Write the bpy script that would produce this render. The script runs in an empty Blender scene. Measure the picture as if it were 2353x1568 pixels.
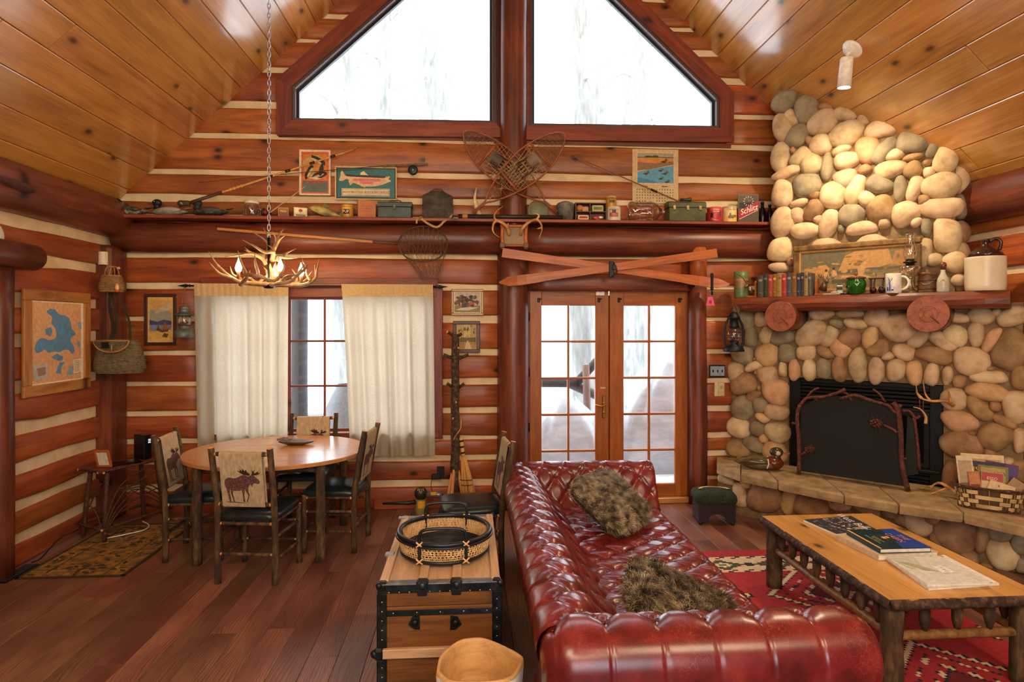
import bpy, math, random
from mathutils import Matrix, Vector, noise
random.seed(7)
SC = bpy.context.scene
COL = SC.collection
PI = math.pi
# ------------------------------------------------------------------ camera, world, lights, exposure
F, HZ, CX = 1400.0, 745.0, 1176.5
YAW = math.radians(3.94)
CAM = Vector((0.0, -6.1, 1.83))
FW = Vector((math.sin(YAW), math.cos(YAW), 0)); RT = Vector((math.cos(YAW), -math.sin(YAW), 0)); UP = Vector((0, 0, 1))
cd = bpy.data.cameras.new('camera'); cam = bpy.data.objects.new('camera', cd); COL.objects.link(cam)
cam.location = CAM; cam.rotation_euler = (PI/2, 0, -YAW)
cd.sensor_width = 36; cd.lens = F/2353*36; cd.shift_y = -(784-HZ)/2353; cd.clip_start = .05
SC.camera = cam
SC.view_settings.view_transform = 'Standard'; SC.view_settings.look = 'None'
SC.view_settings.gamma = 1; SC.view_settings.use_curve_mapping = False
SC.view_settings.exposure = 0.0
wd = bpy.data.worlds.new('overcast_sky'); SC.world = wd; wd.use_nodes = True
bg = wd.node_tree.nodes['Background']; bg.inputs[0].default_value = (0.86, 0.93, 1, 1); bg.inputs[1].default_value = 7.5
SC.cycles.use_denoising = True
SC.cycles.max_bounces = 9; SC.cycles.diffuse_bounces = 5; SC.cycles.transparent_max_bounces = 12
SC.cycles.sample_clamp_indirect = 6
def lamp(name, kind, loc, power, col, size=.1, aim=None, **kw):
    d = bpy.data.lights.new(name, kind); d.energy = power; d.color = col
    o = bpy.data.objects.new(name, d); COL.objects.link(o); o.location = loc
    if kind == 'AREA':
        d.shape = 'RECTANGLE'; d.size = size; d.size_y = kw.get('size_y', size)
    else: d.shadow_soft_size = size
    if kind == 'SPOT': d.spot_size = math.radians(kw.get('cone', 80)); d.spot_blend = kw.get('blend', .5)
    if aim: o.rotation_euler = (Vector(aim)-Vector(loc)).to_track_quat('-Z', 'Y').to_euler()
    return o
WARM = (1, .74, .46)
lamp('room_light', 'AREA', (-1.2, -7.2, 3.9), 108, (1, .79, .54), 1.6, aim=(-.9, -2.0, .6))
lamp('room_light', 'AREA', (2.2, -7.0, 3.6), 88, (1, .77, .50), 1.4, aim=(2.0, -1.5, .8))
lamp('ceiling_fill', 'AREA', (.2, -6.6, 2.3), 105, (1, .80, .55), 1.5, aim=(.3, -3.5, 5.4))  # unseen area light added in mid-air, aimed up to warm the ceiling

# ------------------------------------------------------------------ where a direction meets a real plane
def ray(px, py): return RT*((px-CX)/F) + FW + UP*((HZ-py)/F)
def Ps(px, py, s): return CAM + ray(px, py)*s
def Py(px, py, y=0.0):
    r = ray(px, py); return CAM + r*((y-CAM.y)/r.y)
def Pz(px, py, z=0.0):
    r = ray(px, py); return CAM + r*((z-CAM.z)/r.z)
def Px(px, py, x):
    r = ray(px, py); return CAM + r*((x-CAM.x)/r.x)
def Pc(px, py, c):          # vertical plane x + y = c (fireplace direction)
    r = ray(px, py); return CAM + r*((c-CAM.x-CAM.y)/(r.x+r.y))
TD = Vector((1, -1, 0))/math.sqrt(2); ND = Vector((-1, -1, 0))/math.sqrt(2)

# ------------------------------------------------------------------ mesh builder
class Mb:
    def __init__(s): s.v = []; s.f = []; s.m = []; s.sm = []
    def add(s, vs, fs, mi=0, sm=False, M=None):
        b = len(s.v)
        s.v.extend([(M @ Vector(p))[:] if M is not None else tuple(p) for p in vs])
        for f in fs: s.f.append([i+b for i in f]); s.m.append(mi); s.sm.append(sm)
        return s
    def box(s, c, sz, mi=0, M=None, bev=0):
        hx, hy, hz = sz[0]/2, sz[1]/2, sz[2]/2; c = Vector(c)
        if bev <= 0:
            vs = [c+Vector((x*hx, y*hy, z*hz)) for x in (-1, 1) for y in (-1, 1) for z in (-1, 1)]
            return s.add(vs, [(0,1,3,2),(4,6,7,5),(0,4,5,1),(2,3,7,6),(0,2,6,4),(1,5,7,3)], mi, False, M)
        b = min(bev, hx*.9, hy*.9, hz*.9); vs = []; idx = {}
        for x in (-1, 1):
            for y in (-1, 1):
                for z in (-1, 1):
                    for k in range(3):
                        d = [x*(hx-b), y*(hy-b), z*(hz-b)]; d[k] = (x*hx, y*hy, z*hz)[k]
                        idx[(x, y, z, k)] = len(vs); vs.append(c+Vector(d))
        fs = []
        for x in (-1, 1): fs.append([idx[(x,a,e,0)] for a, e in ((-1,-1),(1,-1),(1,1),(-1,1))][::x])
        for y in (-1, 1): fs.append([idx[(a,y,e,1)] for a, e in ((-1,-1),(-1,1),(1,1),(1,-1))][::y])
        for z in (-1, 1): fs.append([idx[(a,e,z,2)] for a, e in ((-1,-1),(1,-1),(1,1),(-1,1))][::z])
        for a in (-1, 1):
            for e in (-1, 1):
                fs.append([idx[(a,e,-1,0)], idx[(a,e,1,0)], idx[(a,e,1,1)], idx[(a,e,-1,1)]][::a*e])
                fs.append([idx[(a,-1,e,0)], idx[(a,-1,e,2)], idx[(a,1,e,2)], idx[(a,1,e,0)]][::a*e])
                fs.append([idx[(-1,a,e,1)], idx[(1,a,e,1)], idx[(1,a,e,2)], idx[(-1,a,e,2)]][::a*e])
        for x in (-1, 1):
            for y in (-1, 1):
                for z in (-1, 1): fs.append([idx[(x,y,z,k)] for k in range(3)][::x*y*z])
        return s.add(vs, fs, mi, False, M)
    def tube(s, pts, r, n=8, mi=0, capmi=None, closed=False, M=None, flat=1.0, sm=True):
        pts = [Vector(p) for p in pts]; L = len(pts)
        rs = r if isinstance(r, (list, tuple)) else [r]*L
        vs, fs = [], []; ref = None
        for i, p in enumerate(pts):
            if closed: t = pts[(i+1) % L]-pts[i-1]
            else: t = pts[min(i+1, L-1)]-pts[max(i-1, 0)]
            if t.length < 1e-9: t = Vector((0, 0, 1))
            t.normalize()
            if ref is None:
                ref = Vector((0, 0, 1)) if abs(t.z) < .9 else Vector((1, 0, 0))
            u = (ref - t*ref.dot(t)); u.normalize(); w = t.cross(u); ref = u
            for k in range(n):
                a = 2*PI*k/n; vs.append(p+(u*math.cos(a)*flat+w*math.sin(a))*rs[i])
        for i in range(L if closed else L-1):
            j = (i+1) % L
            for k in range(n):
                k2 = (k+1) % n; fs.append((i*n+k, i*n+k2, j*n+k2, j*n+k))
        s.add(vs, fs, mi, sm, M)
        if not closed:
            cm = mi if capmi is None else capmi
            s.add([], [], cm)
            b = len(s.v)-len(vs)
            s.f.append([b+k for k in range(n)][::-1]); s.m.append(cm); s.sm.append(False)
            s.f.append([b+(L-1)*n+k for k in range(n)]); s.m.append(cm); s.sm.append(False)
        return s
    def lathe(s, prof, n=20, M=None, mi=0, sm=True, sx=1.0, sy=1.0, mis=None):
        vs, fs = [], []
        for r, z in prof:
            for k in range(n):
                a = 2*PI*k/n; vs.append((r*math.cos(a)*sx, r*math.sin(a)*sy, z))
        b0 = len(s.f)
        for i in range(len(prof)-1):
            for k in range(n):
                k2 = (k+1) % n; fs.append((i*n+k, i*n+k2, (i+1)*n+k2, (i+1)*n+k))
        fs2 = []
        if prof[0][0] > 1e-6: fs2.append([k for k in range(n)][::-1])
        if prof[-1][0] > 1e-6: fs2.append([(len(prof)-1)*n+k for k in range(n)])
        b = len(s.v); s.add(vs, fs, mi, sm, M)
        if mis:
            for i in range(len(prof)-1):
                for k in range(n): s.m[b0+i*n+k] = mis[i]
        for f in fs2: s.f.append([i+b for i in f]); s.m.append(mi if not mis else mis[0]); s.sm.append(False)
        return s
    def ell(s, c, r, nu=12, nv=8, M=None, mi=0):
        c = Vector(c); vs, fs = [], []
        for j in range(1, nv):
            th = PI*j/nv
            for i in range(nu):
                a = 2*PI*i/nu; vs.append(c+Vector((r[0]*math.sin(th)*math.cos(a), r[1]*math.sin(th)*math.sin(a), r[2]*math.cos(th))))
        T = len(vs); vs.append(c+Vector((0, 0, r[2]))); vs.append(c-Vector((0, 0, r[2])))
        for j in range(nv-2):
            for i in range(nu):
                i2 = (i+1) % nu; fs.append((j*nu+i, (j+1)*nu+i, (j+1)*nu+i2, j*nu+i2))
        for i in range(nu):
            i2 = (i+1) % nu; fs.append((T, i, i2)); fs.append((T+1, (nv-2)*nu+i2, (nv-2)*nu+i))
        return s.add(vs, fs, mi, True, M)
    def prism(s, poly, z0, z1, M=None, mi=0, mi2=None):
        n = len(poly)
        ar = sum(poly[i][0]*poly[(i+1) % n][1]-poly[(i+1) % n][0]*poly[i][1] for i in range(n))
        if ar < 0: poly = poly[::-1]
        vs = [(x, y, z0) for x, y in poly]+[(x, y, z1) for x, y in poly]
        s.add(vs, [tuple(range(n))[::-1], tuple(range(n, 2*n))], mi, False, M)
        b = len(s.v)-2*n
        for i in range(n):
            j = (i+1) % n
            s.f.append([b+i, b+j, b+n+j, b+n+i]); s.m.append(mi if mi2 is None else mi2); s.sm.append(False)
        return s
    def grid(s, nu, nv, fn, mi=0, sm=True, wrapu=False):
        vs = [fn(i/(nu if wrapu else nu-1), j/(nv-1)) for j in range(nv) for i in range(nu)]
        fs = []
        for j in range(nv-1):
            for i in range(nu if wrapu else nu-1):
                i2 = (i+1) % nu; fs.append((j*nu+i, j*nu+i2, (j+1)*nu+i2, (j+1)*nu+i))
        return s.add(vs, fs, mi, sm)
    def mesh(s, name, mats):
        me = bpy.data.meshes.new(name); me.from_pydata(s.v, [], s.f)
        for m in (mats if isinstance(mats, (list, tuple)) else [mats]): me.materials.append(m)
        me.polygons.foreach_set('material_index', s.m); me.polygons.foreach_set('use_smooth', s.sm)
        me.update(); return me
    def build(s, name, mats, parent=None, M=None):
        """verts are in world space (or in the frame M, which becomes the object's own frame)"""
        M = M or Matrix()
        return link(name, s.mesh(name, mats), parent, M)
WM = {}
def link(name, data, parent=None, M=None):
    o = bpy.data.objects.new(name, data); COL.objects.link(o); M = M or Matrix()
    WM[o.name] = M
    if parent is not None:
        o.parent = parent; o.matrix_basis = WM[parent.name].inverted() @ M
    else: o.matrix_basis = M
    return o
def tag(o, label=None, cat=None, group=None, kind=None):
    for k, v in (('label', label), ('category', cat), ('group', group), ('kind', kind)):
        if v: o[k] = v
    return o
def thing(name, label, cat, loc=(0, 0, 0), rz=0, group=None):
    o = link(name, None, None, Matrix.Translation(Vector(loc)) @ Matrix.Rotation(rz, 4, 'Z'))
    o.empty_display_size = .1
    return tag(o, label, cat, group)
def struct(name, label=None):
    o = link(name, None); o.empty_display_size = .1; return tag(o, label, None, None, 'structure')
KIDS = {}
def dup(root, M, label=None, name=None):
    """copy a thing, its parts and their sub-parts; M is the new world matrix of the root"""
    r = root.copy(); COL.objects.link(r); r.matrix_basis = M; WM[r.name] = M
    if label: r['label'] = label
    for ch in root.children:
        c = ch.copy(); COL.objects.link(c); c.parent = r; WM[c.name] = M @ ch.matrix_basis
        for g in ch.children:
            d = g.copy(); COL.objects.link(d); d.parent = c; WM[d.name] = WM[c.name] @ g.matrix_basis
    return r
def frame(p0, p1, up=(0, 0, 1)):
    p0, p1 = Vector(p0), Vector(p1); x = (p1-p0).normalized(); up = Vector(up)
    y = up.cross(x)
    if y.length < 1e-5: y = Vector((0, 1, 0)).cross(x)
    y.normalize(); z = x.cross(y)
    M = Matrix((x, y, z)).transposed().to_4x4(); M.translation = p0; return M
def beam(name, p0, p1, w, h, mat, parent=None, up=(0, 0, 1), bev=.004):
    """a squared timber from p0 to p1: w across (local y), h along up (local z), grain along local x"""
    L = (Vector(p1)-Vector(p0)).length
    return Mb().box((L/2, 0, 0), (L, w, h), bev=bev).build(name, mat, parent, frame(p0, p1, up))
def hewn(name, p0, p1, h, d, mat, parent=None, up=(0, 0, 1), seed=0, wav=.012, rnd=.016, back=0.0):
    """hand-hewn log: flat face on local +y... front is -y side of the frame; top and bottom edges wander"""
    L = (Vector(p1)-Vector(p0)).length; n = max(3, int(L/.28)+1); vs, fs = [], []
    prof = [(back, -.5), (-d+rnd, -.5), (-d+rnd*.35, -.5+rnd/h*.45), (-d, -.5+rnd/h*1.3), (-d-.004, 0), (-d, .5-rnd/h*1.3), (-d+rnd*.35, .5-rnd/h*.45), (-d+rnd, .5), (back, .5)]
    K = len(prof)
    for i in range(n+1):
        x = L*i/n
        wt = noise.noise((x*1.1+seed*13.1, seed, 0))*wav*1.3+noise.noise((x*4+seed*5, 3, seed))*wav*.5
        wb = noise.noise((x*1.1+seed*7.7, 9, seed))*wav*1.3+noise.noise((x*4, 7+seed, 1))*wav*.5
        wf = noise.noise((x*1.7, seed*3, 5))*wav*.6
        for y, q in prof:
            vs.append((x, y+(wf if y < back-.001 else 0), q*h+(wt if q > 0 else wb)*abs(q)*2))
    for i in range(n):
        for k in range(K):
            k2 = (k+1) % K; fs.append((i*K+k, i*K+k2, (i+1)*K+k2, (i+1)*K+k)[::-1])
    fs.append(tuple(range(K))); fs.append(tuple(n*K+k for k in range(K))[::-1])
    m = Mb().add(vs, fs, 0, False)
    for i, f in enumerate(m.f): m.sm[i] = len(f) == 4
    return m.build(name, mat, parent, frame(p0, p1, up))
def rlog(name, p0, p1, r, mat, parent=None, n=16, seed=0, wob=.06, r1=None, capmat=None, squash=1.0, step=.3):
    """round peeled log from p0 to p1, grain along local x"""
    L = (Vector(p1)-Vector(p0)).length; k = max(2, int(L/step)); r1 = r if r1 is None else r1
    pts, rs = [], []
    m = Mb(); vs, fs = [], []
    for i in range(k+1):
        x = L*i/k; rr = r+(r1-r)*i/k
        dy = noise.noise((x*.8, seed*9.1, 2))*r*wob*2; dz = noise.noise((x*.8, 4, seed*5.3))*r*wob*2
        for j in range(n):
            a = 2*PI*j/n
            q = rr*(1+wob*noise.noise((math.cos(a)*1.2+seed*3, math.sin(a)*1.2, x*1.6+seed)))
            vs.append((x, dy+q*math.cos(a)*squash, dz+q*math.sin(a)))
    for i in range(k):
        for j in range(n):
            j2 = (j+1) % n; fs.append((i*n+j, i*n+j2, (i+1)*n+j2, (i+1)*n+j)[::-1])
    m.add(vs, fs, 0, True)
    m.f.append(list(range(n))); m.m.append(1 if capmat else 0); m.sm.append(False)
    m.f.append([k*n+j for j in range(n)][::-1]); m.m.append(1 if capmat else 0); m.sm.append(False)
    return m.build(name, [mat, capmat] if capmat else mat, parent, frame(p0, p1))
def stick(m, p0, p1, r, mi=0, cap=None, seed=0, wob=.25, n=7, k=None, r1=None, bow=(0, 0, 0), knots=True):
    """bark-covered stick added to builder m"""
    p0, p1 = Vector(p0), Vector(p1); L = (p1-p0).length; k = k or max(2, int(L/.06)); r1 = r if r1 is None else r1
    k = min(k, 14); pts, rs = [], []; bow = Vector(bow)
    for i in range(k+1):
        t = i/k; p = p0.lerp(p1, t)+bow*math.sin(PI*t)
        p += Vector((noise.noise((t*3+seed, 1, 0)), noise.noise((t*3+seed, 5, 2)), noise.noise((t*3+seed, 8, 4))))*r*wob*(1 if 0 < i < k else 0)
        pts.append(p); rs.append((r+(r1-r)*t)*(1+(.14*noise.noise((t*L*14+seed*3, 2, 7)) if knots else 0)))
    return m.tube(pts, rs, n, mi, cap)
def spline(pts, n=6):
    """Catmull-Rom through pts"""
    P = [Vector(p) for p in pts]; P = [P[0]*2-P[1]]+P+[P[-1]*2-P[-2]]; out = []
    for i in range(1, len(P)-2):
        a, b, c, d = P[i-1], P[i], P[i+1], P[i+2]
        for k in range(n):
            t = k/n; out.append(.5*((2*b)+(c-a)*t+(2*a-5*b+4*c-d)*t*t+(3*b-a-3*c+d)*t**3))
    out.append(P[-2]); return out
# ------------------------------------------------------------------ materials
def lin(h):
    if not isinstance(h, str): return h
    h = h.lstrip('#'); o = []
    for i in (0, 2, 4):
        c = int(h[i:i+2], 16)/255; o.append(c/12.92 if c <= .04045 else ((c+.055)/1.055)**2.4)
    return (*o, 1)
def newmat(name):
    m = bpy.data.materials.new(name); m.use_nodes = True; nt = m.node_tree
    return m, nt, nt.nodes['Principled BSDF']
def nd(nt, t, **kw):
    n = nt.nodes.new(t)
    for k, v in kw.items():
        if k.startswith('i_'): n.inputs[int(k[2:])].default_value = v
        else: setattr(n, k, v)
    return n
def ramp(nt, fac, stops, interp='LINEAR'):
    r = nd(nt, 'ShaderNodeValToRGB'); e = r.color_ramp; e.interpolation = interp
    while len(e.elements) < len(stops): e.elements.new(.5)
    for el, (p, c) in zip(e.elements, stops): el.position = p; el.color = lin(c)
    nt.links.new(fac, r.inputs[0]); return r.outputs[0]
def bump(nt, bs, h, strength, dist=.01):
    b = nd(nt, 'ShaderNodeBump'); b.inputs['Strength'].default_value = strength; b.inputs['Distance'].default_value = dist
    nt.links.new(h, b.inputs['Height']); nt.links.new(b.outputs[0], bs.inputs['Normal'])
def coords(nt, scale, rnd=True, kind='Object'):
    tc = nd(nt, 'ShaderNodeTexCoord'); mp = nd(nt, 'ShaderNodeMapping'); mp.inputs['Scale'].default_value = scale
    nt.links.new(tc.outputs[kind], mp.inputs[0])
    if rnd:
        oi = nd(nt, 'ShaderNodeObjectInfo'); ma = nd(nt, 'ShaderNodeMath', operation='MULTIPLY'); ma.inputs[1].default_value = 61
        nt.links.new(oi.outputs['Random'], ma.inputs[0]); cx = nd(nt, 'ShaderNodeCombineXYZ')
        for i in range(3): nt.links.new(ma.outputs[0], cx.inputs[i])
        nt.links.new(cx.outputs[0], mp.inputs['Location'])
    return mp.outputs[0]
def vary(nt, col, amt, hue=0.0):
    oi = nd(nt, 'ShaderNodeObjectInfo'); mr = nd(nt, 'ShaderNodeMapRange')
    mr.inputs[3].default_value = 1-amt; mr.inputs[4].default_value = 1+amt
    nt.links.new(oi.outputs['Random'], mr.inputs[0]); hs = nd(nt, 'ShaderNodeHueSaturation')
    nt.links.new(mr.outputs[0], hs.inputs['Value']); nt.links.new(col, hs.inputs['Color'])
    if hue:
        m2 = nd(nt, 'ShaderNodeMath', operation='FRACT'); m3 = nd(nt, 'ShaderNodeMath', operation='MULTIPLY'); m3.inputs[1].default_value = 7.3
        nt.links.new(oi.outputs['Random'], m3.inputs[0]); nt.links.new(m3.outputs[0], m2.inputs[0])
        m4 = nd(nt, 'ShaderNodeMapRange'); m4.inputs[3].default_value = .5-hue; m4.inputs[4].default_value = .5+hue
        nt.links.new(m2.outputs[0], m4.inputs[0]); nt.links.new(m4.outputs[0], hs.inputs['Hue'])
    return hs.outputs[0]
def mixc(nt, fac, a, b, mode='MIX'):
    x = nd(nt, 'ShaderNodeMix', data_type='RGBA', blend_type=mode)
    for s, i in ((fac, 0), (a, 6), (b, 7)):
        if hasattr(s, 'is_linked'): nt.links.new(s, x.inputs[i])
        else: x.inputs[i].default_value = s if i == 0 else lin(s)
    return x.outputs[2]
def wood(name, light, mid, dark, rough=.45, k=1.0, knots=0.0, var=.12, coat=0.0, bmp=.15, stain=0.0, rings=0.0, hue=0.0, spec=.4, kp=0, ior=1.5):
    m, nt, bs = newmat(name)
    c = coords(nt, (1.0*k, 9*k, 9*k))
    n1 = nd(nt, 'ShaderNodeTexNoise'); n1.inputs['Scale'].default_value = 1.6; n1.inputs['Detail'].default_value = 7; n1.inputs['Roughness'].default_value = .62; n1.inputs['Distortion'].default_value = .5
    nt.links.new(c, n1.inputs[0])
    nf = nd(nt, 'ShaderNodeTexNoise'); nf.inputs['Scale'].default_value = 2; nf.inputs['Detail'].default_value = 4; nf.inputs['Roughness'].default_value = .7
    nt.links.new(coords(nt, (2.2*k, 55*k, 55*k)), nf.inputs[0]); mf_ = nd(nt, 'ShaderNodeMix'); mf_.inputs[0].default_value = .34
    nt.links.new(n1.outputs[0], mf_.inputs[2]); nt.links.new(nf.outputs[0], mf_.inputs[3]); fac = mf_.outputs[0]
    if rings:
        w = nd(nt, 'ShaderNodeTexWave', wave_type='BANDS', bands_direction='Y'); w.inputs['Scale'].default_value = 1.1; w.inputs['Distortion'].default_value = 9; w.inputs['Detail'].default_value = 2.5; w.inputs['Detail Scale'].default_value = .55
        nt.links.new(coords(nt, (.55*k, 7*k, 7*k)), w.inputs[0])
        mx = nd(nt, 'ShaderNodeMix'); mx.inputs[0].default_value = rings
        nt.links.new(n1.outputs[0], mx.inputs[2]); nt.links.new(w.outputs['Fac'], mx.inputs[3]); fac = mx.outputs[0]
    col = ramp(nt, fac, [(.32, dark), (.5, mid), (.68, light)])
    if stain:
        n3 = nd(nt, 'ShaderNodeTexNoise'); n3.inputs['Scale'].default_value = 2.2; n3.inputs['Detail'].default_value = 4
        nt.links.new(coords(nt, (.8, 2.5, 2.5)), n3.inputs[0])
        f3 = ramp(nt, n3.outputs[0], [(.42, (0, 0, 0, 1)), (.7, (stain, stain, stain, 1))])
        col = mixc(nt, f3, col, dark)
    if knots:
        vo = nd(nt, 'ShaderNodeTexVoronoi', voronoi_dimensions='2D'); vo.inputs['Scale'].default_value = 1.0
        kc_ = coords(nt, (2.6, 4.6, 4.6)); nt.links.new(kc_, vo.inputs[0])
        if kp: kc_.node.inputs['Rotation'].default_value = (PI/2, 0, 0)
        f4 = ramp(nt, vo.outputs['Distance'], [(.05, (1, 1, 1, 1)), (.085, (.7, .7, .7, 1)), (.15, (.22, .22, .22, 1)), (.28, (0, 0, 0, 1))])
        g = nd(nt, 'ShaderNodeMath', operation='GREATER_THAN'); g.inputs[1].default_value = 1-knots
        sp = nd(nt, 'ShaderNodeSeparateColor'); nt.links.new(vo.outputs['Color'], sp.inputs[0]); nt.links.new(sp.outputs[0], g.inputs[0])
        ml = nd(nt, 'ShaderNodeMath', operation='MULTIPLY'); nt.links.new(f4, ml.inputs[0]); nt.links.new(g.outputs[0], ml.inputs[1])
        kc = tuple(x*.28 for x in lin(dark)[:3])+(1,)
        col = mixc(nt, ml.outputs[0], col, kc)
    if var: col = vary(nt, col, var, hue)
    nt.links.new(col, bs.inputs['Base Color'])
    rr = nd(nt, 'ShaderNodeMapRange'); rr.inputs[3].default_value = rough+.1; rr.inputs[4].default_value = max(.05, rough-.1)
    nt.links.new(fac, rr.inputs[0]); nt.links.new(rr.outputs[0], bs.inputs['Roughness'])
    bs.inputs['Specular IOR Level'].default_value = spec
    if coat: bs.inputs['Coat Weight'].default_value = coat; bs.inputs['Coat Roughness'].default_value = .15; bs.inputs['Coat IOR'].default_value = ior
    if bmp: bump(nt, bs, fac, bmp, .006)
    return m
def mottled(name, stops, scale=6, rough=.8, bmp=.2, detail=6, var=0.0, metal=0.0, dist=.01, stretch=(1, 1, 1), hue=0.0, rnd=True, spec=.4):
    m, nt, bs = newmat(name)
    n1 = nd(nt, 'ShaderNodeTexNoise'); n1.inputs['Scale'].default_value = scale; n1.inputs['Detail'].default_value = detail; n1.inputs['Roughness'].default_value = .6
    nt.links.new(coords(nt, stretch, rnd), n1.inputs[0])
    k = len(stops); st = [(.3+.4*i/max(1, k-1), c) for i, c in enumerate(stops)]
    col = ramp(nt, n1.outputs[0], st) if k > 1 else None
    if col is None:
        bs.inputs['Base Color'].default_value = lin(stops[0])
    else:
        if var: col = vary(nt, col, var, hue)
        nt.links.new(col, bs.inputs['Base Color'])
    bs.inputs['Roughness'].default_value = rough; bs.inputs['Metallic'].default_value = metal; bs.inputs['Specular IOR Level'].default_value = spec
    if bmp: bump(nt, bs, n1.outputs[0], bmp, dist)
    return m
_C = {}
def C(h, rough=.6, metal=0.0, em=0.0, spec=.4):
    key = (h, rough, metal, em)
    if key not in _C:
        m, nt, bs = newmat('paint_'+h.lstrip('#'))
        n1 = nd(nt, 'ShaderNodeTexNoise'); n1.inputs['Scale'].default_value = 35; n1.inputs['Detail'].default_value = 3
        nt.links.new(coords(nt, (1, 1, 1), False), n1.inputs[0])
        b = lin(h); d = tuple(x*.86 for x in b[:3])+(1,); l = tuple(min(1, x*1.08) for x in b[:3])+(1,)
        nt.links.new(ramp(nt, n1.outputs[0], [(.35, d), (.65, l)]), bs.inputs['Base Color'])
        bs.inputs['Roughness'].default_value = rough; bs.inputs['Metallic'].default_value = metal; bs.inputs['Specular IOR Level'].default_value = spec
        if em: bs.inputs['Emission Color'].default_value = lin(h); bs.inputs['Emission Strength'].default_value = em
        _C[key] = m
    return _C[key]
def glassmat(name, tint=(1, 1, 1, 1), refl=.12, rough=.02):
    m = bpy.data.materials.new(name); m.use_nodes = True; nt = m.node_tree; nt.nodes.clear()
    out = nd(nt, 'ShaderNodeOutputMaterial'); mx = nd(nt, 'ShaderNodeMixShader'); tr = nd(nt, 'ShaderNodeBsdfTransparent'); gl = nd(nt, 'ShaderNodeBsdfGlossy')
    tr.inputs[0].default_value = tint; gl.inputs['Roughness'].default_value = rough
    lw = nd(nt, 'ShaderNodeLayerWeight'); lw.inputs[0].default_value = .35
    ma = nd(nt, 'ShaderNodeMapRange'); ma.inputs[3].default_value = refl*.3; ma.inputs[4].default_value = min(1, refl*5)
    nt.links.new(lw.outputs['Facing'], ma.inputs[0]); nt.links.new(ma.outputs[0], mx.inputs[0])
    nt.links.new(tr.outputs[0], mx.inputs[1]); nt.links.new(gl.outputs[0], mx.inputs[2]); nt.links.new(mx.outputs[0], out.inputs[0]); return m
def oak(name):
    m, nt, bs = newmat(name)
    w = nd(nt, 'ShaderNodeTexWave', wave_type='BANDS', bands_direction='Y'); w.inputs['Scale'].default_value = 5.5; w.inputs['Distortion'].default_value = 26; w.inputs['Detail'].default_value = 1.5; w.inputs['Detail Scale'].default_value = .30
    nt.links.new(coords(nt, (.85, 4, 4)), w.inputs[0])
    n1 = nd(nt, 'ShaderNodeTexNoise'); n1.inputs['Scale'].default_value = 3; n1.inputs['Detail'].default_value = 8; n1.inputs['Roughness'].default_value = .7; nt.links.new(coords(nt, (1.6, 30, 30)), n1.inputs[0])
    n2 = nd(nt, 'ShaderNodeTexNoise'); n2.inputs['Scale'].default_value = 1.3; n2.inputs['Detail'].default_value = 3; nt.links.new(coords(nt, (1, 2.5, 2.5)), n2.inputs[0])
    c1 = ramp(nt, n2.outputs[0], [(.3, '#683f2e'), (.5, '#865844'), (.72, '#a37356')])
    c2 = mixc(nt, ramp(nt, w.outputs['Fac'], [(.45, (0, 0, 0, 1)), (.95, (.5, .5, .5, 1))]), c1, '#40211a')
    c3 = mixc(nt, ramp(nt, n1.outputs[0], [(.36, (.5, .5, .5, 1)), (.52, (0, 0, 0, 1))]), c2, '#4e2c20')
    nt.links.new(vary(nt, c3, .22, .012), bs.inputs['Base Color'])
    bs.inputs['Roughness'].default_value = .38; bs.inputs['Specular IOR Level'].default_value = .5
    bump(nt, bs, n1.outputs[0], .07, .003); return m
LOG = wood('log_wood', '#b96a30', '#9b5028', '#62301b', .40, .9, .16, .20, bmp=.25, stain=.5, hue=.010, kp=1)
LOGD = wood('dark_log_wood', '#8e4c30', '#6c3522', '#3f1d15', .36, .7, .12, .08, bmp=.3, stain=.7)
TRIM = wood('window_trim_wood', '#94492a', '#7a3420', '#4d2018', .45, 1, .12, .1, bmp=.15, stain=.35)
CEIL = wood('ceiling_pine', '#d0984c', '#ba8038', '#8f5e28', .34, .7, .2, .14, bmp=.04, hue=.008, coat=1.0, ior=1.75)
FLOOR = oak('floor_oak')
DOORW = wood('door_fir', '#b06426', '#99531c', '#7a3e17', .42, 1.6, 0, .06, bmp=.1)
PINE = wood('table_pine', '#dba65e', '#cd964e', '#ad7b3e', .30, .8, .3, .04, bmp=.05, coat=.15)
PINE2 = wood('frame_pine', '#c98f4c', '#b0763a', '#855225', .5, 1.4, .4, .08, bmp=.1)
TABLEW = wood('dining_top_wood', '#d29a63', '#bf8450', '#a06a3c', .26, .9, .15, .04, bmp=.04, coat=.2)
PADDLEW = wood('paddle_wood', '#c4713c', '#a95a2c', '#7e3e20', .4, 1.5, 0, .08, bmp=.1)
TRUNKW = wood('trunk_slat_wood', '#d6b28c', '#c29c76', '#a07c5a', .45, 1.6, 0, .08, bmp=.1)
TRUNKP = wood('trunk_panel_wood', '#8a5a26', '#6f4319', '#4a2a10', .5, 1.5, .3, .08, bmp=.12)
BARK = mottled('hickory_bark', ['#241810', '#483420', '#755938'], 26, .8, .6, 8, .12, stretch=(1, 1, .3))
BARKD = mottled('dark_bark', ['#1c120c', '#3d2a1e', '#6a5340'], 30, .85, .8, 8, .1)
CUT = mottled('cut_wood', ['#e6b06a', '#d59450', '#b8763a'], 30, .6, .05)
CHINK = mottled('chinking_mortar', ['#cbb088', '#dcc49c', '#e6d2ae'], 5, .9, .15)
MORTAR = mottled('stone_mortar', ['#5e4a33', '#7a6344', '#8c7454'], 14, .95, .5)
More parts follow.
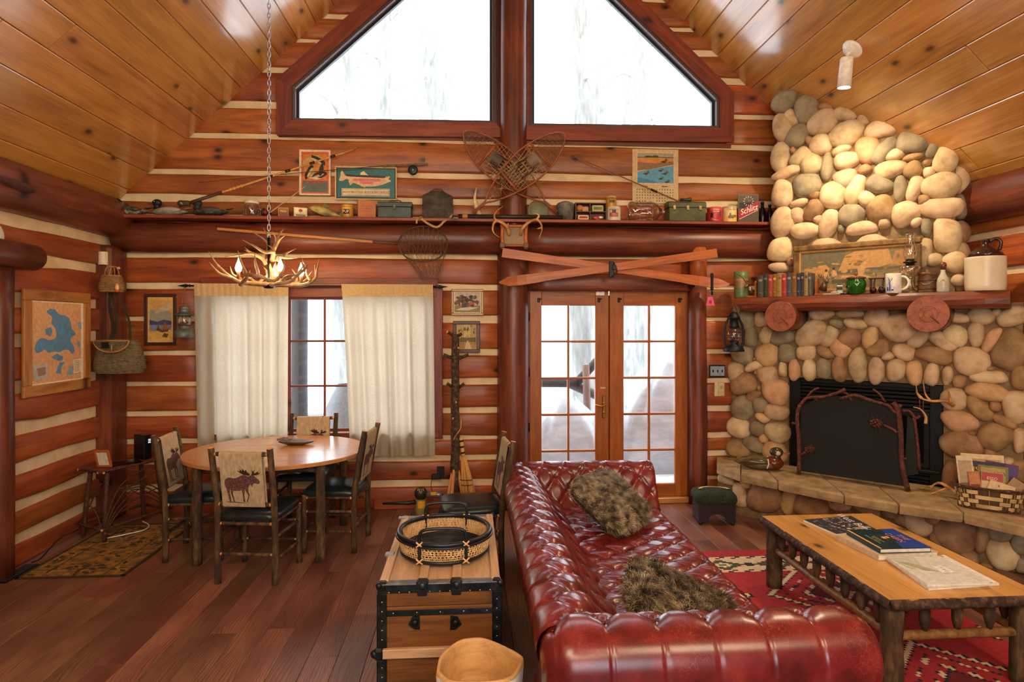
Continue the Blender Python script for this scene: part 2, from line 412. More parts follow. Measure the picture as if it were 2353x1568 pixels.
ST = {'t': mottled('river_stone', ['#a98a66', '#cbae87', '#dcc3a0'], 9, .75, .35, 9, .16, hue=.01),
      'g': mottled('grey_stone', ['#746856', '#928468', '#a8997c'], 9, .75, .35, 9, .12),
      'b': mottled('brown_stone', ['#7d5c3c', '#a07b56', '#bb976c'], 8, .75, .35, 9, .12, hue=.012),
      'o': mottled('orange_stone', ['#b08a5e', '#cda276', '#dbb48a'], 9, .75, .35, 9, .1, hue=.01)}
SLAB = mottled('hearth_stone', ['#7d6544', '#9f835b', '#b99b71'], 9, .75, .35, 7, .08)
IRON = mottled('black_iron', ['#0b0c0f', '#14161a'], 20, .45, .05, metal=.3)
BLACKP = C('#14171c', .4)
BRASS = mottled('brass', ['#a8843c', '#c79f50'], 20, .28, .02, metal=1)
STEEL = mottled('steel', ['#9aa0a8', '#c6ccd4'], 20, .3, .02, metal=1)
GLASS = glassmat('window_glass'); JAR = glassmat('jar_glass', (.93, .95, .95, 1), .28)
CREAM = C('#e8dcc4', .7)
WHITE = C('#efece4', .5)
# ================================================================== STRUCTURE
XL, XR, RX, RZ = -3.38, 4.30, .44, 6.62
SL, SR = .942, .9635
def roof_x(z): return (RX-(RZ-z)/SL, RX+(RZ-z)/SR)
def X(px, y=0.0): return Py(px, HZ, y).x
def Zb(py, px=1100, y=0.0): return Py(px, py, y).z
ZS = [0, .245, .50, .69, .965, 1.25, 1.55, 1.88, 2.20, 2.51, 2.86, 3.06, 3.315, 3.66, 3.97, 4.33, 4.62, 4.86, 5.15, 5.45, 5.75, 6.05, 6.35, 6.62]
wall_back = struct('wall_back', 'red-brown hewn log wall with pale chinking')
_n = [0]
def wlog(par, a, b, z0, z1, gap=.03, d=.06):
    z0 = z0 or -.05
    _n[0] += 1; s = _n[0]
    g = gap*(1+.3*math.sin(s*2.3))
    hewn('log', (a, .06, (z0+z1)/2), (b, .06, (z0+z1)/2), z1-z0-2*g, d, LOG, par, seed=s, back=.14)
def strip(par, a, b, z, h=.15):
    Mb().box(((a+b)/2, .11, z), (abs(b-a), .16, h)).build('chinking_strip', CHINK, par)
# gable windows: the glass outline of each in (x, z)
def gpts(l): return [(Py(px, py).x, Py(px, py).z) for px, py in l]
GL = gpts([(672, 278), (672, 200)]); g2 = gpts([(903, -6)])[0]; sl = (g2[1]-GL[1][1])/(g2[0]-GL[1][0]); xr = X(1137)
GL = [GL[0], (xr, Zb(284, 1137)), (xr, GL[1][1]+sl*(xr-GL[1][0])), GL[1]]
GR = gpts([(1652, 296), (1652, 226)]); g2 = gpts([(1413, -10)])[0]; sl = (g2[1]-GR[1][1])/(g2[0]-GR[1][0]); xl = X(1218)
GR = [(xl, Zb(290, 1218)), GR[0], GR[1], (xl, GR[1][1]+sl*(xl-GR[1][0]))]
def offs(poly, d):
    n = len(poly); out = []
    for i in range(n):
        p0, p1, p2 = Vector(poly[i-1]), Vector(poly[i]), Vector(poly[(i+1) % n])
        n1 = Vector(((p1-p0).y, -(p1-p0).x)).normalized(); n2 = Vector(((p2-p1).y, -(p2-p1).x)).normalized()
        h = (n1+n2).normalized(); out.append(tuple(p1+h*(d/max(.3, h.dot(n1)))))
    return out
def edge_x(poly, z, left):
    """x of the slanted outer casing edge at height z"""
    xs = []
    n = len(poly)
    for i in range(n):
        (x0, z0), (x1, z1) = poly[i], poly[(i+1) % n]
        if abs(z1-z0) > 1e-6 and min(z0, z1) <= z <= max(z0, z1): xs.append(x0+(x1-x0)*(z-z0)/(z1-z0))
    return (min(xs) if left else max(xs)) if xs else None
CASW = .145
OL, OR_ = offs(GL, CASW*.6), offs(GR, CASW*.6)
WX0, WX1, WZ0, WZ1 = X(470), X(1000), Zb(1000, 730), Zb(665, 730)     # lower window opening
DX0, DX1, DZ1 = X(1213), X(1586), Zb(668, 1400)
PXL, PXR = X(1146), X(1212)
for i in range(len(ZS)-1):
    z0, z1 = ZS[i], ZS[i+1]; zm = (z0+z1)/2
    if z1 < 2.9:
        if z1 > WZ0+.03 and z0 < WZ1-.03:
            wlog(wall_back, XL-.1, WX0, z0, z1); wlog(wall_back, WX1, PXL+.04, z0, z1)
        else: wlog(wall_back, XL-.1, PXL+.04, z0, z1)
        wlog(wall_back, DX1, XR, z0, z1, .024)
        if z0 > 2.1: wlog(wall_back, PXR-.05, DX1, max(z0, 2.16), z1)
    else:
        a, b = roof_x(z0); a -= .05; b += .05
        el, er = edge_x(OL, zm, True), edge_x(OR_, zm, False)
        if zm < 3.7: wlog(wall_back, max(a, XL-.3), .4, z0, z1); wlog(wall_back, .4, min(b, XR+.2), z0, z1)
        elif el is not None and er is not None: wlog(wall_back, a, el, z0, z1); wlog(wall_back, er, b, z0, z1)
        else: wlog(wall_back, a, b, z0, z1)
for z in ZS[1:-1]:
    if z < 2.9:
        if WZ0-.05 < z < WZ1: strip(wall_back, XL-.1, WX0, z); strip(wall_back, WX1, PXL+.05, z)
        else: strip(wall_back, XL-.1, PXL+.05, z)
        strip(wall_back, DX1, XR, z)
        if z > 2.3: strip(wall_back, PXR-.05, DX1, z)
    else:
        a, b = roof_x(z); a -= .15; b += .15; el, er = edge_x(OL, z, True), edge_x(OR_, z, False)
        if z < 3.7: strip(wall_back, a, .4, z); strip(wall_back, .4, b, z)
        elif el is not None and er is not None: strip(wall_back, a, el, z); strip(wall_back, er, b, z)
        else: strip(wall_back, a, b, z)
# plain boards filling below the gable windows and beside the middle post
Mb().box(((OL[0][0]+PXL)/2, .1, 3.70), (PXL-OL[0][0]+.1, .16, .07)).build('log', LOGD, wall_back)
Mb().box(((OR_[1][0]+PXR)/2, .1, 3.68), (OR_[1][0]-PXR+.1, .16, .07)).build('log', LOGD, wall_back)
for x0, x1 in ((GL[1][0]-.01, PXL+.03), (PXR-.03, GR[0][0]+.01)):
    Mb().box(((x0+x1)/2, .09, 5.15), (x1-x0, .16, 3.0)).build('board', TRIM, wall_back)
# round beams, posts
rlog('beam_log', (XL+.02, -.02, 2.665), (PXL+.1, -.02, 2.665), .15, LOGD, wall_back, seed=3, wob=.05)
rlog('beam_log', (PXR-.1, -.02, 2.66), (XR, -.02, 2.65), .15, LOGD, wall_back, seed=8, wob=.05)
XP = X(1179)
rlog('post_log', (X(1180, -.05), -.0, 0), (X(1180, -.05), -.0, 2.60), .158, LOGD, wall_back, seed=1, wob=.02)
rlog('post_log', (XP, -.02, 2.60), (XP, -.02, 6.6), .135, LOGD, wall_back, seed=5, wob=.05)
rlog('post_log', (X(1605, -.05), -.03, 0), (X(1605, -.05), -.03, 2.20), .092, LOGD, wall_back, seed=2, wob=.07)
rlog('post_log', (X(1604, -.08), -.08, 2.28), (X(1604, -.08), -.08, 2.60), .085, PADDLEW, wall_back, seed=2, wob=.03)
hewn('header_log', (PXR-.02, .02, 2.25), (DX1+.02, .02, 2.25), .17, .09, LOGD, wall_back, seed=31, back=.1)
# corner post on the left
beam('corner_post', ((XL-.1-3.30)/2, -.13, 0), ((XL-.1-3.30)/2, -.13, 2.56), .30, .20, LOGD, wall_back, up=(1, 0, 0), bev=.03)
# ---- left wall
wall_left = struct('wall_left', 'hewn log wall with wide wavy chinking')
ZL = [0, .21, .46, .74, 1.034, 1.356, 1.72, 2.017, 2.335, 2.61, 2.95]
YN = -8.4
for i in range(len(ZL)-1):
    z0, z1 = ZL[i], ZL[i+1]
    if i == 0: z0 = -.045
    hewn('log', (XL-.06, YN, (z0+z1)/2), (XL-.06, .1, (z0+z1)/2), z1-z0-.095, .06, LOG, wall_left, seed=50+i, wav=.022, back=.14)
for z in ZL[1:-1]:
    Mb().box((XL-.115, YN/2, z), (.16, -YN, .17)).build('chinking_strip', CHINK, wall_left)
rlog('plate_log', (XL+.02, YN, 2.83), (XL+.02, .1, 2.83), .185, LOGD, wall_left, seed=11, wob=.05, squash=.9)
rlog('door_jamb_log', (XL+.0, -1.47, 0), (XL+.0, -1.47, 2.24), .085, LOGD, wall_left, seed=12, wob=.04)
rlog('door_header_log', (XL+.06, -3.2, 2.36), (XL+.06, -1.22, 2.33), .10, LOGD, wall_left, seed=14, wob=.06)
# ---- right wall
wall_right = struct('wall_right', 'hewn log wall beside the stone chimney')
for i in range(10):
    z0, z1 = ZS[i], ZS[i+1]
    if i == 0: z0 = -.12
    hewn('log', (XR+.06, .1, (z0+z1)/2+.06), (XR+.06, YN, (z0+z1)/2+.06), z1-z0-.06, .06, LOG, wall_right, seed=80+i, back=.14)
    if i: Mb().box((XR+.115, YN/2, z0+.06), (.16, -YN, .15)).build('chinking_strip', CHINK, wall_right)
rlog('plate_log', (XR-.03, .1, 2.86), (XR-.03, YN, 2.86), .19, LOGD, wall_right, seed=21, wob=.03)
# ---- wall behind the camera, with an unseen opening added to let in sky light
wall_rear = struct('wall_rear', 'log wall behind the room')
for c, sz in (((-2.05, YN, 3.3), (2.7, .15, 6.7)), ((3.15, YN, 3.3), (2.5, .15, 6.7)), ((.6, YN, .45), (2.8, .15, .9)), ((.6, YN, 4.4), (2.8, .15, 4.5))):
    Mb().box(c, sz).build('log_panel', LOG, wall_rear)
# ---- ceiling planks
ceiling = struct('ceiling', 'knotty pine plank ceiling on two slopes')
rnd = random.Random(3)
PW = .243
for side, (ex, sgn) in enumerate(((XL-.25, -1), (XR+.25, 1))):
    sl_ = SL if sgn < 0 else SR
    zb = RZ-sl_*abs(ex-RX); D = Vector((ex-RX, 0, zb-RZ)); LEN = D.length; D.normalize()
    N = D.cross(Vector((0, 1, 0))); N = N if N.z < 0 else -N
    k = 0
    while k*PW < LEN:
        y = .02; first = True
        while y > YN+.1:
            L = rnd.uniform(1.3, 4.6) if first else rnd.uniform(3.6, 5.5); first = False
            y2 = max(y-L, YN)
            c = Vector((RX, 0, RZ))+D*(k+.5)*PW-N*(.014+rnd.uniform(0, .002))
            p0 = Vector((c.x, y2+.0015, c.z)); p1 = Vector((c.x, y-.0015, c.z))
            beam('plank', p0, p1, PW-.003, .028, CEIL, ceiling, up=N, bev=.006)
            y = y2
        k += 1
    a = Vector((RX, 0, RZ))-N*.05; b = a+D*LEN
    Mb().add([(a.x, .3, a.z), (b.x, .3, b.z), (b.x, YN-.1, b.z), (a.x, YN-.1, a.z), (a.x, .3, a.z+.1), (b.x, .3, b.z+.1), (b.x, YN-.1, b.z+.1), (a.x, YN-.1, a.z+.1)],
             [(0, 1, 2, 3), (4, 7, 6, 5), (0, 4, 5, 1), (1, 5, 6, 2), (2, 6, 7, 3), (3, 7, 4, 0)]).build('roof_light_block', C('#3a2416'), ceiling)  # unseen sheet behind the planks, added to block light
# ---- floor planks
floor = struct('floor', 'stained oak plank floor')
x = XL-.10; FWD = .162
while x < XR:
    y = .12; first = True
    while y > -8.3:
        L = rnd.uniform(.4, 1.9) if first else rnd.uniform(1.4, 2.7)
        if y < -4.3: L = 5
        y2 = max(y-L, YN+.05); first = False
        beam('plank', (x+FWD/2, y2+.0008, -.011+rnd.uniform(-.0008, .0006)), (x+FWD/2, y-.0008, -.011), FWD-.0018, .022, FLOOR, floor, bev=.0016)
        y = y2
    x += FWD
Mb().box((.46, -4.1, -.05), (8, 8.8, .05)).build('subfloor', C('#1c100a'), floor)
# ================================================================== WINDOWS
def polyboard(name, quad, y0, y1, mat, par):
    """board from a quad in (x, z): first two points inner edge; grain along that edge"""
    a, b = Vector((quad[0][0], y0, quad[0][1])), Vector((quad[1][0], y0, quad[1][1]))
    M = frame(a, b, (0, -1, 0)); Mi = M.inverted()
    pl = [(Mi @ Vector((x, y0, z)))[:2] for x, z in quad]
    h = abs(y1-y0)
    return Mb().prism(pl, -h if y1 > y0 else 0, 0 if y1 > y0 else h).build(name, mat, par, M)
PANE = GLASS
for wi, (G, skip) in enumerate(((GL, 1), (GR, 3))):
    w = struct('window_%d' % (wi+1), 'tall gable window beside the middle post')
    o1 = offs(G, CASW); o2 = offs(G, -.028); o3 = offs(G, -.05)
    n = 4
    for i in range(n):
        j = (i+1) % n
        if i != skip: polyboard('casing_board', [G[i], G[j], o1[j], o1[i]], -.03, .02, TRIM, w)
        polyboard('jamb', [o2[i], o2[j], offs(G, .004)[j], offs(G, .004)[i]], -.005, .10, C('#4a3a3a', .35), w)
        polyboard('sash', [o3[i], o3[j], o2[j], o2[i]], .06, .10, C('#15181d', .35), w)
    Mb().prism([(x, z) for x, z in o3], -.088, -.082, Matrix.Rotation(PI/2, 4, 'X')).build('pane', PANE, w)
# lower window behind the curtains
w = struct('window_3', 'small-paned wooden window behind curtains')
zt, zb_ = Zb(684, 730), Zb(992, 730)
wy = .06
cols = [X(p, wy) for p in (480, 556, 634, 666, 745, 824, 832, 910, 986)]
cols = [X(474, wy)] + [X(474+ (986-474)*k/6.55, wy) for k in range(1, 7)]
# pane columns set from the two that show (668-743 and 750-826)
P0, P1, P2 = X(664, wy), X(746.5, wy), X(829, wy); cw = P1-P0
xs = [P0-2*cw, P0-cw, P0, P1, P2, P2+cw, P2+2*cw]
beam('head', (WX0-.02, .05, (zt+WZ1)/2+.03), (WX1+.02, .05, (zt+WZ1)/2+.03), .16, WZ1-zt+.05, TRIM, w)
beam('casing_board', (WX0-.03, -.012, WZ1+.06), (WX1+.03, -.012, WZ1+.06), .03, .10, TRIM, w)
beam('sill', (WX0-.04, .03, zb_-.035), (WX1+.04, .03, zb_-.035), .2, .06, TRIM, w)
for xx in (WX0, WX1): beam('casing_board', (xx+(.02 if xx < 0 else .02), -.012, WZ0-.05), (xx+.02, -.012, WZ1+.02), .03, .11, TRIM, w, up=(1, 0, 0))
for k, xx in enumerate(xs):
    beam('stile' if k in (0, 2, 4, 6) else 'muntin', (xx, wy, zb_-.01), (xx, wy, zt+.01), .03, .045 if k in (0, 2, 4, 6) else .022, TRIM, w, up=(1, 0, 0), bev=.005)
zr = [zb_, Zb(888.5, 745), Zb(784.5, 745), zt]
for k in range(4): beam('rail' if k in (0, 3) else 'muntin', (xs[0], wy+.002, zr[k]), (xs[-1], wy+.002, zr[k]), .03, .04 if k in (0, 3) else .02, TRIM, w, bev=.005)
for a in range(6):
    for b in range(3):
        Mb().box(((xs[a]+xs[a+1])/2, wy+.005, (zr[b]+zr[b+1])/2), (xs[a+1]-xs[a]-.02, .004, zr[b+1]-zr[b]-.018)).build('pane', PANE, w)
# ================================================================== FRENCH DOORS
def leaf(n, xa, xb, ga, gb, mid):
    d = struct('door_%d' % n, ['left leaf of the glazed double door', 'right leaf of the glazed double door'][n-1])
    y = .06
    za, zt_ = .06, DZ1-.003
    x0, x1, g0, g1, gm = X(xa, y), X(xb, y), X(ga, y), X(gb, y), X(mid, y)
    rows = [(Zb(a, 1400, y), Zb(b, 1400, y)) for a, b in ((703, 783), (787, 867), (870.5, 950), (954, 1033), (1037, 1113))]
    gt, gbm = rows[0][0], rows[-1][1]
    for a, b in ((x0, g0), (g1, x1)): beam('stile', ((a+b)/2, y, za), ((a+b)/2, y, zt_), .045, b-a, DOORW, d, up=(1, 0, 0))
    beam('top_rail', (g0, y, (gt+zt_)/2), (g1, y, (gt+zt_)/2), .045, zt_-gt, DOORW, d)
    beam('bottom_rail', (g0, y, (gbm+za)/2), (g1, y, (gbm+za)/2), .045, gbm-za, DOORW, d)
    beam('muntin', (gm, y-.002, gbm), (gm, y-.002, gt), .04, .022, DOORW, d, up=(1, 0, 0), bev=.006)
    for k in range(4):
        zz = (rows[k][1]+rows[k+1][0])/2; beam('muntin', (g0, y, zz), (g1, y, zz), .04, .022, DOORW, d, bev=.006)
    for t, b in rows:
        for a, c in ((g0, gm), (gm, g1)):
            Mb().box(((a+c)/2, y+.004, (t+b)/2), (c-a-.016, .004, t-b+.002)).build('pane', PANE, d)
    for px in ((1238, 1376) if n == 1 else (1422, 1561)):
        p = Py(px, 690, .035); Mb().box(p, (.026, .02, .045), bev=.004).box(p+Vector((.012, -.012, .012)), (.03, .012, .014), bev=.003).build('bracket', IRON, d)
    hx = x0-.008 if n == 1 else x1+.008
    for py in (728, 855, 980, 1095):
        p = Py(1400, py, .03); Mb().tube([(hx, .03, p.z-.045), (hx, .03, p.z+.045)], .008, 8).build('hinge', BRASS if n == 2 else IRON, d)
    return d
d1 = leaf(1, 1217, 1397.5, 1244, 1367, 1305.5)
d2 = leaf(2, 1400, 1580, 1432, 1550, 1490.5)
d1_x = X(1399, .085); p = Py(1388, 935, .03)
m = Mb().box((p.x, .032, p.z), (.038, .012, .23), bev=.006).lathe([(.017, 0), (.014, .02), (.008, .05)], 12, Matrix.Translation((p.x, .03, p.z+.03)) @ Matrix.Rotation(PI/2, 4, 'X'))
m.tube(spline([(p.x, -.018, p.z+.03), (p.x-.03, -.022, p.z+.012), (p.x-.07, -.022, p.z+.018), (p.x-.1, -.02, p.z+.028)], 5), [.008]*16, 8)
m.lathe([(.0, .022), (.011, .018), (.013, 0)], 12, Matrix.Translation((p.x, .028, p.z-.06)) @ Matrix.Rotation(PI/2, 4, 'X'))
m.build('handle', BRASS, d1)
p = Py(1385, 892, .035); Mb().box(p, (.055, .006, .018), bev=.002).build('name_plate', C('#c9b27a', .4), d1)
p = Py(1379, 675, .02); Mb().box(p, (.09, .03, .042), bev=.006).build('alarm_contact', WHITE, d1)
Mb().box((d1_x, .088, 1.1), (.03, .012, 2.05)).build('astragal', DOORW, d1)
fr = struct('trim_1', 'dark wooden door frame')
beam('head_jamb', (DX0-.02, .07, DZ1+.012), (DX1+.02, .07, DZ1+.012), .12, .03, TRIM, fr)
for xx in (DX0-.004, DX1+.006): beam('side_jamb', (xx, .085, 0), (xx, .085, DZ1+.03), .10, .05, TRIM, fr, up=(1, 0, 0))
beam('threshold', (DX0, .06, .03), (DX1, .06, .03), .16, .055, TABLEW, fr)
beam('baseboard', (X(860), -.012, .06), (PXL-.1, -.012, .06), .02, .12, LOG, struct('baseboard_back'))
# ================================================================== OUTSIDE
SNOW = mottled('snow', ['#dfe6ee', '#f4f7fb'], 2, .9, .1, rnd=False)
TREEB = mottled('tree_bark_outside', ['#646562', '#797a76', '#8f908b'], 9, .9, .5, stretch=(1, 1, .25))
g = tag(Mb().grid(24, 16, lambda u, v: (-18+36*u, .35+30*v, -.35+.12*noise.noise((u*9, v*9, 0))+v*.8)).build('ground', SNOW), kind='structure')
dk = struct('deck', 'snowy deck outside')
for k in range(18): beam('deck_board', (-4, .42+k*.15, -.02), (5, .42+k*.15, -.02), .14, .03, C('#c9ccd0', .8), dk)
tr_l = [(X(790, 6), 6, .2, 'slim tree trunk outside behind the left of the small-paned window'), (X(1338, 4.5), 4.5, .21, 'wide tree trunk seen through the left door leaf'), (X(1478, 8), 8, .22, 'tree trunk seen through the right door leaf'),
        (X(882, 9), 9, .22, 'dark slender trunk with branches, left in the left gable window'), (X(985, 12), 12, .38, 'thick trunk in the middle of the left gable window'), (X(1020, 15), 15, .3, 'farther trunk right of the thick one in the left gable window'),
        (X(1365, 11), 11, .40, 'thick trunk in the right gable window'), (X(1440, 14), 14, .2, 'thin far trunk seen through the right door leaf')]
for i, (tx, ty, tr, lab) in enumerate(tr_l):
    t = thing('tree', lab, 'tree', (tx, ty, -.4), 0, 'bare trees outside')
    m = Mb(); pts = [(tx+.12*noise.noise((k*.5, i, 0)), ty, -.4+k*1.2) for k in range(10)]
    m.tube(pts, [tr*(1.15-.05*k) for k in range(10)], 14).build('trunk', TREEB, t)
    rr = random.Random(i); mb = Mb(); lf = Mb()
    for k in range(9):
        z = 2.5+k*.85; a = rr.uniform(0, 2*PI); L = rr.uniform(.7, 1.7)
        e = Vector((tx+math.cos(a)*L, ty+math.sin(a)*L*.5, z+rr.uniform(-.2, .5)))
        mb.tube(spline([(tx, ty, z-.2), ((tx+e.x)/2, (ty+e.y)/2, z+.15), e], 3), [.03, .028, .024, .02, .016, .012, .008], 6)
        if i in (3, 4, 0):
            for q in range(26):
                b = e+Vector((rr.gauss(0, .3), rr.gauss(0, .3), rr.gauss(-.05, .16)))
                n_ = Vector((rr.uniform(-1, 1), rr.uniform(-1, 1), rr.uniform(-.4, .2)))*.16
                w_ = n_.cross(Vector((0, 1, .3))).normalized()*.02
                lf.add([b, b+n_*.5+w_, b+n_, b+n_*.5-w_], [(0, 1, 2, 3)])
    mb.build('branch', TREEB, t)
    if lf.v: tag(lf.build('foliage', C('#84a08c', .8), t), kind='stuff')
# porch post, covered things
t = thing('porch_post', 'dark weathered porch post outside the small-paned window', 'post', (X(686, 1.5), 1.5, -.02))
rlog('post_shaft', (X(686, 1.5), 1.5, -.02), (X(686, 1.5), 1.5, 2.6), .11, C('#3d4249', .8), t, seed=4, wob=.04)
beam('eave_board', (X(640, 1.5), 1.45, Zb(682, 740, 1.45)+.06), (X(840, 1.5), 1.45, Zb(682, 740, 1.45)+.06), .05, .13, C('#3d3230', .8), t)
p = Py(706, 936, 2.0)
t = thing('deck_box', 'reddish wooden deck box capped with snow outside the window', 'box', (p.x, 2.05, 0))
Mb().box((p.x+.06, 2.1, p.z/2-.05), (.75, .6, p.z-.1), bev=.01).build('box_body', C('#8a4438', .7), t)
Mb().box((p.x+.06, 2.1, p.z-.05), (.84, .68, .1), bev=.04).build('snow_cap', SNOW, t)
p = Py(792, 990, 1.2)
t = tag(Mb().grid(16, 10, lambda u, v: (p.x+.02+(.42-.16*v**2)*math.cos(2*PI*u)*math.cos(v*1.45)**.35, 1.3+(.34-.1*v**2)*math.sin(2*PI*u)*math.cos(v*1.45)**.35, -.01+1.12*v**.9), wrapu=True).build('grill_cover', C('#6f767d', .5)), 'grey cover over a grill standing outside the window', 'cover')
TARP = mottled('cloudy_plastic', ['#8f979f', '#a0a8b0', '#b2bac2'], 3, .22, .2, 4, stretch=(1, 1, 2.5))
def tarp(xc, yc, w, dpt, h, lab, pk=0):
    def fn(u, v):
        a = 2*PI*u; q = (1-v**3*.65)*(1+.09*math.sin(a*5+v*3)+.08*abs(math.sin(a*6.5+v))*(1-.5*v))
        c, s = math.cos(a), math.sin(a); e = .55
        return (xc+w/2*q*math.copysign(abs(c)**e, c)+pk*v*v*.25, yc+dpt/2*q*math.copysign(abs(s)**e, s), -.005+h*v**.85+(.05*math.sin(a*3)*v))
    m = Mb().grid(40, 9, fn, wrapu=True); top = [fn(i/40, 1) for i in range(40)]
    m.add(top, [tuple(range(40))], 0, True)
    return tag(m.build('plastic_cover', TARP), lab, 'cover', 'plastic covers on the deck')
tarp(X(1296, 1.5), 1.5, .98, .8, Py(1300, 920, 1.5).z, 'cloudy plastic cover over low furniture, outside the left door leaf')
tarp(X(1494, 1.6), 1.6, .98, .85, Py(1490, 835, 1.6).z, 'cloudy plastic cover over tall peaked furniture, outside the right door leaf', 1)
t = thing('log_bench', 'dark log railing with a post, outside the left door leaf', 'railing', (X(1330, 2.3), 2.3, -.02))
rlog('rail_log', Py(1180, 877, 2.3), Py(1325, 880, 2.3), .07, C('#3b342f', .8), t, seed=3)
rlog('rail_log', Py(1300, 878, 2.35), Py(1420, 930, 2.35), .065, C('#51433c', .8), t, seed=4)
rlog('rail_log', Py(1325, 880, 2.3), Py(1400, 800, 2.3), .06, C('#35322f', .8), t, seed=5)
rlog('rail_post', Py(1353, 1000, 2.2)*1+Vector((0, 0, -.55)), Py(1346, 838, 2.2), .05, C('#6e574c', .8), t, seed=6)
# ================================================================== FIREPLACE (45 degree corner)
CF = 2.66; FO = Vector((CF, 0, 0)); R2 = math.sqrt(2)
FM = Matrix((TD, -ND, UP)).transposed().to_4x4(); FM.translation = FO          # local x along the face, y into the wall, z up
def Pf(px, py, off=0.0):
    p = Pc(px, py, CF-off*R2); return p, (p-FO).dot(TD), p.z
fire = thing('stone_fireplace', 'river-stone corner fireplace with a log mantel and a tall stone chimney', 'fireplace', (3.3, -.75, 0))
def stone(px, py, rx, ry, ang, tone, off, depth=None, grow=1.04, name='stone', par=None, seed=0):
    """one river stone: half-sunk rounded pebble set on the plane off in front of the face"""
    p, t, z = Pf(px, py, off)
    hw = abs(Pf(px+rx, py, off)[1]-Pf(px-rx, py, off)[1])/2*grow; hh = abs(Pf(px, py-ry, off)[2]-Pf(px, py+ry, off)[2])/2*grow
    d = depth or min(.115, .045+.32*min(hw, hh))
    rs = random.Random(seed*17+5); e = rs.uniform(.78, .98); nu, nv = 18, 9; vs, fs = [], []
    ph = [rs.uniform(0, 6.28) for _ in range(4)]; am = [rs.uniform(.02, .07) for _ in range(4)]
    sgn = lambda a, q: math.copysign(abs(a)**q, a)
    ca, sa = math.cos(math.radians(-ang)), math.sin(math.radians(-ang))
    k = hw/hh
    for j in range(nv+1):
        th = PI*.5*j/nv*1.12
        for i in range(nu):
            a = 2*PI*i/nu
            w = 1+am[0]*math.sin(2*a+ph[0])+am[1]*math.sin(3*a+ph[1])+am[2]*math.sin(4*a+ph[2])*.6
            x = sgn(math.cos(a), e)*hw*w; y = sgn(math.sin(a), e)*hh*w
            s_ = math.sin(min(th, PI/2))**.75 if th < PI/2 else 1-.08*(th-PI/2)
            zz = d*math.cos(th)
            vs.append((x*s_, -zz*(1+.12*am[3]*10*math.sin(a+ph[3])*s_), y*s_))
    for j in range(nv):
        for i in range(nu):
            i2 = (i+1) % nu; fs.append((j*nu+i, (j+1)*nu+i, (j+1)*nu+i2, j*nu+i2))
    # tilt in the face plane; undo foreshortening skew by working in metres
    vs = [(x*ca-y_*sa, q, x*sa+y_*ca) for x, q, y_ in vs]
    M = FM.copy(); M.translation = FO+TD*t+UP*z+ND*off
    return Mb().add(vs, fs, 0, True).build(name, ST[tone], par or fire, M)
# stones of the chimney: crop coordinates (x, y, half width, half height, turn, tone)
UPS = """425,240,85,66,-15,g 570,290,76,96,0,g 690,275,52,24,5,b 825,318,84,47,10,t 945,355,40,42,0,t 475,345,36,62,-25,t 415,410,66,94,-5,t 675,375,102,80,-20,t
830,450,118,82,-8,t 1072,410,116,68,0,t 1270,495,110,88,0,g 510,465,82,70,-35,g 590,495,28,36,-40,b 664,522,76,68,20,t 800,555,66,30,-15,t 970,555,84,88,-20,o 1072,565,112,52,-48,g
1405,545,78,36,-65,g 1490,600,88,108,15,t 400,600,62,98,0,t 485,560,20,24,0,b 535,600,78,48,-40,t 605,650,74,70,-20,t 705,670,40,92,5,g 835,625,84,60,5,t 955,685,46,33,-15,b
1150,590,64,38,-15,t 1268,605,70,25,-8,b 1120,685,110,58,-10,t 1268,688,68,54,-40,b 1361,643,27,20,0,b 1375,702,42,37,0,t 1450,790,132,88,-12,t 440,705,98,36,-15,t 415,842,70,94,0,t
575,790,92,84,-10,g 825,745,80,62,-10,t 890,820,60,100,20,t 1048,782,94,60,35,g 1185,810,46,84,0,g 1281,808,56,84,15,t 745,850,90,88,20,t 622,855,37,29,0,b 524,905,62,29,-8,t
965,880,56,56,-45,t 1340,886,42,37,0,b 1455,937,148,70,0,t 415,1030,80,98,0,t 510,985,44,55,-10,t 622,950,62,74,25,b 650,1010,33,33,-30,t 865,985,94,72,5,g 1060,945,98,88,-30,b
1215,975,98,84,-25,t 560,1085,92,57,0,t 716,1040,66,94,10,t 800,1075,22,34,0,g 1080,1035,43,37,0,t 930,1070,108,48,0,t 1290,1030,42,32,-30,t 1357,1065,34,66,0,g 1492,1115,98,112,0,t
397,1210,80,80,0,t 390,1325,68,33,5,t 1348,1230,46,98,10,t 1405,1275,58,47,0,t 1547,1292,84,76,-25,t 1570,1408,54,42,0,t 470,1290,26,30,0,b 1000,1180,110,70,0,t 700,1200,100,70,0,t 1200,1200,90,60,0,g
600,1330,90,60,0,t 820,1320,100,60,0,t 1050,1320,100,62,0,b 1240,1330,80,60,0,t"""
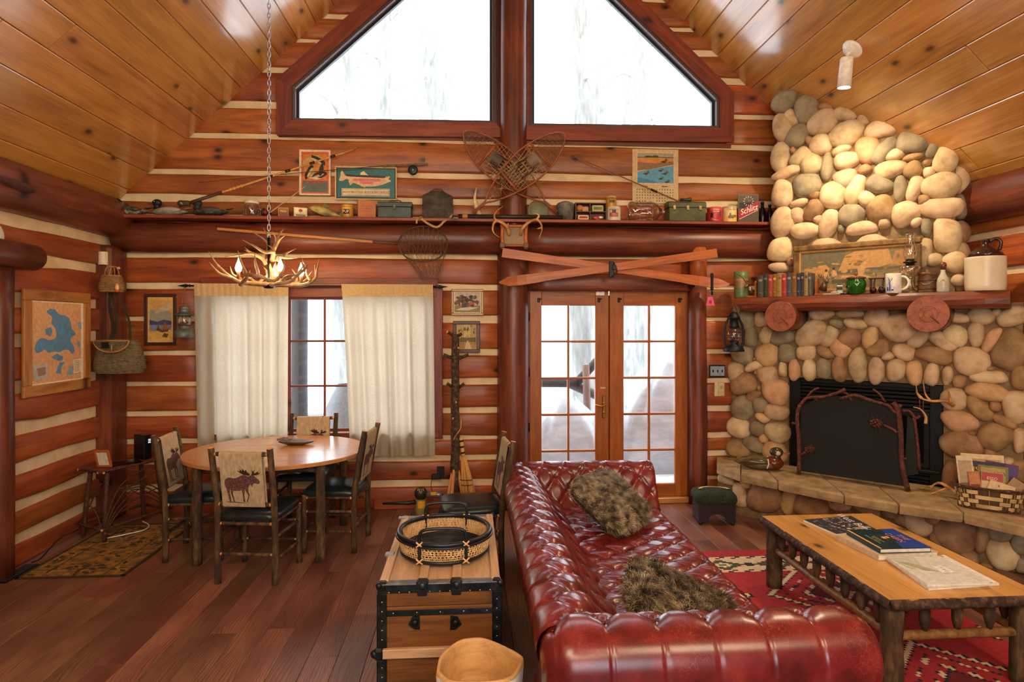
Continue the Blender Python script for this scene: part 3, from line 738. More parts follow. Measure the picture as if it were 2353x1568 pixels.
LOW = """360,585,62,72,20,g 470,575,52,58,0,t 895,540,92,42,0,t 1098,535,100,34,0,t 1300,565,96,74,0,t 1460,630,138,108,0,t 395,705,50,70,0,g 505,690,52,62,10,t 615,705,88,62,-10,g
830,680,124,92,-30,t 1008,605,52,34,15,g 1142,608,85,40,5,t 955,700,58,78,25,t 1105,712,80,78,20,b 1250,712,60,80,0,o 1882,565,84,40,5,t 2045,550,98,68,20,t 2155,525,34,30,0,t
2268,557,114,74,-25,t 1597,715,96,50,-50,t 1770,730,120,52,38,t 1857,695,92,78,35,t 2010,680,60,98,0,t 2118,725,54,98,25,o 2262,800,142,152,20,b 335,830,80,70,0,g 510,830,88,82,20,o
650,820,66,68,0,g 790,815,74,52,-5,t 925,812,74,36,30,b 1040,785,76,64,30,o 1305,785,84,58,-30,b 1490,810,90,54,25,t 1710,832,132,64,10,b 1378,842,46,31,-25,t 1975,875,138,98,0,t
705,940,44,74,0,o 815,940,52,80,-8,t 915,930,54,78,0,g 1026,935,54,92,0,b 1160,905,68,120,0,t 1293,945,60,98,0,t 1433,940,66,86,10,t 1565,960,60,93,0,o 1690,972,58,82,10,t
1805,980,43,67,0,t 285,950,56,75,0,t 415,912,68,33,-25,t 515,978,72,72,-10,t 622,935,29,57,0,t 425,860,13,13,0,b 340,1040,98,78,-30,b 435,957,15,19,0,b 570,1092,98,92,0,o
410,1125,62,36,-25,b 455,1070,15,19,0,b 335,1215,86,94,20,g 457,1190,54,54,0,g 575,1242,84,60,0,t 475,1282,53,32,25,o 306,1348,82,82,0,t 440,1362,57,54,0,g 585,1387,88,78,0,t
485,1432,34,34,0,o 415,1475,78,52,25,g 300,1515,84,78,20,b 565,1530,88,80,0,o 1890,1022,52,50,0,b 2100,990,145,44,0,t 2095,1097,172,62,8,o 2115,930,37,17,0,b 2322,990,68,90,0,b
1850,1150,94,84,0,t 2145,1202,47,40,0,b 2035,1217,72,100,-35,b 2295,1205,104,116,0,t 1890,1307,134,78,8,o 2215,1310,98,40,28,b 2145,1417,130,104,20,b 2322,1445,50,94,0,t 1905,1477,165,98,0,b
1980,1392,37,22,0,b 2105,1532,44,42,0,b 1825,1705,62,108,0,b 2240,1597,42,32,0,t 2335,1668,72,84,0,b 2010,1660,80,70,0,b 2140,1690,70,60,0,b 1950,1800,80,60,0,b 340,1640,90,50,0,t 520,1640,80,40,0,t"""
BASE = """215,477,58,34,10,t 315,587,48,90,-10,t 358,505,40,34,0,o 490,602,125,115,0,b 665,632,56,93,10,o 820,665,128,88,0,b 1025,652,88,46,5,t 1220,672,112,57,15,b 1395,717,63,40,10,b
1480,765,64,44,10,b 1590,795,112,78,25,t 1860,875,155,124,10,b 2055,890,57,113,5,b 2172,862,98,62,10,g 2197,1012,118,108,0,t 2315,940,62,73,0,g 2335,1095,46,58,0,g 1730,900,60,60,0,b
1700,760,70,40,10,b 1960,1040,70,60,0,b 2080,1110,50,40,0,b"""
sd = 0
for spec, ox, oy, sc, off in ((UPS, 1653, 150, 2.851, .0), (LOW, 1600, 550, 3.125, .0), (BASE, 1600, 950, 3.125, .36)):
    for it in spec.split():
        x, y, a, b, g_, tn = it.split(','); sd += 1
        stone(ox+float(x)/sc, oy+float(y)/sc, float(a)/sc, float(b)/sc, float(g_), tn, off, seed=sd)
# side stones of the chimney's right return, and of its left edge
t1 = Pf(2205, 500)[1]; t0 = Pf(1778, 500)[1]
for k, (z, h) in enumerate(((3.05, .15), (2.82, .12), (2.60, .11), (2.40, .14), (2.18, .10))):
    M = FM.copy(); M.translation = FO+TD*(t1-.01)+UP*z-ND*.16
    Mb().ell((0, 0, 0), (.075, .13, h*.95), 12, 8).build('stone', ST['tgbtt'[k]], fire, M)
# mortar: chimney block, lower breast with the firebox opening, hearth base
FT0, FT1 = Pf(1812, 980)[1], Pf(2168, 980)[1]; FZ1 = Pf(1990, 876)[2]; HZT = .47
LB1 = (XR-CF)*R2
def fbox(m, ta, tb, za, zb, ya, yb): m.box(((ta+tb)/2, (ya+yb)/2, (za+zb)/2), (tb-ta, yb-ya, zb-za))
m = Mb()
fbox(m, t0+.03, t1-.03, 2.0, 4.12, .0, .45)
fbox(m, .03, FT0, .40, 2.0, .0, .1); fbox(m, FT1, LB1, .40, 2.0, .0, .1); fbox(m, FT0-.01, FT1+.01, FZ1, 2.0, .0, .1)
m2 = Mb(); 
for f in (m,):
    f.build('mortar_body', MORTAR, fire, FM)
# hearth base with its end turned to the back wall
def pc_(t, off): p = FO+TD*t+ND*off; return (p.x, p.y)
hb = [(2.60, -.012), (2.43, -.26), (2.50, -.36), pc_(LB1-.02, .36) if False else (4.28, -2.12), (4.28, -1.66), (2.68, -.012)]
Mb().prism(hb, 0, .42).build('hearth_base', MORTAR, fire)
# hearth slabs: real pieces with joints
front = [Pz(px, py, HZT) for px, py in ((1647, 1069), (1702, 1088), (1788, 1106), (1940, 1137), (2066, 1158), (2214, 1178), (2370, 1212))]
back_t = [.02, .12, .28, .80, 1.24, 1.72, 2.31]
bk = [FO+TD*t-ND*.0 for t in back_t]; bk[0] = Vector((2.52, -.012, 0))
for k in range(6):
    a, b, c, d = front[k], front[k+1], bk[k+1], bk[k]
    g = (b-a).normalized()*.004
    poly = []
    for q in range(6): 
        p = a.lerp(b, q/5)+ND*(.012*noise.noise((k*3+q*.9, 2, 1))); p = p+g*(1-q/2.5); poly.append((p.x, p.y))
    poly += [(c.x, min(c.y, -.012)), (d.x, min(d.y, -.012))]
    poly = [(min(x, 4.285), y) for x, y in poly]
    mm = Mb().prism(poly, HZT-.075, HZT-.012)
    ins = []
    cx_ = sum(x for x, y in poly)/len(poly); cy_ = sum(y for x, y in poly)/len(poly)
    n = len(poly); top = [(x+(cx_-x)*.03, y+(cy_-y)*.05) for x, y in poly]
    ar = sum(poly[i][0]*poly[(i+1) % n][1]-poly[(i+1) % n][0]*poly[i][1] for i in range(n))
    if ar < 0: poly, top = poly[::-1], top[::-1]
    mm = Mb()
    bot = [(x+(cx_-x)*.02+.01*noise.noise((x*9, y*9, 4)), y+(cy_-y)*.03) for x, y in poly]
    vs = [(x, y, HZT-.078) for x, y in bot]+[(x, y, HZT-.055) for x, y in poly]+[(x, y, HZT-.016) for x, y in poly]+[(x, y, HZT) for x, y in top]
    fs = [tuple(range(n))[::-1], tuple(range(3*n, 4*n))]
    for r_ in range(3):
        for i in range(n):
            j = (i+1) % n; fs.append((r_*n+i, r_*n+j, (r_+1)*n+j, (r_+1)*n+i))
    mm.add(vs, fs).build('hearth_slab', SLAB, fire)
# mantel and its two corbel logs
za, zb2 = Pc(1690, 703, 2.2).z, Pc(2320, 682, 2.2).z
ma = Pc(1688, 704, 2.2); mb_ = Pc(2321, 682, 2.2)
ta, tb = (ma-FO).dot(TD), (mb_-FO).dot(TD)
MZ = 2.085
MF = FM.copy(); MF.translation = FO+UP*(MZ-.065)
k = 14; vs, fs = [], []
prof = [(-.30, .045), (-.325, -.0), (-.315, -.04), (-.285, -.068), (.005, -.068), (.005, .065), (-.285, .065)]
for i in range(k+1):
    x = ta+(tb-ta)*i/k
    for y, z in prof:
        q = noise.noise((x*2.2, z*20, 1))*.012
        e = .03 if i in (0, k) else 0
        vs.append((x+(.05 if i == 0 and z < 0 else 0), min(y-q if y < -.2 else y, .005)+(e if y < -.2 else 0), z+(noise.noise((x*2, 5, z*9))*.008 if y < -.2 and z < .06 else 0)))
n = len(prof)
for i in range(k):
    for j in range(n): fs.append((i*n+j, i*n+(j+1) % n, (i+1)*n+(j+1) % n, (i+1)*n+j)[::-1])
fs += [tuple(range(n)), tuple(k*n+j for j in range(n))[::-1]]
Mb().add(vs, fs).build('mantel_slab', LOGD, fire, MF)
ENDG = wood('log_end_grain', '#b06a48', '#95513a', '#6d3426', .5, 2, 0, .05, bmp=.1)
for px, py, rr in ((1792, 727, .138), (2133, 722, .142)):
    c = Pc(px, py, 2.12); o = rlog('corbel_log', c, c-ND*((CF-2.12)/R2+.0), rr, LOGD, fire, n=24, seed=int(px), wob=.03, capmat=ENDG)
    c2 = c+ND*.003
    mk = Mb()
    for q in (.22, .45):
        mk.tube([c2+TD*math.cos(a)*rr*q+UP*math.sin(a)*rr*q for a in [2*PI*i/20 for i in range(20)]], .0012, 4, closed=True)
    mk.tube([c2, c2+TD*.03-UP*.03, c2+TD*.07-UP*.075], [.001, .006, .004], 5)
    tag(mk.build('growth_rings', C('#6e3626'), fire), kind='stuff')
# firebox insert
ins = thing('fireplace_insert', 'black metal fireplace insert with louvres and dark glass front', 'fireplace insert', FO+TD*((FT0+FT1)/2)+UP*HZT)
yF = .03
IM = FM
z0 = HZT+.002
fm = lambda *a: a
def ibox(name, ta, tb, za, zb, ya, yb, mat, bev=.004): return Mb().box(((ta+tb)/2, (ya+yb)/2, (za+zb)/2), (tb-ta, yb-ya, zb-za), bev=bev).build(name, mat, ins, FM)
e = .004
ibox('surround', FT0+e, FT0+.10, z0, FZ1-.005, yF, yF+.03, IRON); ibox('surround', FT1-.10, FT1-e, z0, FZ1-.005, yF, yF+.03, IRON)
ibox('surround', FT0+.10, FT1-.10, FZ1-.045, FZ1-.005, yF, yF+.03, IRON)
for k in range(5): 
    zc = FZ1-.07-k*.034
    Mb().box((0, 0, 0), (FT1-FT0-.2, .034, .012), M=Matrix.Translation(((FT0+FT1)/2, yF+.012, zc)) @ Matrix.Rotation(-.5, 4, 'X')).build('louvre', IRON, ins, FM)
ibox('glass_frame', FT0+.10, FT1-.10, z0+.13, FZ1-.24, yF, yF+.02, IRON)
ibox('firebox_glass', FT0+.14, FT1-.14, z0+.17, FZ1-.28, yF-.004, yF+.002, C('#101113', .15))
for k in range(3):
    zc = z0+.03+k*.036
    Mb().box((0, 0, 0), (FT1-FT0-.2, .034, .012), M=Matrix.Translation(((FT0+FT1)/2, yF+.012, zc)) @ Matrix.Rotation(-.5, 4, 'X')).build('louvre', IRON, ins, FM)
ibox('back_box', FT0+.01, FT1-.01, z0, FZ1-.01, yF+.035, yF+.09, BLACKP, 0)
ibox('handle', FT1-.22, FT1-.02, z0+.10, z0+.125, yF-.07, yF-.05, IRON)
ibox('handle_stay', FT1-.06, FT1-.03, z0+.10, z0+.125, yF-.05, yF, IRON)
# twig fire screen
TWIG = mottled('rusted_twig_metal', ['#2c1512', '#53281f', '#7a4030'], 40, .7, .6, 8)
CS = 2.14
def q(px, py, c=CS): return Pc(px, py, c)
scr = thing('fire_screen', 'brown metal twig-framed fire screen with dark mesh on the hearth', 'fire screen', (q(1833, 1090).x, q(1833, 1090).y, HZT))
base_l, base_r = q(1836, 1094), q(2086, 1130); base_l.z = base_r.z = HZT+.009
def twig(name, pts, r, par=scr, c=CS, n=9):
    P = spline([q(*p, c) if len(p) == 2 else p for p in pts], 4); m = Mb()
    m.tube(P, [r*(1+.22*noise.noise((i*.7, r*99, 3))) for i in range(len(P))], n); return m.build(name, TWIG, par)
twig('twig_leg', [base_l, (1836, 1020), (1832, 960), (1838, 930)], .017)
twig('twig_leg', [base_r, (2073, 1070), (2070, 1000), (2064, 945), (2052, 925)], .02)
twig('twig_arch', [(1838, 932), (1855, 915), (1890, 913), (1925, 903), (1942, 895)], .014)
twig('twig_arch', [(1930, 917), (1965, 909), (2000, 921), (2040, 932), (2058, 948), (2070, 930)], .014)
for pts in ([(1855, 912), (1868, 898), (1882, 892)], [(2035, 925), (2020, 905), (2006, 895)], [(1870, 914), (1878, 922)], [(1928, 897), (1945, 905), (1958, 922)], [(1832, 975), (1820, 972)], [(2070, 1055), (2084, 1054)]): twig('twig_branch', pts, .009, n=7)
twig('twig_branch', [(1838, 1046), (1850, 1040), (1858, 1034), (1872, 1030)], .012)
twig('twig_branch', [(2062, 995), (2048, 985), (2030, 978)], .011)
# mesh panel and pine cones
a0, a1, a2, a3 = q(1838, 1088), q(2080, 1124), q(2062, 950), q(1840, 935)
P = [base_l+UP*.03, base_r+UP*.03, a2, q(2010, 925), q(1950, 910), q(1880, 915), a3]
Mb().add([tuple(p-ND*.006) for p in P]+[tuple(p-ND*.010) for p in P], [tuple(range(7)), tuple(range(7, 14))[::-1]]+[(i, (i+1) % 7, 7+(i+1) % 7, 7+i)[::-1] for i in range(7)]).build('mesh_panel', mottled('screen_mesh', ['#0e0d0d', '#171615'], 300, .75, .3), scr)
for px, py, s_ in ((2016, 972, 1), (1862, 1033, .8)):
    c = q(px, py)+ND*.02; m = Mb()
    for k in range(26):
        a = k*2.4; h = k/26; r_ = .032*s_*math.sin(PI*(.15+.8*h))
        p_ = c+TD*(h-.5)*.085*s_+(UP*math.cos(a)+ND*math.sin(a))*r_*.8
        m.ell(p_, (.011*s_, .008*s_, .011*s_), 6, 4)
    tag(m.build('pine_cone', TWIG, scr), kind='stuff')
    m = Mb()
    for k in range(12):
        d_ = (TD*random.uniform(-.6, .6)+UP*random.choice((-1, 1))*random.uniform(.5, 1)).normalized()*random.uniform(.05, .1)*s_
        m.tube([c, c+d_], [.0025, .001], 4)
    tag(m.build('pine_needles', TWIG, scr), kind='stuff')
# hinged side wing
wc = 2.24
twig('twig_leg', [q(2112, 1080, wc)*1, (2110, 1040), (2104, 985), (2100, 960)], .013, c=wc)
twig('twig_arch', [(2074, 945), (2090, 946), (2104, 962), (2114, 956)], .012, c=wc)
P = [q(2078, 1095, wc), q(2110, 1090, wc), q(2104, 968, wc), q(2085, 955, wc)]
Mb().add([tuple(p) for p in P]+[tuple(p-ND*.004) for p in P], [(0, 1, 2, 3), (7, 6, 5, 4)]).build('side_panel', C('#191715', .7), scr)
# antlers on the hearth and hanging bottle-opener antler
HORN = mottled('antler_horn', ['#8a5a30', '#c08a50', '#e0b780'], 12, .5, .25, 6)
def antler(m, base, pts_list, r0):
    for pts in pts_list:
        P = spline(pts, 4); L = len(P); m.tube(P, [r0*(1-.85*(i/(L-1))**1.4)+.0015 for i in range(L)], 8)
    return m
c1 = 2.36
t = thing('antler_hook', 'pale antler fixed to the stones right of the fire, hung with a carved piece', 'antler', q(2186, 938, 2.52))
m = Mb(); A = lambda px, py, c=2.40: Pc(px, py, c)
m.tube(spline([A(2190, 932, 2.56), A(2175, 922, 2.48), A(2140, 922), A(2115, 915), A(2105, 900)], 5), [.016-.012*i/20 for i in range(21)], 8)
m.tube(spline([A(2138, 922), A(2126, 905), A(2121, 873)], 4), [.011-.009*i/8 for i in range(9)], 8)
m.tube(spline([A(2120, 917), A(2108, 903), A(2105, 884)], 4), [.010-.008*i/8 for i in range(9)], 8)
m.tube(spline([A(2184, 925, 2.48), A(2181, 905, 2.46), A(2177, 891, 2.44)], 4), [.012-.01*i/8 for i in range(9)], 8)
m.build('antler_beam', HORN, t)
Mb().tube([A(2113, 917), A(2114, 940)], .002, 5).tube([A(2122, 918), A(2121, 943)], .002, 5).build('hanging_string', C('#8a6a44'), t)
Mb().tube(spline([A(2099, 936), A(2115, 941), A(2127, 957), A(2127, 974)], 5), [.004+.009*i/15 for i in range(16)], 8).build('carved_horn', HORN, t)
t = thing('antler', 'brown shed antler lying on the hearth beside the magazine basket', 'antler', Pz(2150, 1130, HZT))
B = lambda px, py, h: Pz(px, py, HZT+h)
m = Mb(); m.tube(spline([B(2215, 1145, .03), B(2190, 1128, .06), B(2165, 1112, .10), B(2150, 1112, .09), B(2138, 1122, .05)], 4), [.017-.012*i/16 for i in range(17)], 8)
m.tube(spline([B(2180, 1122, .07), B(2160, 1128, .05), B(2132, 1138, .008)], 4), [.013-.010*i/8 for i in range(9)], 8)
m.tube(spline([B(2142, 1118, .06), B(2128, 1120, .03), B(2114, 1124, .008)], 4), [.010-.008*i/8 for i in range(9)], 8)
m.build('antler_beam', HORN, t)
# spotlight can on the ceiling
lc = CAM+ray(1960, 112)*((RZ-SR*(0-RX)-CAM.z)/(ray(1960, 112).z+SR*ray(1960, 112).x))
NR = Vector((-SR, 0, -1)).normalized()
t = thing('ceiling_spotlight', 'white adjustable ceiling spotlight lit above the chimney', 'spotlight', lc)
M = Matrix.Translation(lc) @ NR.to_track_quat('Z', 'Y').to_matrix().to_4x4()
SHADE = C('#ece4d4', .4)
Mb().lathe([(.085, .0), (.085, .012), (.07, .03), (.0, .038)], 24, M).build('ceiling_plate', SHADE, t)
piv = lc+NR*.07; Mb().tube([lc+NR*.03, piv], .012, 10).build('swivel', SHADE, t)
ax = (Ps(1941, 186, (piv-CAM).dot(FW)+.02)-piv).normalized()
top = piv+ax*.02; Q = Matrix.Translation(top) @ ax.to_track_quat('Z', 'Y').to_matrix().to_4x4()
Mb().lathe([(.0, 0), (.045, .003), (.05, .02), (.052, .24), (.048, .24), (.046, .21), (0, .21)], 24, Q).build('can', SHADE, t)
Mb().lathe([(0, .232), (.046, .226)], 24, Q).build('bulb_face', C('#fff0d0', .5, em=60), t)
lp = top+ax*.26
lamp('spotlight_beam', 'SPOT', lp, 122, (1, .78, .50), .05, aim=Vector((3.05, -1.0, .6)), cone=160, blend=.9)
# ================================================================== FURNITURE
LEATHER, nt, bs = newmat('red_leather')
vo = nd(nt, 'ShaderNodeTexVoronoi', feature='DISTANCE_TO_EDGE'); vo.inputs['Scale'].default_value = 40
nz = nd(nt, 'ShaderNodeTexNoise'); nz.inputs['Scale'].default_value = 9; nz.inputs['Detail'].default_value = 4
cc = coords(nt, (1, 1, 1), False); nt.links.new(cc, nz.inputs[0])
nt.links.new(mixc(nt, .12, cc, nz.outputs['Color']), vo.inputs[0])
cr = ramp(nt, vo.outputs['Distance'], [(.0, (.8, .8, .8, 1)), (.035, (0, 0, 0, 1))])
gate = nd(nt, 'ShaderNodeTexNoise'); gate.inputs['Scale'].default_value = 4.5; gate.inputs['Detail'].default_value = 3; nt.links.new(cc, gate.inputs[0])
gm_ = nd(nt, 'ShaderNodeMath', operation='MULTIPLY'); nt.links.new(cr, gm_.inputs[0]); nt.links.new(ramp(nt, gate.outputs[0], [(.42, (0, 0, 0, 1)), (.62, (.8, .8, .8, 1))]), gm_.inputs[1])
base = ramp(nt, nz.outputs[0], [(.3, '#4e1416'), (.5, '#6a1c1e'), (.72, '#842c2b')])
nt.links.new(mixc(nt, gm_.outputs[0], base, '#9a4a30'), bs.inputs['Base Color'])
bs.inputs['Roughness'].default_value = .26; bs.inputs['Specular IOR Level'].default_value = .65
bump(nt, bs, mixc(nt, .15, nz.outputs[0], cr), .12, .003)
LEATHERD = C('#5a1613', .35)
def tuft(u, w, a, b, amp):
    """depth of diamond-buttoned upholstery: u along, w across (0 at the first button row; negative is the plain pleated side)"""
    if w >= 0:
        s1, s2 = abs(math.sin(PI*(u/a+w/(2*b)))), abs(math.sin(PI*(u/a-w/(2*b))))
        return amp*(min(1, s1*s2*1.5)**.36-1)-amp*.45*math.exp(-(s1*s1+s2*s2)/.035)
    f = max(0.0, 1+w/.17); s1 = abs(math.sin(PI*u/a))
    return (amp*(min(1, s1*s1*1.5)**.36-1)-amp*.45*math.exp(-2*s1*s1/.035))*f**4-.006*math.exp(-(s1/.07)**2)
def resample(P, n):
    d = [0]
    for i in range(1, len(P)): d.append(d[-1]+(P[i]-P[i-1]).length)
    out, i = [], 0
    for k in range(n):
        t = d[-1]*k/(n-1)
        while i < len(P)-2 and d[i+1] < t: i += 1
        f = (t-d[i])/max(1e-9, d[i+1]-d[i]); out.append(P[i].lerp(P[i+1], f))
    return out, d[-1]
sofa = thing('chesterfield_sofa', 'oxblood red buttoned leather sofa with rolled arms and a low rolled back', 'sofa', (.9, -2.7, 0))
BTN = Mb().ell((0, 0, 0), (.011, .011, .007), 10, 6).mesh('button', LEATHERD)
def buttons(pts):
    for p, nn in pts:
        M = Matrix.Translation(p) @ nn.to_track_quat('Z', 'Y').to_matrix().to_4x4(); link('button', BTN, sofa, M)
def upholstered(name, prof, axis, s0, s1, wrow, a, b, amp, du=.0085, nw=72, r0=.0, r1=.0, rows=3, flip=False, cap0=False, cap1=False):
    P2, L = resample(spline([Vector((x, 0, z)) for x, z in prof], 8), nw)
    cen = sum(P2, Vector())/nw; nrm = []
    for i in range(nw):
        t = (P2[min(i+1, nw-1)]-P2[max(i-1, 0)]).normalized(); n_ = Vector((-t.z, 0, t.x)); nrm.append(n_)
    if (P2[nw//2]-cen).dot(nrm[nw//2]) < 0: nrm = [-x for x in nrm]
    ln = abs(s1-s0); nu = int(ln/du)+1
    def at(u, k, d=0):
        p = P2[k]+nrm[k]*d; s_ = u
        for e, R_ in ((u, r0), (ln-u, r1)):
            if R_ and e < R_: 
                sh = R_-math.sqrt(max(0, R_*R_-(R_-e)**2)); v = (cen-p); p = p+v*min(.9, sh/max(.05, v.length))
        s = s0+(s1-s0)*u/ln
        return Vector((p.x, s, p.z)) if axis == 'y' else Vector((s, p.x, p.z))
    vs, fs = [], []; phase = (ln % a)/2
    for i in range(nu):
        u = ln*i/(nu-1)
        for k in range(nw):
            w = L*k/(nw-1)-wrow
            vs.append(at(u, k, tuft(u-phase, w, a, b, amp)))
    for i in range(nu-1):
        for k in range(nw-1): fs.append((i*nw+k, i*nw+k+1, (i+1)*nw+k+1, (i+1)*nw+k))
    m = Mb().add(vs, fs, 0, True)
    for c_, i in ((cap0, 0), (cap1, nu-1)):
        if c_: m.add([vs[i*nw+k] for k in range(nw)], [tuple(range(nw))], 0, True)
    o = m.build(name, LEATHER, sofa)
    bt = []
    for r_ in range(rows):
        w = r_*b
        k = int(round((w+wrow)/L*(nw-1)))
        if k >= nw-2: break
        u = phase+(a/2 if r_ % 2 else 0)
        while u < ln-.03:
            if u > .03: bt.append((at(u, k, -amp*.9), nrm[k] if axis == 'y' else Vector((0, nrm[k].x, nrm[k].z))))
            u += a
    buttons(bt)
    return o
SX0, SXF, YF_, YN_ = .27, 1.44, -1.54, -3.52
bp = [(.37, .09), (.37, .30), (.355, .45), (.285, .53), (.245, .61), (.265, .69), (.34, .735), (.43, .725), (.50, .68), (.545, .61), (.61, .53), (.70, .45), (.80, .37)]
upholstered('back', bp, 'y', -1.22, -3.86, .60+.11, .186, .115, .028, rows=4, r0=.10)
apn = [(-1.22, .09), (-1.22, .40), (-1.20, .50), (-1.17, .58), (-1.18, .67), (-1.235, .725), (-1.31, .735), (-1.385, .70), (-1.43, .63), (-1.47, .54), (-1.52, .45), (-1.58, .37)]
upholstered('arm', apn, 'x', .36, SXF+.02, .66+.12, .165, .115, .027, rows=4, r1=.04, cap1=True)
anr = [(-3.97, .09), (-3.97, .40), (-4.01, .50), (-4.035, .59), (-4.01, .68), (-3.95, .73), (-3.86, .745), (-3.78, .715), (-3.73, .64), (-3.69, .55), (-3.63, .45), (-3.58, .37)]
upholstered('arm', anr, 'x', .255, 1.495, .66+.12, .19, .11, .030, rows=3, r0=.12, r1=.07, cap0=True, cap1=True)
def seatfn(u, v):
    y = -1.50-(3.68-1.50)*u; x = .68+(SXF-.68)*min(v/.86, 1)
    z = .445; 
    if v > .80:
        q_ = (v-.80)/.20*PI/2*1.05; x = SXF-.08+.08*math.sin(q_)+.012; z = .445-.085*(1-math.cos(q_))-.10*max(0, v-.93)
    else: x = .68+(SXF-.08-.68)*v/.80
    uu, ww = (y+1.5), x-.70
    d = tuft(-uu, max(0, min(ww, 9)), .18, .118, .028) if x < SXF-.04 else tuft(-uu, .118*6, .18, .118, .028)*max(0, 1-(v-.8)/.14)*.5
    return (x, y, z+d+.006*noise.noise((x*9, y*9, 1)))
Mb().grid(200, 84, seatfn).build('seat', LEATHER, sofa)
bt = []
for r_ in range(6):
    x = .70+r_*.118; y = -1.5-(.09 if r_ % 2 else 0)
    while y > -3.66:
        if x < SXF-.05 and y < -1.53: bt.append((Vector((x, y, .407)), Vector((0, 0, 1))))
        y -= .18
buttons(bt)
m = Mb().box((SXF-.05, -2.6, .21), (.08, 2.2, .26), bev=.02); m.build('front_rail', LEATHER, sofa)
Mb().box((.9, -2.6, .20), (.9, 2.5, .2)).build('inner_frame', LEATHERD, sofa)
for x, y in ((.45, -1.3), (1.38, -1.3), (.45, -3.85), (1.4, -3.85)): Mb().lathe([(.035, 0), (.045, .04), (.03, .09)], 12, Matrix.Translation((x, y, 0.012 if x > .9 else .001))).build('foot', C('#2a1510'), sofa)
# fur cushions
FURM, nt, bs = newmat('brown_fur'); nz = nd(nt, 'ShaderNodeTexNoise'); nz.inputs['Scale'].default_value = 22; nz.inputs['Detail'].default_value = 5
nt.links.new(coords(nt, (1, 1, 1), False), nz.inputs[0]); nt.links.new(ramp(nt, nz.outputs[0], [(.36, '#2e261e'), (.5, '#85735a'), (.62, '#bba98a')]), bs.inputs['Base Color']); bs.inputs['Roughness'].default_value = .7
def cushion(lab, M, sx, sy, sz, sd):
    t = link('fur_cushion', None, None, M); tag(t, lab, 'cushion'); t.empty_display_size = .1
    rs = random.Random(sd); e = lambda a, q_: math.copysign(abs(a)**q_, a)
    def pt(a, b):
        ca, sa, cb, sb = math.cos(a), math.sin(a), math.cos(b), math.sin(b)
        x, y = e(ca, .55)*abs(cb)**.5, e(sa, .55)*abs(cb)**.5
        return Vector((x*sx/2, y*sy/2, e(sb, 1.1)*sz/2*(1-.25*(x*x+y*y))))
    m = Mb().grid(36, 15, lambda u, v: pt(2*PI*u, PI*(v-.5)*.998), wrapu=True); m.v = [tuple(M @ Vector(p)) for p in m.v]
    m.build('cushion_cover', C('#3a2c20', .8), t, Matrix()); f = Mb()
    for k in range(24000):
        a, b = rs.uniform(0, 2*PI), math.acos(math.sqrt(rs.random())**2)*rs.choice((1, 1, -1)); p = pt(a, b)
        n_ = Vector((p.x/sx/sx, p.y/sy/sy, p.z/sz/sz*1.6)).normalized()
        fl = Vector((noise.noise(p*9)+.2, noise.noise(p*9+Vector((5, 5, 5)))-.9, .1))
        d = (n_*.26+fl*.8+Vector((rs.gauss(0, .2), rs.gauss(0, .2), rs.gauss(0, .2)))).normalized(); L = rs.uniform(.03, .06)
        w = d.cross(n_)
        if w.length < .1: continue
        w = w.normalized()*.0012; q_ = p+d*L*.55+n_*L*.15
        f.add([M @ (p-w), M @ (p+w), M @ (q_+w*.8), M @ (q_-w*.8), M @ (p+d*L)], [(0, 1, 2, 3), (3, 2, 4)])
    tag(f.build('fur', FURM, t), kind='stuff')
def orient(c, xd, zd):
    x = Vector(xd).normalized(); z = Vector(zd); z = (z-x*z.dot(x)).normalized(); y = z.cross(x)
    M = Matrix((x, y, z)).transposed().to_4x4(); M.translation = Vector(c); return M
cushion('shaggy brown fur cushion leaning on the sofa back near its far arm', orient((.955, -1.95, .615), (.35, .40, 0), (.40, -.36, .82)), .56, .50, .17, 1)
cushion('striped brown fur cushion slumped against the near sofa arm', orient((.95, -3.41, .56), (.47, -.12, -.2), (.30, -.20, .90)), .54, .46, .16, 2)
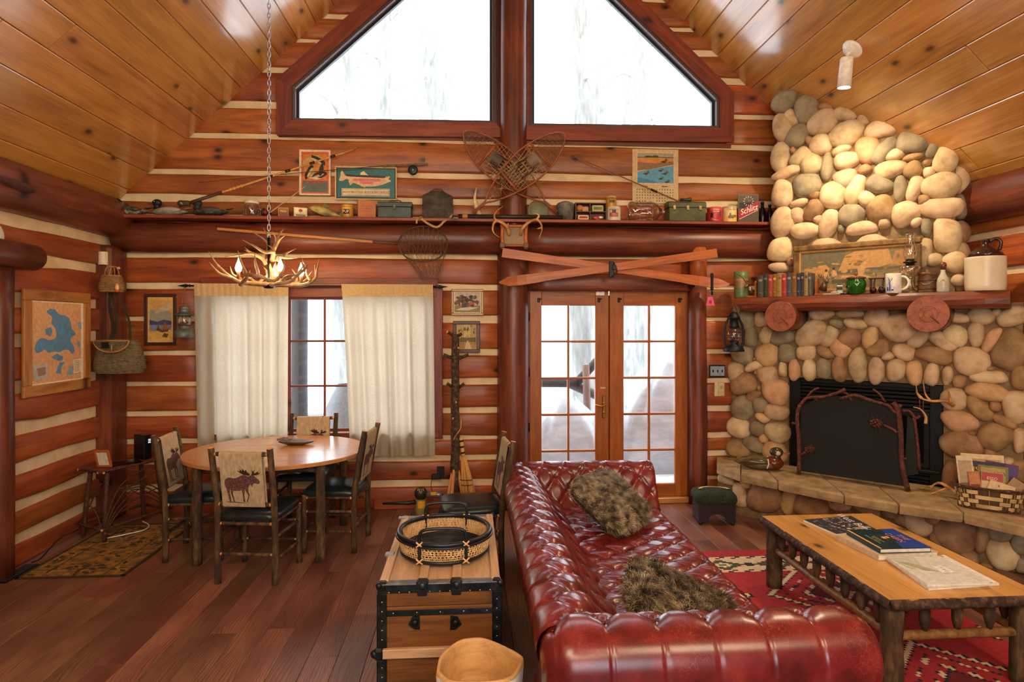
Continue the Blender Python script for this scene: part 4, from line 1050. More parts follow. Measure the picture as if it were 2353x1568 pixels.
# ---------------------------------------------------------------- red rug of woven cells
RC = [C(h, .95) for h in ('#a62a30', '#d8c39c', '#23262f', '#2f5a48', '#6d1f24', '#c98f5a')]
rug = tag(link('kilim_rug', None, None, Matrix.Translation((2.1, -2.8, 0))), 'red woven rug with cream, green and black stepped pattern under the coffee table', 'rug')
RX0, RX1, RY0, RY1, cs = .95, 3.08, -4.4, -1.33, .0205
nx, ny = int((RX1-RX0)/cs), int((RY1-RY0)/cs)
def patt(i, j):
    jj = ny-1-j                                    # rows from the far edge
    if jj < 6: return 0
    def teeth(k, r): return 1 if ((i//2+(r*1)) % 3) else 2
    if jj < 8: return teeth(i, jj)
    if jj < 18:
        c = ((i+4) % 20)-10; r = jj-13; d = abs(c)*.55+abs(r)
        return 2 if d < 1 else 1 if d < 2.2 else 3 if d < 3.6 else 4 if d < 4.6 else 2 if (abs(c) > 8 and abs(r) < 2) else 1
    if jj < 20: return teeth(i, jj)
    y = jj-20; P = 56
    c = abs(((i+8) % P)-P//2); r = abs((y+10) % P-P//2); d = c+r
    if 24 <= d < 26: return 1 if (i+y) % 4 < 3 else 2
    if d in (23, 26): return 2 if (i % 2) else 0
    if d == 19: return 1 if (i//2) % 3 == 0 else 2 if (i//2) % 3 == 1 else 0
    if d < 15:
        if d < 2: return 4
        if d < 5: return 1 if (i//2+y//2) % 2 or d < 3 else 5
        if d < 7: return 2 if (i+y) % 2 else 4
        if d < 11: return 4
        if d < 12: return 2
        if d < 14: return 1 if (i % 4) < 2 else 0
        return 2 if (i % 3) == 0 else 0
    c2, r2 = abs(((i+8+P//2) % P)-P//2), abs((y+10+P//2) % P-P//2)
    d2 = c2+r2
    if d2 < 9: return 2 if d2 < 2 else 3 if d2 < 4 else 1 if d2 < 6 else 2 if d2 < 7 else 0
    if 17 < d < 19 and (i//3) % 3 == 0: return 2 if r < 12 else 1
    return 0
m = Mb(); vs = [(RX0+i*cs, RY0+j*cs, .010+.0008*((i+j) % 2)) for j in range(ny+1) for i in range(nx+1)]
m.v = vs; W = nx+1
for j in range(ny):
    for i in range(nx): m.f.append([j*W+i, j*W+i+1, (j+1)*W+i+1, (j+1)*W+i]); m.m.append(patt(i, j)); m.sm.append(False)
m.box(((RX0+RX1)/2, (RY0+RY1)/2, .0055), (nx*cs, ny*cs, .009), 0)
m.build('woven_pile', RC, rug)
# ---------------------------------------------------------------- coffee table
TZ = .48
ct = thing('coffee_table', 'low pine plank table with bark edges and peeled hickory log legs', 'table', (2.45, -2.6, .012))
TX0, TX1, TY0, TY1 = 2.03, 2.87, -3.27, -1.93
nb = 4
for k in range(nb):
    a = TX0+.012+(TX1-TX0-.024)*k/nb; b = TX0+.012+(TX1-TX0-.024)*(k+1)/nb
    beam('plank', ((a+b)/2, TY0+.01, TZ-.022), ((a+b)/2, TY1-.01, TZ-.022), b-a-.0006, .044, PINE, ct, bev=.001)
def barkedge(p0, p1, nn, sdx):
    p0, p1, nn = Vector(p0), Vector(p1), Vector(nn); L = (p1-p0).length; n = int(L/.02); vs, fs = [], []
    prof = [(-.004, .001), (.006, -.002), (.017, -.016), (.019, -.033), (.008, -.048), (-.004, -.05)]
    for i in range(n+1):
        p = p0.lerp(p1, i/n)
        for k, (o, z) in enumerate(prof): 
            w = noise.noise((i*.23, k*.8, sdx))*.009+noise.noise((i*.9, k*2, sdx))*.004
            vs.append(p+nn*(o+(w if 0 < k < 5 else 0))+UP*(z+(w*.5 if 0 < k < 5 else 0)))
    K = len(prof)
    for i in range(n):
        for k in range(K-1): fs.append((i*K+k, i*K+k+1, (i+1)*K+k+1, (i+1)*K+k))
    fs += [tuple(range(K)), tuple(n*K+k for k in range(K))]
    Mb().add(vs, fs, 0, True).build('bark_edge', BARKD, ct)
c4 = [(TX0+.012, TY0+.01, TZ), (TX1-.012, TY0+.01, TZ), (TX1-.012, TY1-.01, TZ), (TX0+.012, TY1-.01, TZ)]
for k, nn in enumerate(((0, -1, 0), (1, 0, 0), (0, 1, 0), (-1, 0, 0))): barkedge(c4[k], c4[(k+1) % 4], nn, k)
lx0, lx1, ly0, ly1 = TX0+.075, TX1-.075, TY0+.08, TY1-.08
for k, (x, y) in enumerate(((lx0, ly0), (lx1, ly0), (lx1, ly1), (lx0, ly1))): stick(Mb(), (x, y, .0125), (x, y, TZ-.046), .052, 0, 1, seed=k*5, n=14, k=10, wob=.06).build('leg', [BARK, CUT], ct)
HICK = mottled('peeled_hickory', ['#5a3c20', '#7d5830', '#94703f'], 14, .4, .2, stretch=(2, 2, 2))
rz_ = .27
for k, (a, b) in enumerate((((lx0, ly0), (lx0, ly1)), ((lx1, ly0), (lx1, ly1)), ((lx0, ly0), (lx1, ly0)), ((lx0, ly1), (lx1, ly1)))):
    stick(Mb(), (*a, rz_), (*b, rz_), .024, 0, seed=k, n=10, k=12, wob=.35).build('stretcher', HICK, ct)
    n = 8 if k < 2 else 3
    for q_ in range(n):
        f = (q_+.7)/(n+.4) if k < 2 else (q_+1)/(n+1); x, y = a[0]+(b[0]-a[0])*f, a[1]+(b[1]-a[1])*f
        Mb().tube([(x, y, TZ-.046), (x, y, rz_+.068), (x, y, rz_+.062), (x, y, rz_+.012)], [.025, .025, .024, .010], 10).build('spindle', BARK, ct)
def slab4(name, corners, z0, z1, mat, parent):
    """flat object from four seen corners of its top face, at its real height"""
    ps = [Pz(px, py, z1) for px, py in corners]
    a = sum((p for p in ps), Vector())/4
    return ps, Mb().prism([(p.x, p.y) for p in ps], z0, z1).build(name, mat, parent)
def quadmap(ps): return lambda u, v: ps[0].lerp(ps[1], u).lerp(ps[3].lerp(ps[2], u), v)
LAST = [.003]
def flatart(name, parent, fn, nn, layers, e0=.0012, de=.0004):
    """flat print: coloured shapes on one surface, each layer a hair above the last; fn maps (u, v) in 0..1 to the surface"""
    m = Mb(); mats = []; nn = Vector(nn); LAST[0] = max(.002, e0+de*len(layers)+.0006)
    for k, (mat, pts) in enumerate(layers):
        if mat not in mats: mats.append(mat)
        if len(pts) > 7 and 'paint_33201e' not in mat.name:
            for _ in (0, 1): pts = [(a[0]*(1-f)+b[0]*f, a[1]*(1-f)+b[1]*f) for a, b in zip(pts, pts[1:]+pts[:1]) for f in (.25, .75)]
        off = nn*(e0+de*k); vs = [fn(u, v)+off for u, v in pts]
        if len(vs) > 2:
            nrm = (vs[1]-vs[0]).cross(vs[2]-vs[0]); ar = Vector()
            for i in range(len(vs)): ar += vs[i].cross(vs[(i+1) % len(vs)])
            if ar.dot(nn) < 0: vs = vs[::-1]
        m.add(vs, [tuple(range(len(vs)))], mats.index(mat))
    return m.build(name, mats, parent)
def text(body, parent, fn, nn, u, v, h, mat, name='lettering', du=1.0, al='CENTER', squash=1.0, dv=0.0):
    """flat printed lettering; (u, v) its middle, h its height in v units along the surface"""
    cu = bpy.data.curves.new(name, 'FONT'); cu.body = body; cu.align_x = al; cu.align_y = 'CENTER'; cu.size = 1; cu.extrude = .0; cu.resolution_u = 2; cu.shear = .4 if body == 'Schlitz' else 0
    cu.materials.append(mat); p = fn(u, v); x = (fn(u+.1*du, v+dv)-p); y = (fn(u, v+.1)-p) if du else (fn(u+.1, v)-p); H = y.length*10*h; yr = y.copy()
    x.normalize(); nn = Vector(nn).normalized(); y = nn.cross(x).normalized()
    if y.dot(yr) < 0: y = -y
    tmp = bpy.data.objects.new('tmp_lettering', cu); COL.objects.link(tmp); dg_ = bpy.context.evaluated_depsgraph_get()
    me = bpy.data.meshes.new_from_object(tmp.evaluated_get(dg_), depsgraph=dg_); bpy.data.objects.remove(tmp)
    M = Matrix((x*H*squash, y*H, nn*H)).transposed().to_4x4(); M.translation = p+nn*LAST[0]
    return link(name, me, parent, M)
def rect(a, b, c, d): return [(a, b), (c, b), (c, d), (a, d)]
PAGE = C('#e6dfd0', .8)
# magazine, two stacked books, large catalogues
def book(lab, corners, z0, z1, cover, name='book', pages=True, cat='book'):
    ps = [Pz(px, py, z1) for px, py in corners]; c = sum(ps, Vector())/4
    t = thing(name, lab, cat, (c.x, c.y, z0)); poly = [(p.x, p.y) for p in ps]
    sh = lambda f: [(c.x+(x-c.x)*f, c.y+(y-c.y)*f) for x, y in poly]
    if pages:
        Mb().prism(poly, z1-.003, z1).build('cover', cover, t); Mb().prism(poly, z0, z0+.003).build('back_cover', cover, t)
        Mb().prism(sh(.97), z0+.003, z1-.003).build('pages', PAGE, t)
        a, b = Vector((*poly[0], 0)), Vector((*poly[3], 0)); q_ = (Vector((c.x, c.y, 0))-(a+b)/2).normalized()*.004
        Mb().prism([tuple(a.xy), tuple(b.xy), tuple((b+q_).xy), tuple((a+q_).xy)], z0+.003, z1-.003).build('spine', cover, t)
    else: Mb().prism(poly, z0, z1).build('pages', PAGE, t)
    return t, quadmap(ps)
e = .001
t, fn = book('magazine with a busy black-and-white cover at the far end of the coffee table', [(1846, 1195), (1955, 1186), (2013, 1217), (1922, 1228)], TZ+e, TZ+.014, C('#e8e4dc'), 'magazine', False, 'magazine')
rs = random.Random(5); L = [(C('#2b2b33'), rect(.0, 0, 1, 1))]
for k in range(90):
    a, b = rs.uniform(.02, .7), rs.uniform(.05, .92); L.append((C(rs.choice(['#57545c', '#8f8894', '#a58f78', '#d8d4d0', '#3f3d4a', '#6b5a50'])), [(a, b), (a+rs.uniform(.02, .1), b+rs.uniform(-.03, .05)), (a+.05, b+rs.uniform(.04, .09))]))
for k, v0 in enumerate((.80, .87)): L.append((C('#c9b79a'), rect(.55, v0, .95, v0+.04)))
flatart('cover_print', t, fn, UP, L, de=.00004)
text('West Bend', t, fn, UP, .80, .48, .22, C('#f4f2ee'), du=0, dv=.1)
t, fn = book('thick beige hardback at the bottom of the stack of two books', [(1922, 1230), (2000, 1216), (2158, 1268), (2018, 1276)], TZ+e, TZ+.034, C('#c9b090'))
t, fn = book('dark blue hardback about a cabin on top of the beige book', [(1945, 1219), (2052, 1216), (2140, 1259), (2022, 1262)], TZ+.036, TZ+.062, C('#16384a', .3))
flatart('cover_print', t, fn, UP, [(C('#12343a', .3), rect(.0, 0, .6, 1)), (C('#2348a0', .3), [(.45, 1), (.72, 0), (1, 0), (1, 1)]), (C('#d9a860'), rect(0, 0, .045, 1)), (C('#0e2230'), [(.3, .35), (.62, .25), (.66, .6), (.4, .75)]), (C('#e8b060', em=0), rect(.42, .42, .50, .52)), (C('#e8b060'), rect(.52, .40, .57, .50))])
text('THE\nCABIN', t, fn, UP, .74, .50, .17, C('#d98a80'), du=0, dv=.1)
text('Inspiration for\nthe Classic\nAmerican Getaway', t, fn, UP, .24, .55, .06, C('#c8c07a'), du=0, dv=.1)
t, fn = book('large softcover catalogue with a misty pale cover, topmost on the near end of the table', [(2038, 1281), (2160, 1278), (2278, 1338), (2130, 1342)], TZ+.014, TZ+.030, C('#dfe0d6', .35), 'catalogue', True, 'catalogue')
flatart('cover_print', t, fn, UP, [(C('#c9cdbf', .35), [(0, 0), (.5, 0), (.35, .4), (.1, .5)]), (C('#b6b48e', .35), [(.05, .2), (.3, .55), (.5, .6), (.25, .25)]), (C('#f0efe8'), rect(.5, .42, .72, .66))])
text('A B C', t, fn, UP, .61, .54, .07, C('#6a6a66'), du=0, dv=.1)
t, fn = book('thin white magazine lying under the pale catalogue', [(2040, 1286), (2170, 1276), (2296, 1341), (2134, 1353)], TZ+e, TZ+.012, C('#e2ddd6'), 'magazine', False, 'magazine')
rs = random.Random(8); L = [(C('#efe9e0'), rect(0, 0, 1, 1))]
for k in range(40):
    a = .86+rs.uniform(0, .12); b = rs.uniform(.1, .9)
    L.append((C(rs.choice(['#4a4038', '#80725c', '#2c2a28', '#b8a684'])), rect(b, a*.0+rs.uniform(.0, .06) if k % 2 else .9, b+.05, .98 if not k % 2 else .08)))
flatart('cover_print', t, fn, UP, L, de=.00004)
# ---------------------------------------------------------------- steamer trunk
kx0, kx1, ky0, ky1, kz = -.43, .145, -3.20, -2.18, .60
tr = thing('steamer_trunk', 'antique slatted wooden steamer trunk with black metal edging beside the sofa', 'trunk', ((kx0+kx1)/2, (ky0+ky1)/2, 0))
Mb().box(((kx0+kx1)/2, (ky0+ky1)/2, .25), (kx1-kx0, ky1-ky0, .49), bev=.004).build('body', TRUNKP, tr, Matrix())
Mb().box(((kx0+kx1)/2, (ky0+ky1)/2, .5455), (kx1-kx0, ky1-ky0, .098), bev=.004).build('lid', TRUNKP, tr)
tp = Mb().box(((kx0+kx1)/2, (ky0+ky1)/2, kz-.003), (kx1-kx0-.004, ky1-ky0-.004, .006), bev=.002)
beam('top_board', ((kx0+kx1)/2, ky0+.004, kz-.004), ((kx0+kx1)/2, ky1-.004, kz-.004), kx1-kx0-.01, .008, TRUNKW, tr)
TIN = mottled('dark_tin', ['#101316', '#23282c', '#3a4046'], 18, .35, .15, metal=.6)
TINL = mottled('worn_tin', ['#5f6468', '#8d9498', '#b4bac0'], 14, .35, .15, metal=.8)
sl = [kx0+.022, kx0+.205, kx0+.365, kx1-.022]
for k, x in enumerate(sl): beam('slat', (x, ky0+.03, kz+.007), (x, ky1-.02, kz+.007), .045 if k in (1, 2) else .042, .014, TRUNKW, tr, bev=.003)
for y, s_ in ((ky0, -1), (ky1, 1)):
    Mb().box(((kx0+kx1)/2, y-s_*.02, kz+.002), (kx1-kx0+.006, .05, .007), bev=.002).build('edge_top_plate', TINL, tr)
    Mb().box(((kx0+kx1)/2, y+s_*.003, kz-.018), (kx1-kx0+.008, .006, .04), bev=.002).build('edge_band', TIN, tr)
    Mb().box(((kx0+kx1)/2, y+s_*.003, .468), (kx1-kx0+.006, .006, .028), bev=.002).build('lid_band', TIN, tr)
    Mb().box(((kx0+kx1)/2, y+s_*.003, .03), (kx1-kx0+.006, .006, .06), bev=.002).build('edge_band', TIN, tr)
    for x in (kx0, kx1):
        sx = 1 if x > 0 else -1
        Mb().box((x-sx*.018, y+s_*.004, .28), (.044, .007, .56), bev=.002).build('corner_band', TIN, tr)
        Mb().box((x+sx*.004, y-s_*.018, .28), (.007, .044, .56), bev=.002).build('corner_band', TIN, tr)
        Mb().box((x-sx*.018, y-s_*.018, kz-.012), (.055, .055, .05), bev=.016).ell((x-sx*.003, y+s_*.003, kz+.0), (.016, .016, .016), 10, 6).build('corner_cap', TIN, tr)
    for x in sl[1:3]:
        Mb().box((x, y-s_*.012, kz-.004), (.058, .05, .045), bev=.01).ell((x, y+s_*.008, kz-.004), (.019, .014, .019), 12, 8).box((x, y+s_*.005, kz-.038), (.045, .008, .03), bev=.003).build('slat_clamp', TIN, tr)
    beam('end_slat', (kx0+.02, y+s_*.012, .285), (kx1-.02, y+s_*.012, .285), .024, .045, TRUNKW, tr, bev=.004)
    for x in (kx0+.004, kx1-.004): Mb().box((x, y+s_*.012, .285), (.05, .034, .055), bev=.012).ell((x+math.copysign(.02, x), y+s_*.012, .285), (.02, .018, .02), 10, 6).build('slat_clamp', TIN, tr)
STUD = Mb().ell((0, 0, 0), (.0042, .0026, .0042), 7, 4).mesh('stud', mottled('stud_brass', ['#9a8a60', '#d0c090'], 20, .3, 0, metal=.9))
def stud(x, y, z): link('stud', STUD, tr, Matrix.Translation((x, y, z)))
for k in range(11): stud(kx0+.05+k*.0475, ky0-.006, kz-.033)
for x in (kx0+.018, kx1-.018):
    for k in range(12): stud(x, ky0-.009, .04+k*.044)
for k in range(5): stud(kx0+.07+k*.11, ky0-.007, .470)
for px, f in ((953, 1), (1046, -1)):
    x = Py(px, 1434, ky0-.01).x; zz = Py(px, 1434, ky0-.01).z
    Mb().prism([(-.03*f, -.006), (-.012*f, .03), (.022*f, .036), (.024*f, -.03), (-.004*f, -.028)], 0, .006, Matrix.Translation((x, ky0-.001, zz)) @ Matrix.Rotation(PI/2, 4, 'X')).ell((x, ky0-.010, zz+.002), (.016, .008, .016), 12, 6).ell((x+.014*f, ky0-.008, zz+.022), (.006, .005, .006), 8, 5).ell((x+.01*f, ky0-.008, zz-.02), (.006, .005, .006), 8, 5).build('handle_mount', IRON, tr)
Mb().box((kx0+.006, ky0+.36, kz+.012), (.05, .05, .012), bev=.004).box((kx0-.004, ky0+.36, kz-.012), (.012, .06, .05), bev=.004).build('lid_hasp', TINL, tr)
Mb().box((kx0+.006, ky1-.06, kz+.012), (.05, .05, .012), bev=.004).build('lid_hasp', TINL, tr)
# round cane tray
tc = Vector((-.137, -2.79, kz+.0155)); tR = .243
tb_ = thing('cane_tray', 'round woven cane tray with black rims and two hoop handles on the trunk', 'tray', tc)
CANE = mottled('cane', ['#b98c56', '#d6ac74', '#e6c794'], 40, .6, .2, 4)
BLK = mottled('black_rattan', ['#0d1014', '#1a1f26'], 30, .35, .1)
ring = lambda r, z, n=40, sq=1: [tc+Vector((r*math.cos(2*PI*i/n), r*math.sin(2*PI*i/n)*sq, z)) for i in range(n)]
Mb().tube(ring(tR, .105), .013, 8, closed=True).tube(ring(tR+.012, .092), .007, 6, closed=True).build('rim', BLK, tb_)
Mb().tube(ring(tR-.012, .010), .010, 8, closed=True).build('base_ring', BLK, tb_)
m = Mb().lathe([(0, .004), (.22, .004), (.235, .008)], 40, Matrix.Translation(tc))
for k in range(11): m.tube(ring(.02+k*.02, .007), .008, 5, closed=True)
m.build('base', BLK, tb_)
m = Mb()
for k in range(72):
    for s_ in (1, -1):
        pts = []
        for i in range(5):
            a = 2*PI*k/72+s_*.17*i/4; r_ = tR-.010+.012*i/4+s_*.001; pts.append(tc+Vector((r_*math.cos(a), r_*math.sin(a), .018+.078*i/4)))
        m.tube(pts, .0021, 4)
for k in range(7):
    z = .022+k*.0118
    m.tube(ring(tR-.009+.012*k/7, z, 60), .0021, 4, closed=True)
for k in range(90):
    a = 2*PI*k/90; m.tube([tc+Vector(((tR-.010)*math.cos(a), (tR-.010)*math.sin(a), .018)), tc+Vector(((tR+.003)*math.cos(a), (tR+.003)*math.sin(a), .096))], .0021, 4)
tag(m.build('cane_wall', CANE, tb_), kind='stuff')
for s_ in (-1, 1):
    yy = s_*.205
    P = [(-.118, yy*1.02, .01), (-.117, yy*1.06, .08), (-.116, yy*1.08, .15), (-.09, yy*1.09, .178), (0, yy*1.1, .183), (.09, yy*1.09, .178), (.116, yy*1.08, .15), (.117, yy*1.06, .08), (.118, yy*1.02, .01)]
    Mb().tube([tc+p for p in spline(P, 4)], .0085, 8).build('handle', BLK, tb_)
    mm = Mb()
    for x in (-.117, .117):
        for z in (.105, .02):
            for w_ in (-.016, .016):
                mm.tube([tc+Vector((x+w_, yy*1.06-.012, z-.012)), tc+Vector((x, yy*1.06+s_*.014, z)), tc+Vector((x-w_, yy*1.06-.012, z+.014))], .0042, 5)
    mm.build('cane_binding', CANE, tb_)
for a in (0.15, PI-.15): Mb().tube([tc+Vector(((tR-.012)*math.cos(a), (tR-.012)*math.sin(a), .01)), tc+Vector(((tR-.004)*math.cos(a), (tR-.004)*math.sin(a), .1))], .008, 8).build('stay', BLK, tb_)
# wooden scoop-shaped bin in the foreground
bc = Vector((.035, -3.66, 0))
bn = thing('wooden_bin', 'worn wooden bin with a pale outside and red lettering in front of the trunk', 'bin', bc)
BINW = wood('bin_wood', '#dcae74', '#c99a62', '#a87c4a', .6, 1.2, 0, 0, bmp=.15)
shape = [(-.165, -.10), (-.155, .02), (-.09, .125), (-.03, .15), (.04, .135), (.165, .01), (.17, -.06), (.10, -.17), (-.10, -.17)]
sp = spline([Vector((x, y, 0)) for x, y in shape]+[Vector((*shape[0], 0))], 4)[:-1]; n = len(sp)
vs = []; H = .50
for sc, z in ((.80, 0), (1.0, H-.012), (.985, H), (.925, H), (.91, H-.01), (.74, .03)): vs += [bc+Vector((p.x*sc, p.y*sc, z)) for p in sp]
fs = [tuple(range(n))[::-1]]; mi = [0]
for r_ in range(5):
    for i in range(n): j = (i+1) % n; fs.append((r_*n+i, r_*n+j, (r_+1)*n+j, (r_+1)*n+i)); mi.append(0 if r_ == 0 else 1)
fs.append(tuple(5*n+i for i in range(n))); mi.append(1)
m = Mb().add(vs, fs, 0, True); m.m = mi; m.build('shell', [C('#e6dccb', .6), BINW], bn)
def fnb(u, v): return bc+Vector((-.163+(.06*u), -.105-.065*u, .36+.15*v))
text('VINES', bn, lambda u, v: bc+Vector((-.158-.0*v, -.02-.16*u, .34+.14*v)), (-1, -.35, .15), .5, .62, .5, C('#a03428'))
# ---------------------------------------------------------------- dining table and chairs
tcx, tcy, DZ = -1.61, -.875, .78
dt = thing('dining_table', 'round pine dining table on four bark-covered log legs', 'table', (tcx, tcy, 0))
m = Mb(); N = 72
def ringT(f, z): return [(tcx+.73*f*math.cos(2*PI*i/N), tcy+.655*f*math.sin(2*PI*i/N), z) for i in range(N)]
vs = ringT(.97, DZ-.034)+ringT(.995, DZ-.03)+ringT(1, DZ-.006)+ringT(.994, DZ); fs = [tuple(range(N))[::-1], tuple(range(3*N, 4*N))]
for r_ in range(3):
    for i in range(N): j = (i+1) % N; fs.append((r_*N+i, r_*N+j, (r_+1)*N+j, (r_+1)*N+i))
m.add(vs, fs); m.build('tabletop', TABLEW, dt, Matrix())
for k, (x, y) in enumerate(((.46, -.44), (-.46, -.44), (.46, .42), (-.46, .42))):
    stick(Mb(), (tcx+x, tcy+y, .001), (tcx+x, tcy+y, DZ-.036), .036, 0, 1, seed=k*3+1, n=12, k=12, wob=.1).build('leg', [BARK, CUT], dt)
for k, (a, b) in enumerate((((-.46, -.44), (.46, -.44)), ((-.46, .42), (.46, .42)), ((-.46, -.44), (-.46, .42)), ((.46, -.44), (.46, .42)))): stick(Mb(), (tcx+a[0]*.95, tcy+a[1]*.95, DZ-.075), (tcx+b[0]*.95, tcy+b[1]*.95, DZ-.075), .022, 0, seed=k, k=10).build('apron_rail', BARK, dt)
dish = thing('wooden_dish', 'long oval wooden dish with a carved pine cone at its end on the dining table', 'dish', Pz(680, 1018, DZ))
c = Pz(681, 1020, DZ+.01)
Mb().lathe([(.02, 0.001), (.07, .004), (.125, .022), (.135, .034), (.128, .036), (.07, .012), (0, .010)], 28, Matrix.Translation((c.x, c.y, DZ)), sx=1.15, sy=.52).build('dish_body', wood('dish_wood', '#7b5636', '#5b3d26', '#3c2717', .35, 2, 0, 0), dish)
m = Mb(); cc_ = Vector((c.x-.10, c.y, DZ+.045))
for k in range(34):
    a = k*2.4; r_ = .05*math.sqrt(k/34); p = cc_+Vector((r_*math.cos(a)*1.2, r_*math.sin(a)*.8, .02-.30*r_)); m.ell(p, (.014, .012, .006), 7, 4)
m.build('carved_cone', mottled('cone_bronze', ['#3f3226', '#6b563f', '#9a835f'], 30, .35, .2), dish)
# moose shapes on the chair cloth
MB_ = [(0, .60), (.02, .69), (.08, .755), (.16, .775), (.28, .745), (.38, .77), (.47, .825), (.56, .86), (.62, .84), (.67, .80), (.72, .835), (.80, .855), (.86, .82), (.92, .76), (.985, .70), (1, .64), (.975, .595), (.92, .585), (.865, .61), (.82, .60), (.785, .55), (.765, .46), (.745, .56), (.70, .55), (.665, .48), (.64, .41), (.57, .42), (.50, .40), (.42, .385), (.33, .37), (.24, .38), (.19, .42), (.13, .40), (.07, .41), (.03, .47)]
ML = [[(.03, .47), (.15, .44), (.13, .30), (.16, .16), (.15, .06), (.19, .02), (.12, .02), (.10, .15), (.075, .28)],
      [(.15, .44), (.25, .40), (.215, .30), (.245, .17), (.255, .07), (.29, .03), (.225, .03), (.20, .16), (.165, .29)],
      [(.46, .41), (.57, .43), (.545, .30), (.535, .15), (.56, .04), (.49, .04), (.495, .16), (.485, .30)],
      [(.56, .43), (.665, .48), (.655, .36), (.685, .27), (.665, .16), (.62, .06), (.655, .02), (.58, .05), (.63, .16), (.645, .26), (.60, .34)]]
MA = [[(.70, .83), (.55, .86), (.44, .93), (.38, .98), (.47, .96), (.46, 1.03), (.53, .97), (.53, 1.05), (.60, .96), (.63, 1.02), (.66, .94), (.74, .88)],
      [(.76, .86), (.82, .90), (.90, .92), (.98, .97), (.965, .91), (1.03, .93), (.97, .87), (.90, .85), (.82, .84)], [(.78, .86), (.80, .93), (.79, 1.02), (.83, .95), (.87, 1.02), (.86, .94), (.84, .88)]]
MGR = [(.0, .05), (.1, .02), (.3, .01), (.62, .0), (.45, .035), (.2, .05)]
MOOSE = mottled('moose_ink', ['#3a2322', '#5a3a34', '#7a574a'], 90, .9, 0, 4, rnd=False); MOOSED = C('#33201e', .9); GRASSI = C('#5a5a4c', .9)
CLOTH = mottled('moose_cloth', ['#9c8768', '#b19a78', '#c0a988'], 60, .9, .15, 3, stretch=(1, 1, .3))
VINYL = mottled('black_vinyl', ['#0f1719', '#182224', '#1f2a2c'], 12, .3, .08)
def make_chair(lab):
    t = thing('dining_chair', lab, 'chair', (0, 0, 0), 0, 'moose-cloth chairs')
    for s_ in (-1, 1):
        P = spline([(s_*.205, -.20, 0.001), (s_*.207, -.195, .25), (s_*.205, -.20, .47), (s_*.206, -.235, .72), (s_*.208, -.285, .975)], 4)
        Mb().tube([p+Vector((.003*noise.noise((i, s_, 1)), 0, 0)) for i, p in enumerate(P)], [.0225*(1+.1*noise.noise((i*.8, s_*3, 2)))*(1.0 if i < 14 else .95) for i in range(len(P))], 10, 0, 1).build('back_post', [BARK, CUT], t)
        stick(Mb(), (s_*.215, .205, .001), (s_*.21, .20, .455), .0215, 0, 1, seed=s_+4, n=10, k=8, wob=.15).build('front_leg', [BARK, CUT], t)
    def rung(a, b, r, name='rung'):
        a, b = Vector(a), Vector(b); d = (b-a).normalized(); m = Mb()
        stick(m, a+d*.03, b-d*.03, r, 0, seed=a.z*40+a.x*7, n=8, k=8, wob=.3); m.tube([a+d*.008, a+d*.034], [r*.6, r*.98], 8, 1).tube([b-d*.034, b-d*.008], [r*.98, r*.6], 8, 1)
        m.build(name, [BARK, CUT], t)
    for z, q_ in ((.21, .012), (.425, .013)): rung((-.205, -.198, z), (.205, -.198, z), q_)
    for z, q_ in ((.15, .011), (.30, .011)): rung((-.212, .203, z+.03), (.212, .203, z+.03), q_)
    for s_ in (-1, 1):
        for z in (.17, .33): rung((s_*.206, -.198, z), (s_*.213, .203, z), .0115)
        rung((s_*.206, -.198, .44), (s_*.213, .203, .44), .0125)
    rung((-.206, -.214, .565), (.206, -.214, .565), .016, 'bottom_rail'); rung((-.207, -.272, .93), (.207, -.272, .93), .016, 'top_rail')
    def seat(u, v):
        a = 2*PI*u; e_ = .32; c_, s_ = math.cos(a), math.sin(a)
        x, y = math.copysign(abs(c_)**e_, c_), math.copysign(abs(s_)**e_, s_)
        f = (1.0, 1.02, 1.0, .93, .75, .4, 0)[round(v*6)]; z = (.452, .468, .488, .503, .513, .518, .52)[round(v*6)]
        return (x*.222*f*(1+.03*y), .005+y*.222*f, z)
    Mb().grid(36, 7, seat, wrapu=True).add([seat(i/36, 0) for i in range(36)], [tuple(range(36))[::-1]]).build('seat', VINYL, t)
    for x in (-.2, .2): pass
    A0, A1 = Vector((0, -.214, .565)), Vector((0, -.272, .93)); up_ = (A1-A0).normalized(); nn = Vector((1, 0, 0)).cross(up_).normalized()   # nn points to the back
    if nn.y > 0: nn = -nn
    hw = .152; prof = []
    for k in range(9): a = PI*k/8; prof.append(A1+nn*math.cos(a)*.0185+up_*math.sin(a)*.0185)
    prof2 = []
    for k in range(9): a = PI*k/8; prof2.append(A0-nn*math.cos(a)*.0185-up_*math.sin(a)*.0185)
    loop = prof+prof2; n = len(loop); m = Mb(); vs = []
    for x in (-hw, -hw*.5, 0, hw*.5, hw):
        vs += [p+Vector((x, 0, 0)) for p in loop]
    for q_ in range(4):
        for i in range(n): j = (i+1) % n; m.f.append([q_*n+i, q_*n+j, (q_+1)*n+j, (q_+1)*n+i]); m.m.append(0); m.sm.append(True)
    m.v = [tuple(p) for p in vs]; cl = m.build('back_cloth', CLOTH, t)
    for s_ in (1, -1):
        def fn(u, v, s_=s_): return (A0+A1)/2+nn*s_*.0185+Vector((s_*(u-.5)*.255, 0, 0))+up_*((v-.5)*.245-.045)
        flatart('moose_print', cl, fn, nn*s_, [(GRASSI, MGR)]+[(MOOSE, l_) for l_ in ML]+[(MOOSE, MB_)]+[(MOOSED, a_) for a_ in MA]+[(MOOSED, [(.76, .80), (.79, .80), (.79, .78), (.76, .78)])], .0008, .0001)
    return t
ch = make_chair('moose-cloth chair seen from behind at the near side of the round table')
Tz = lambda x, y, r: Matrix.Translation((x, y, 0)) @ Matrix.Rotation(math.radians(r), 4, 'Z')
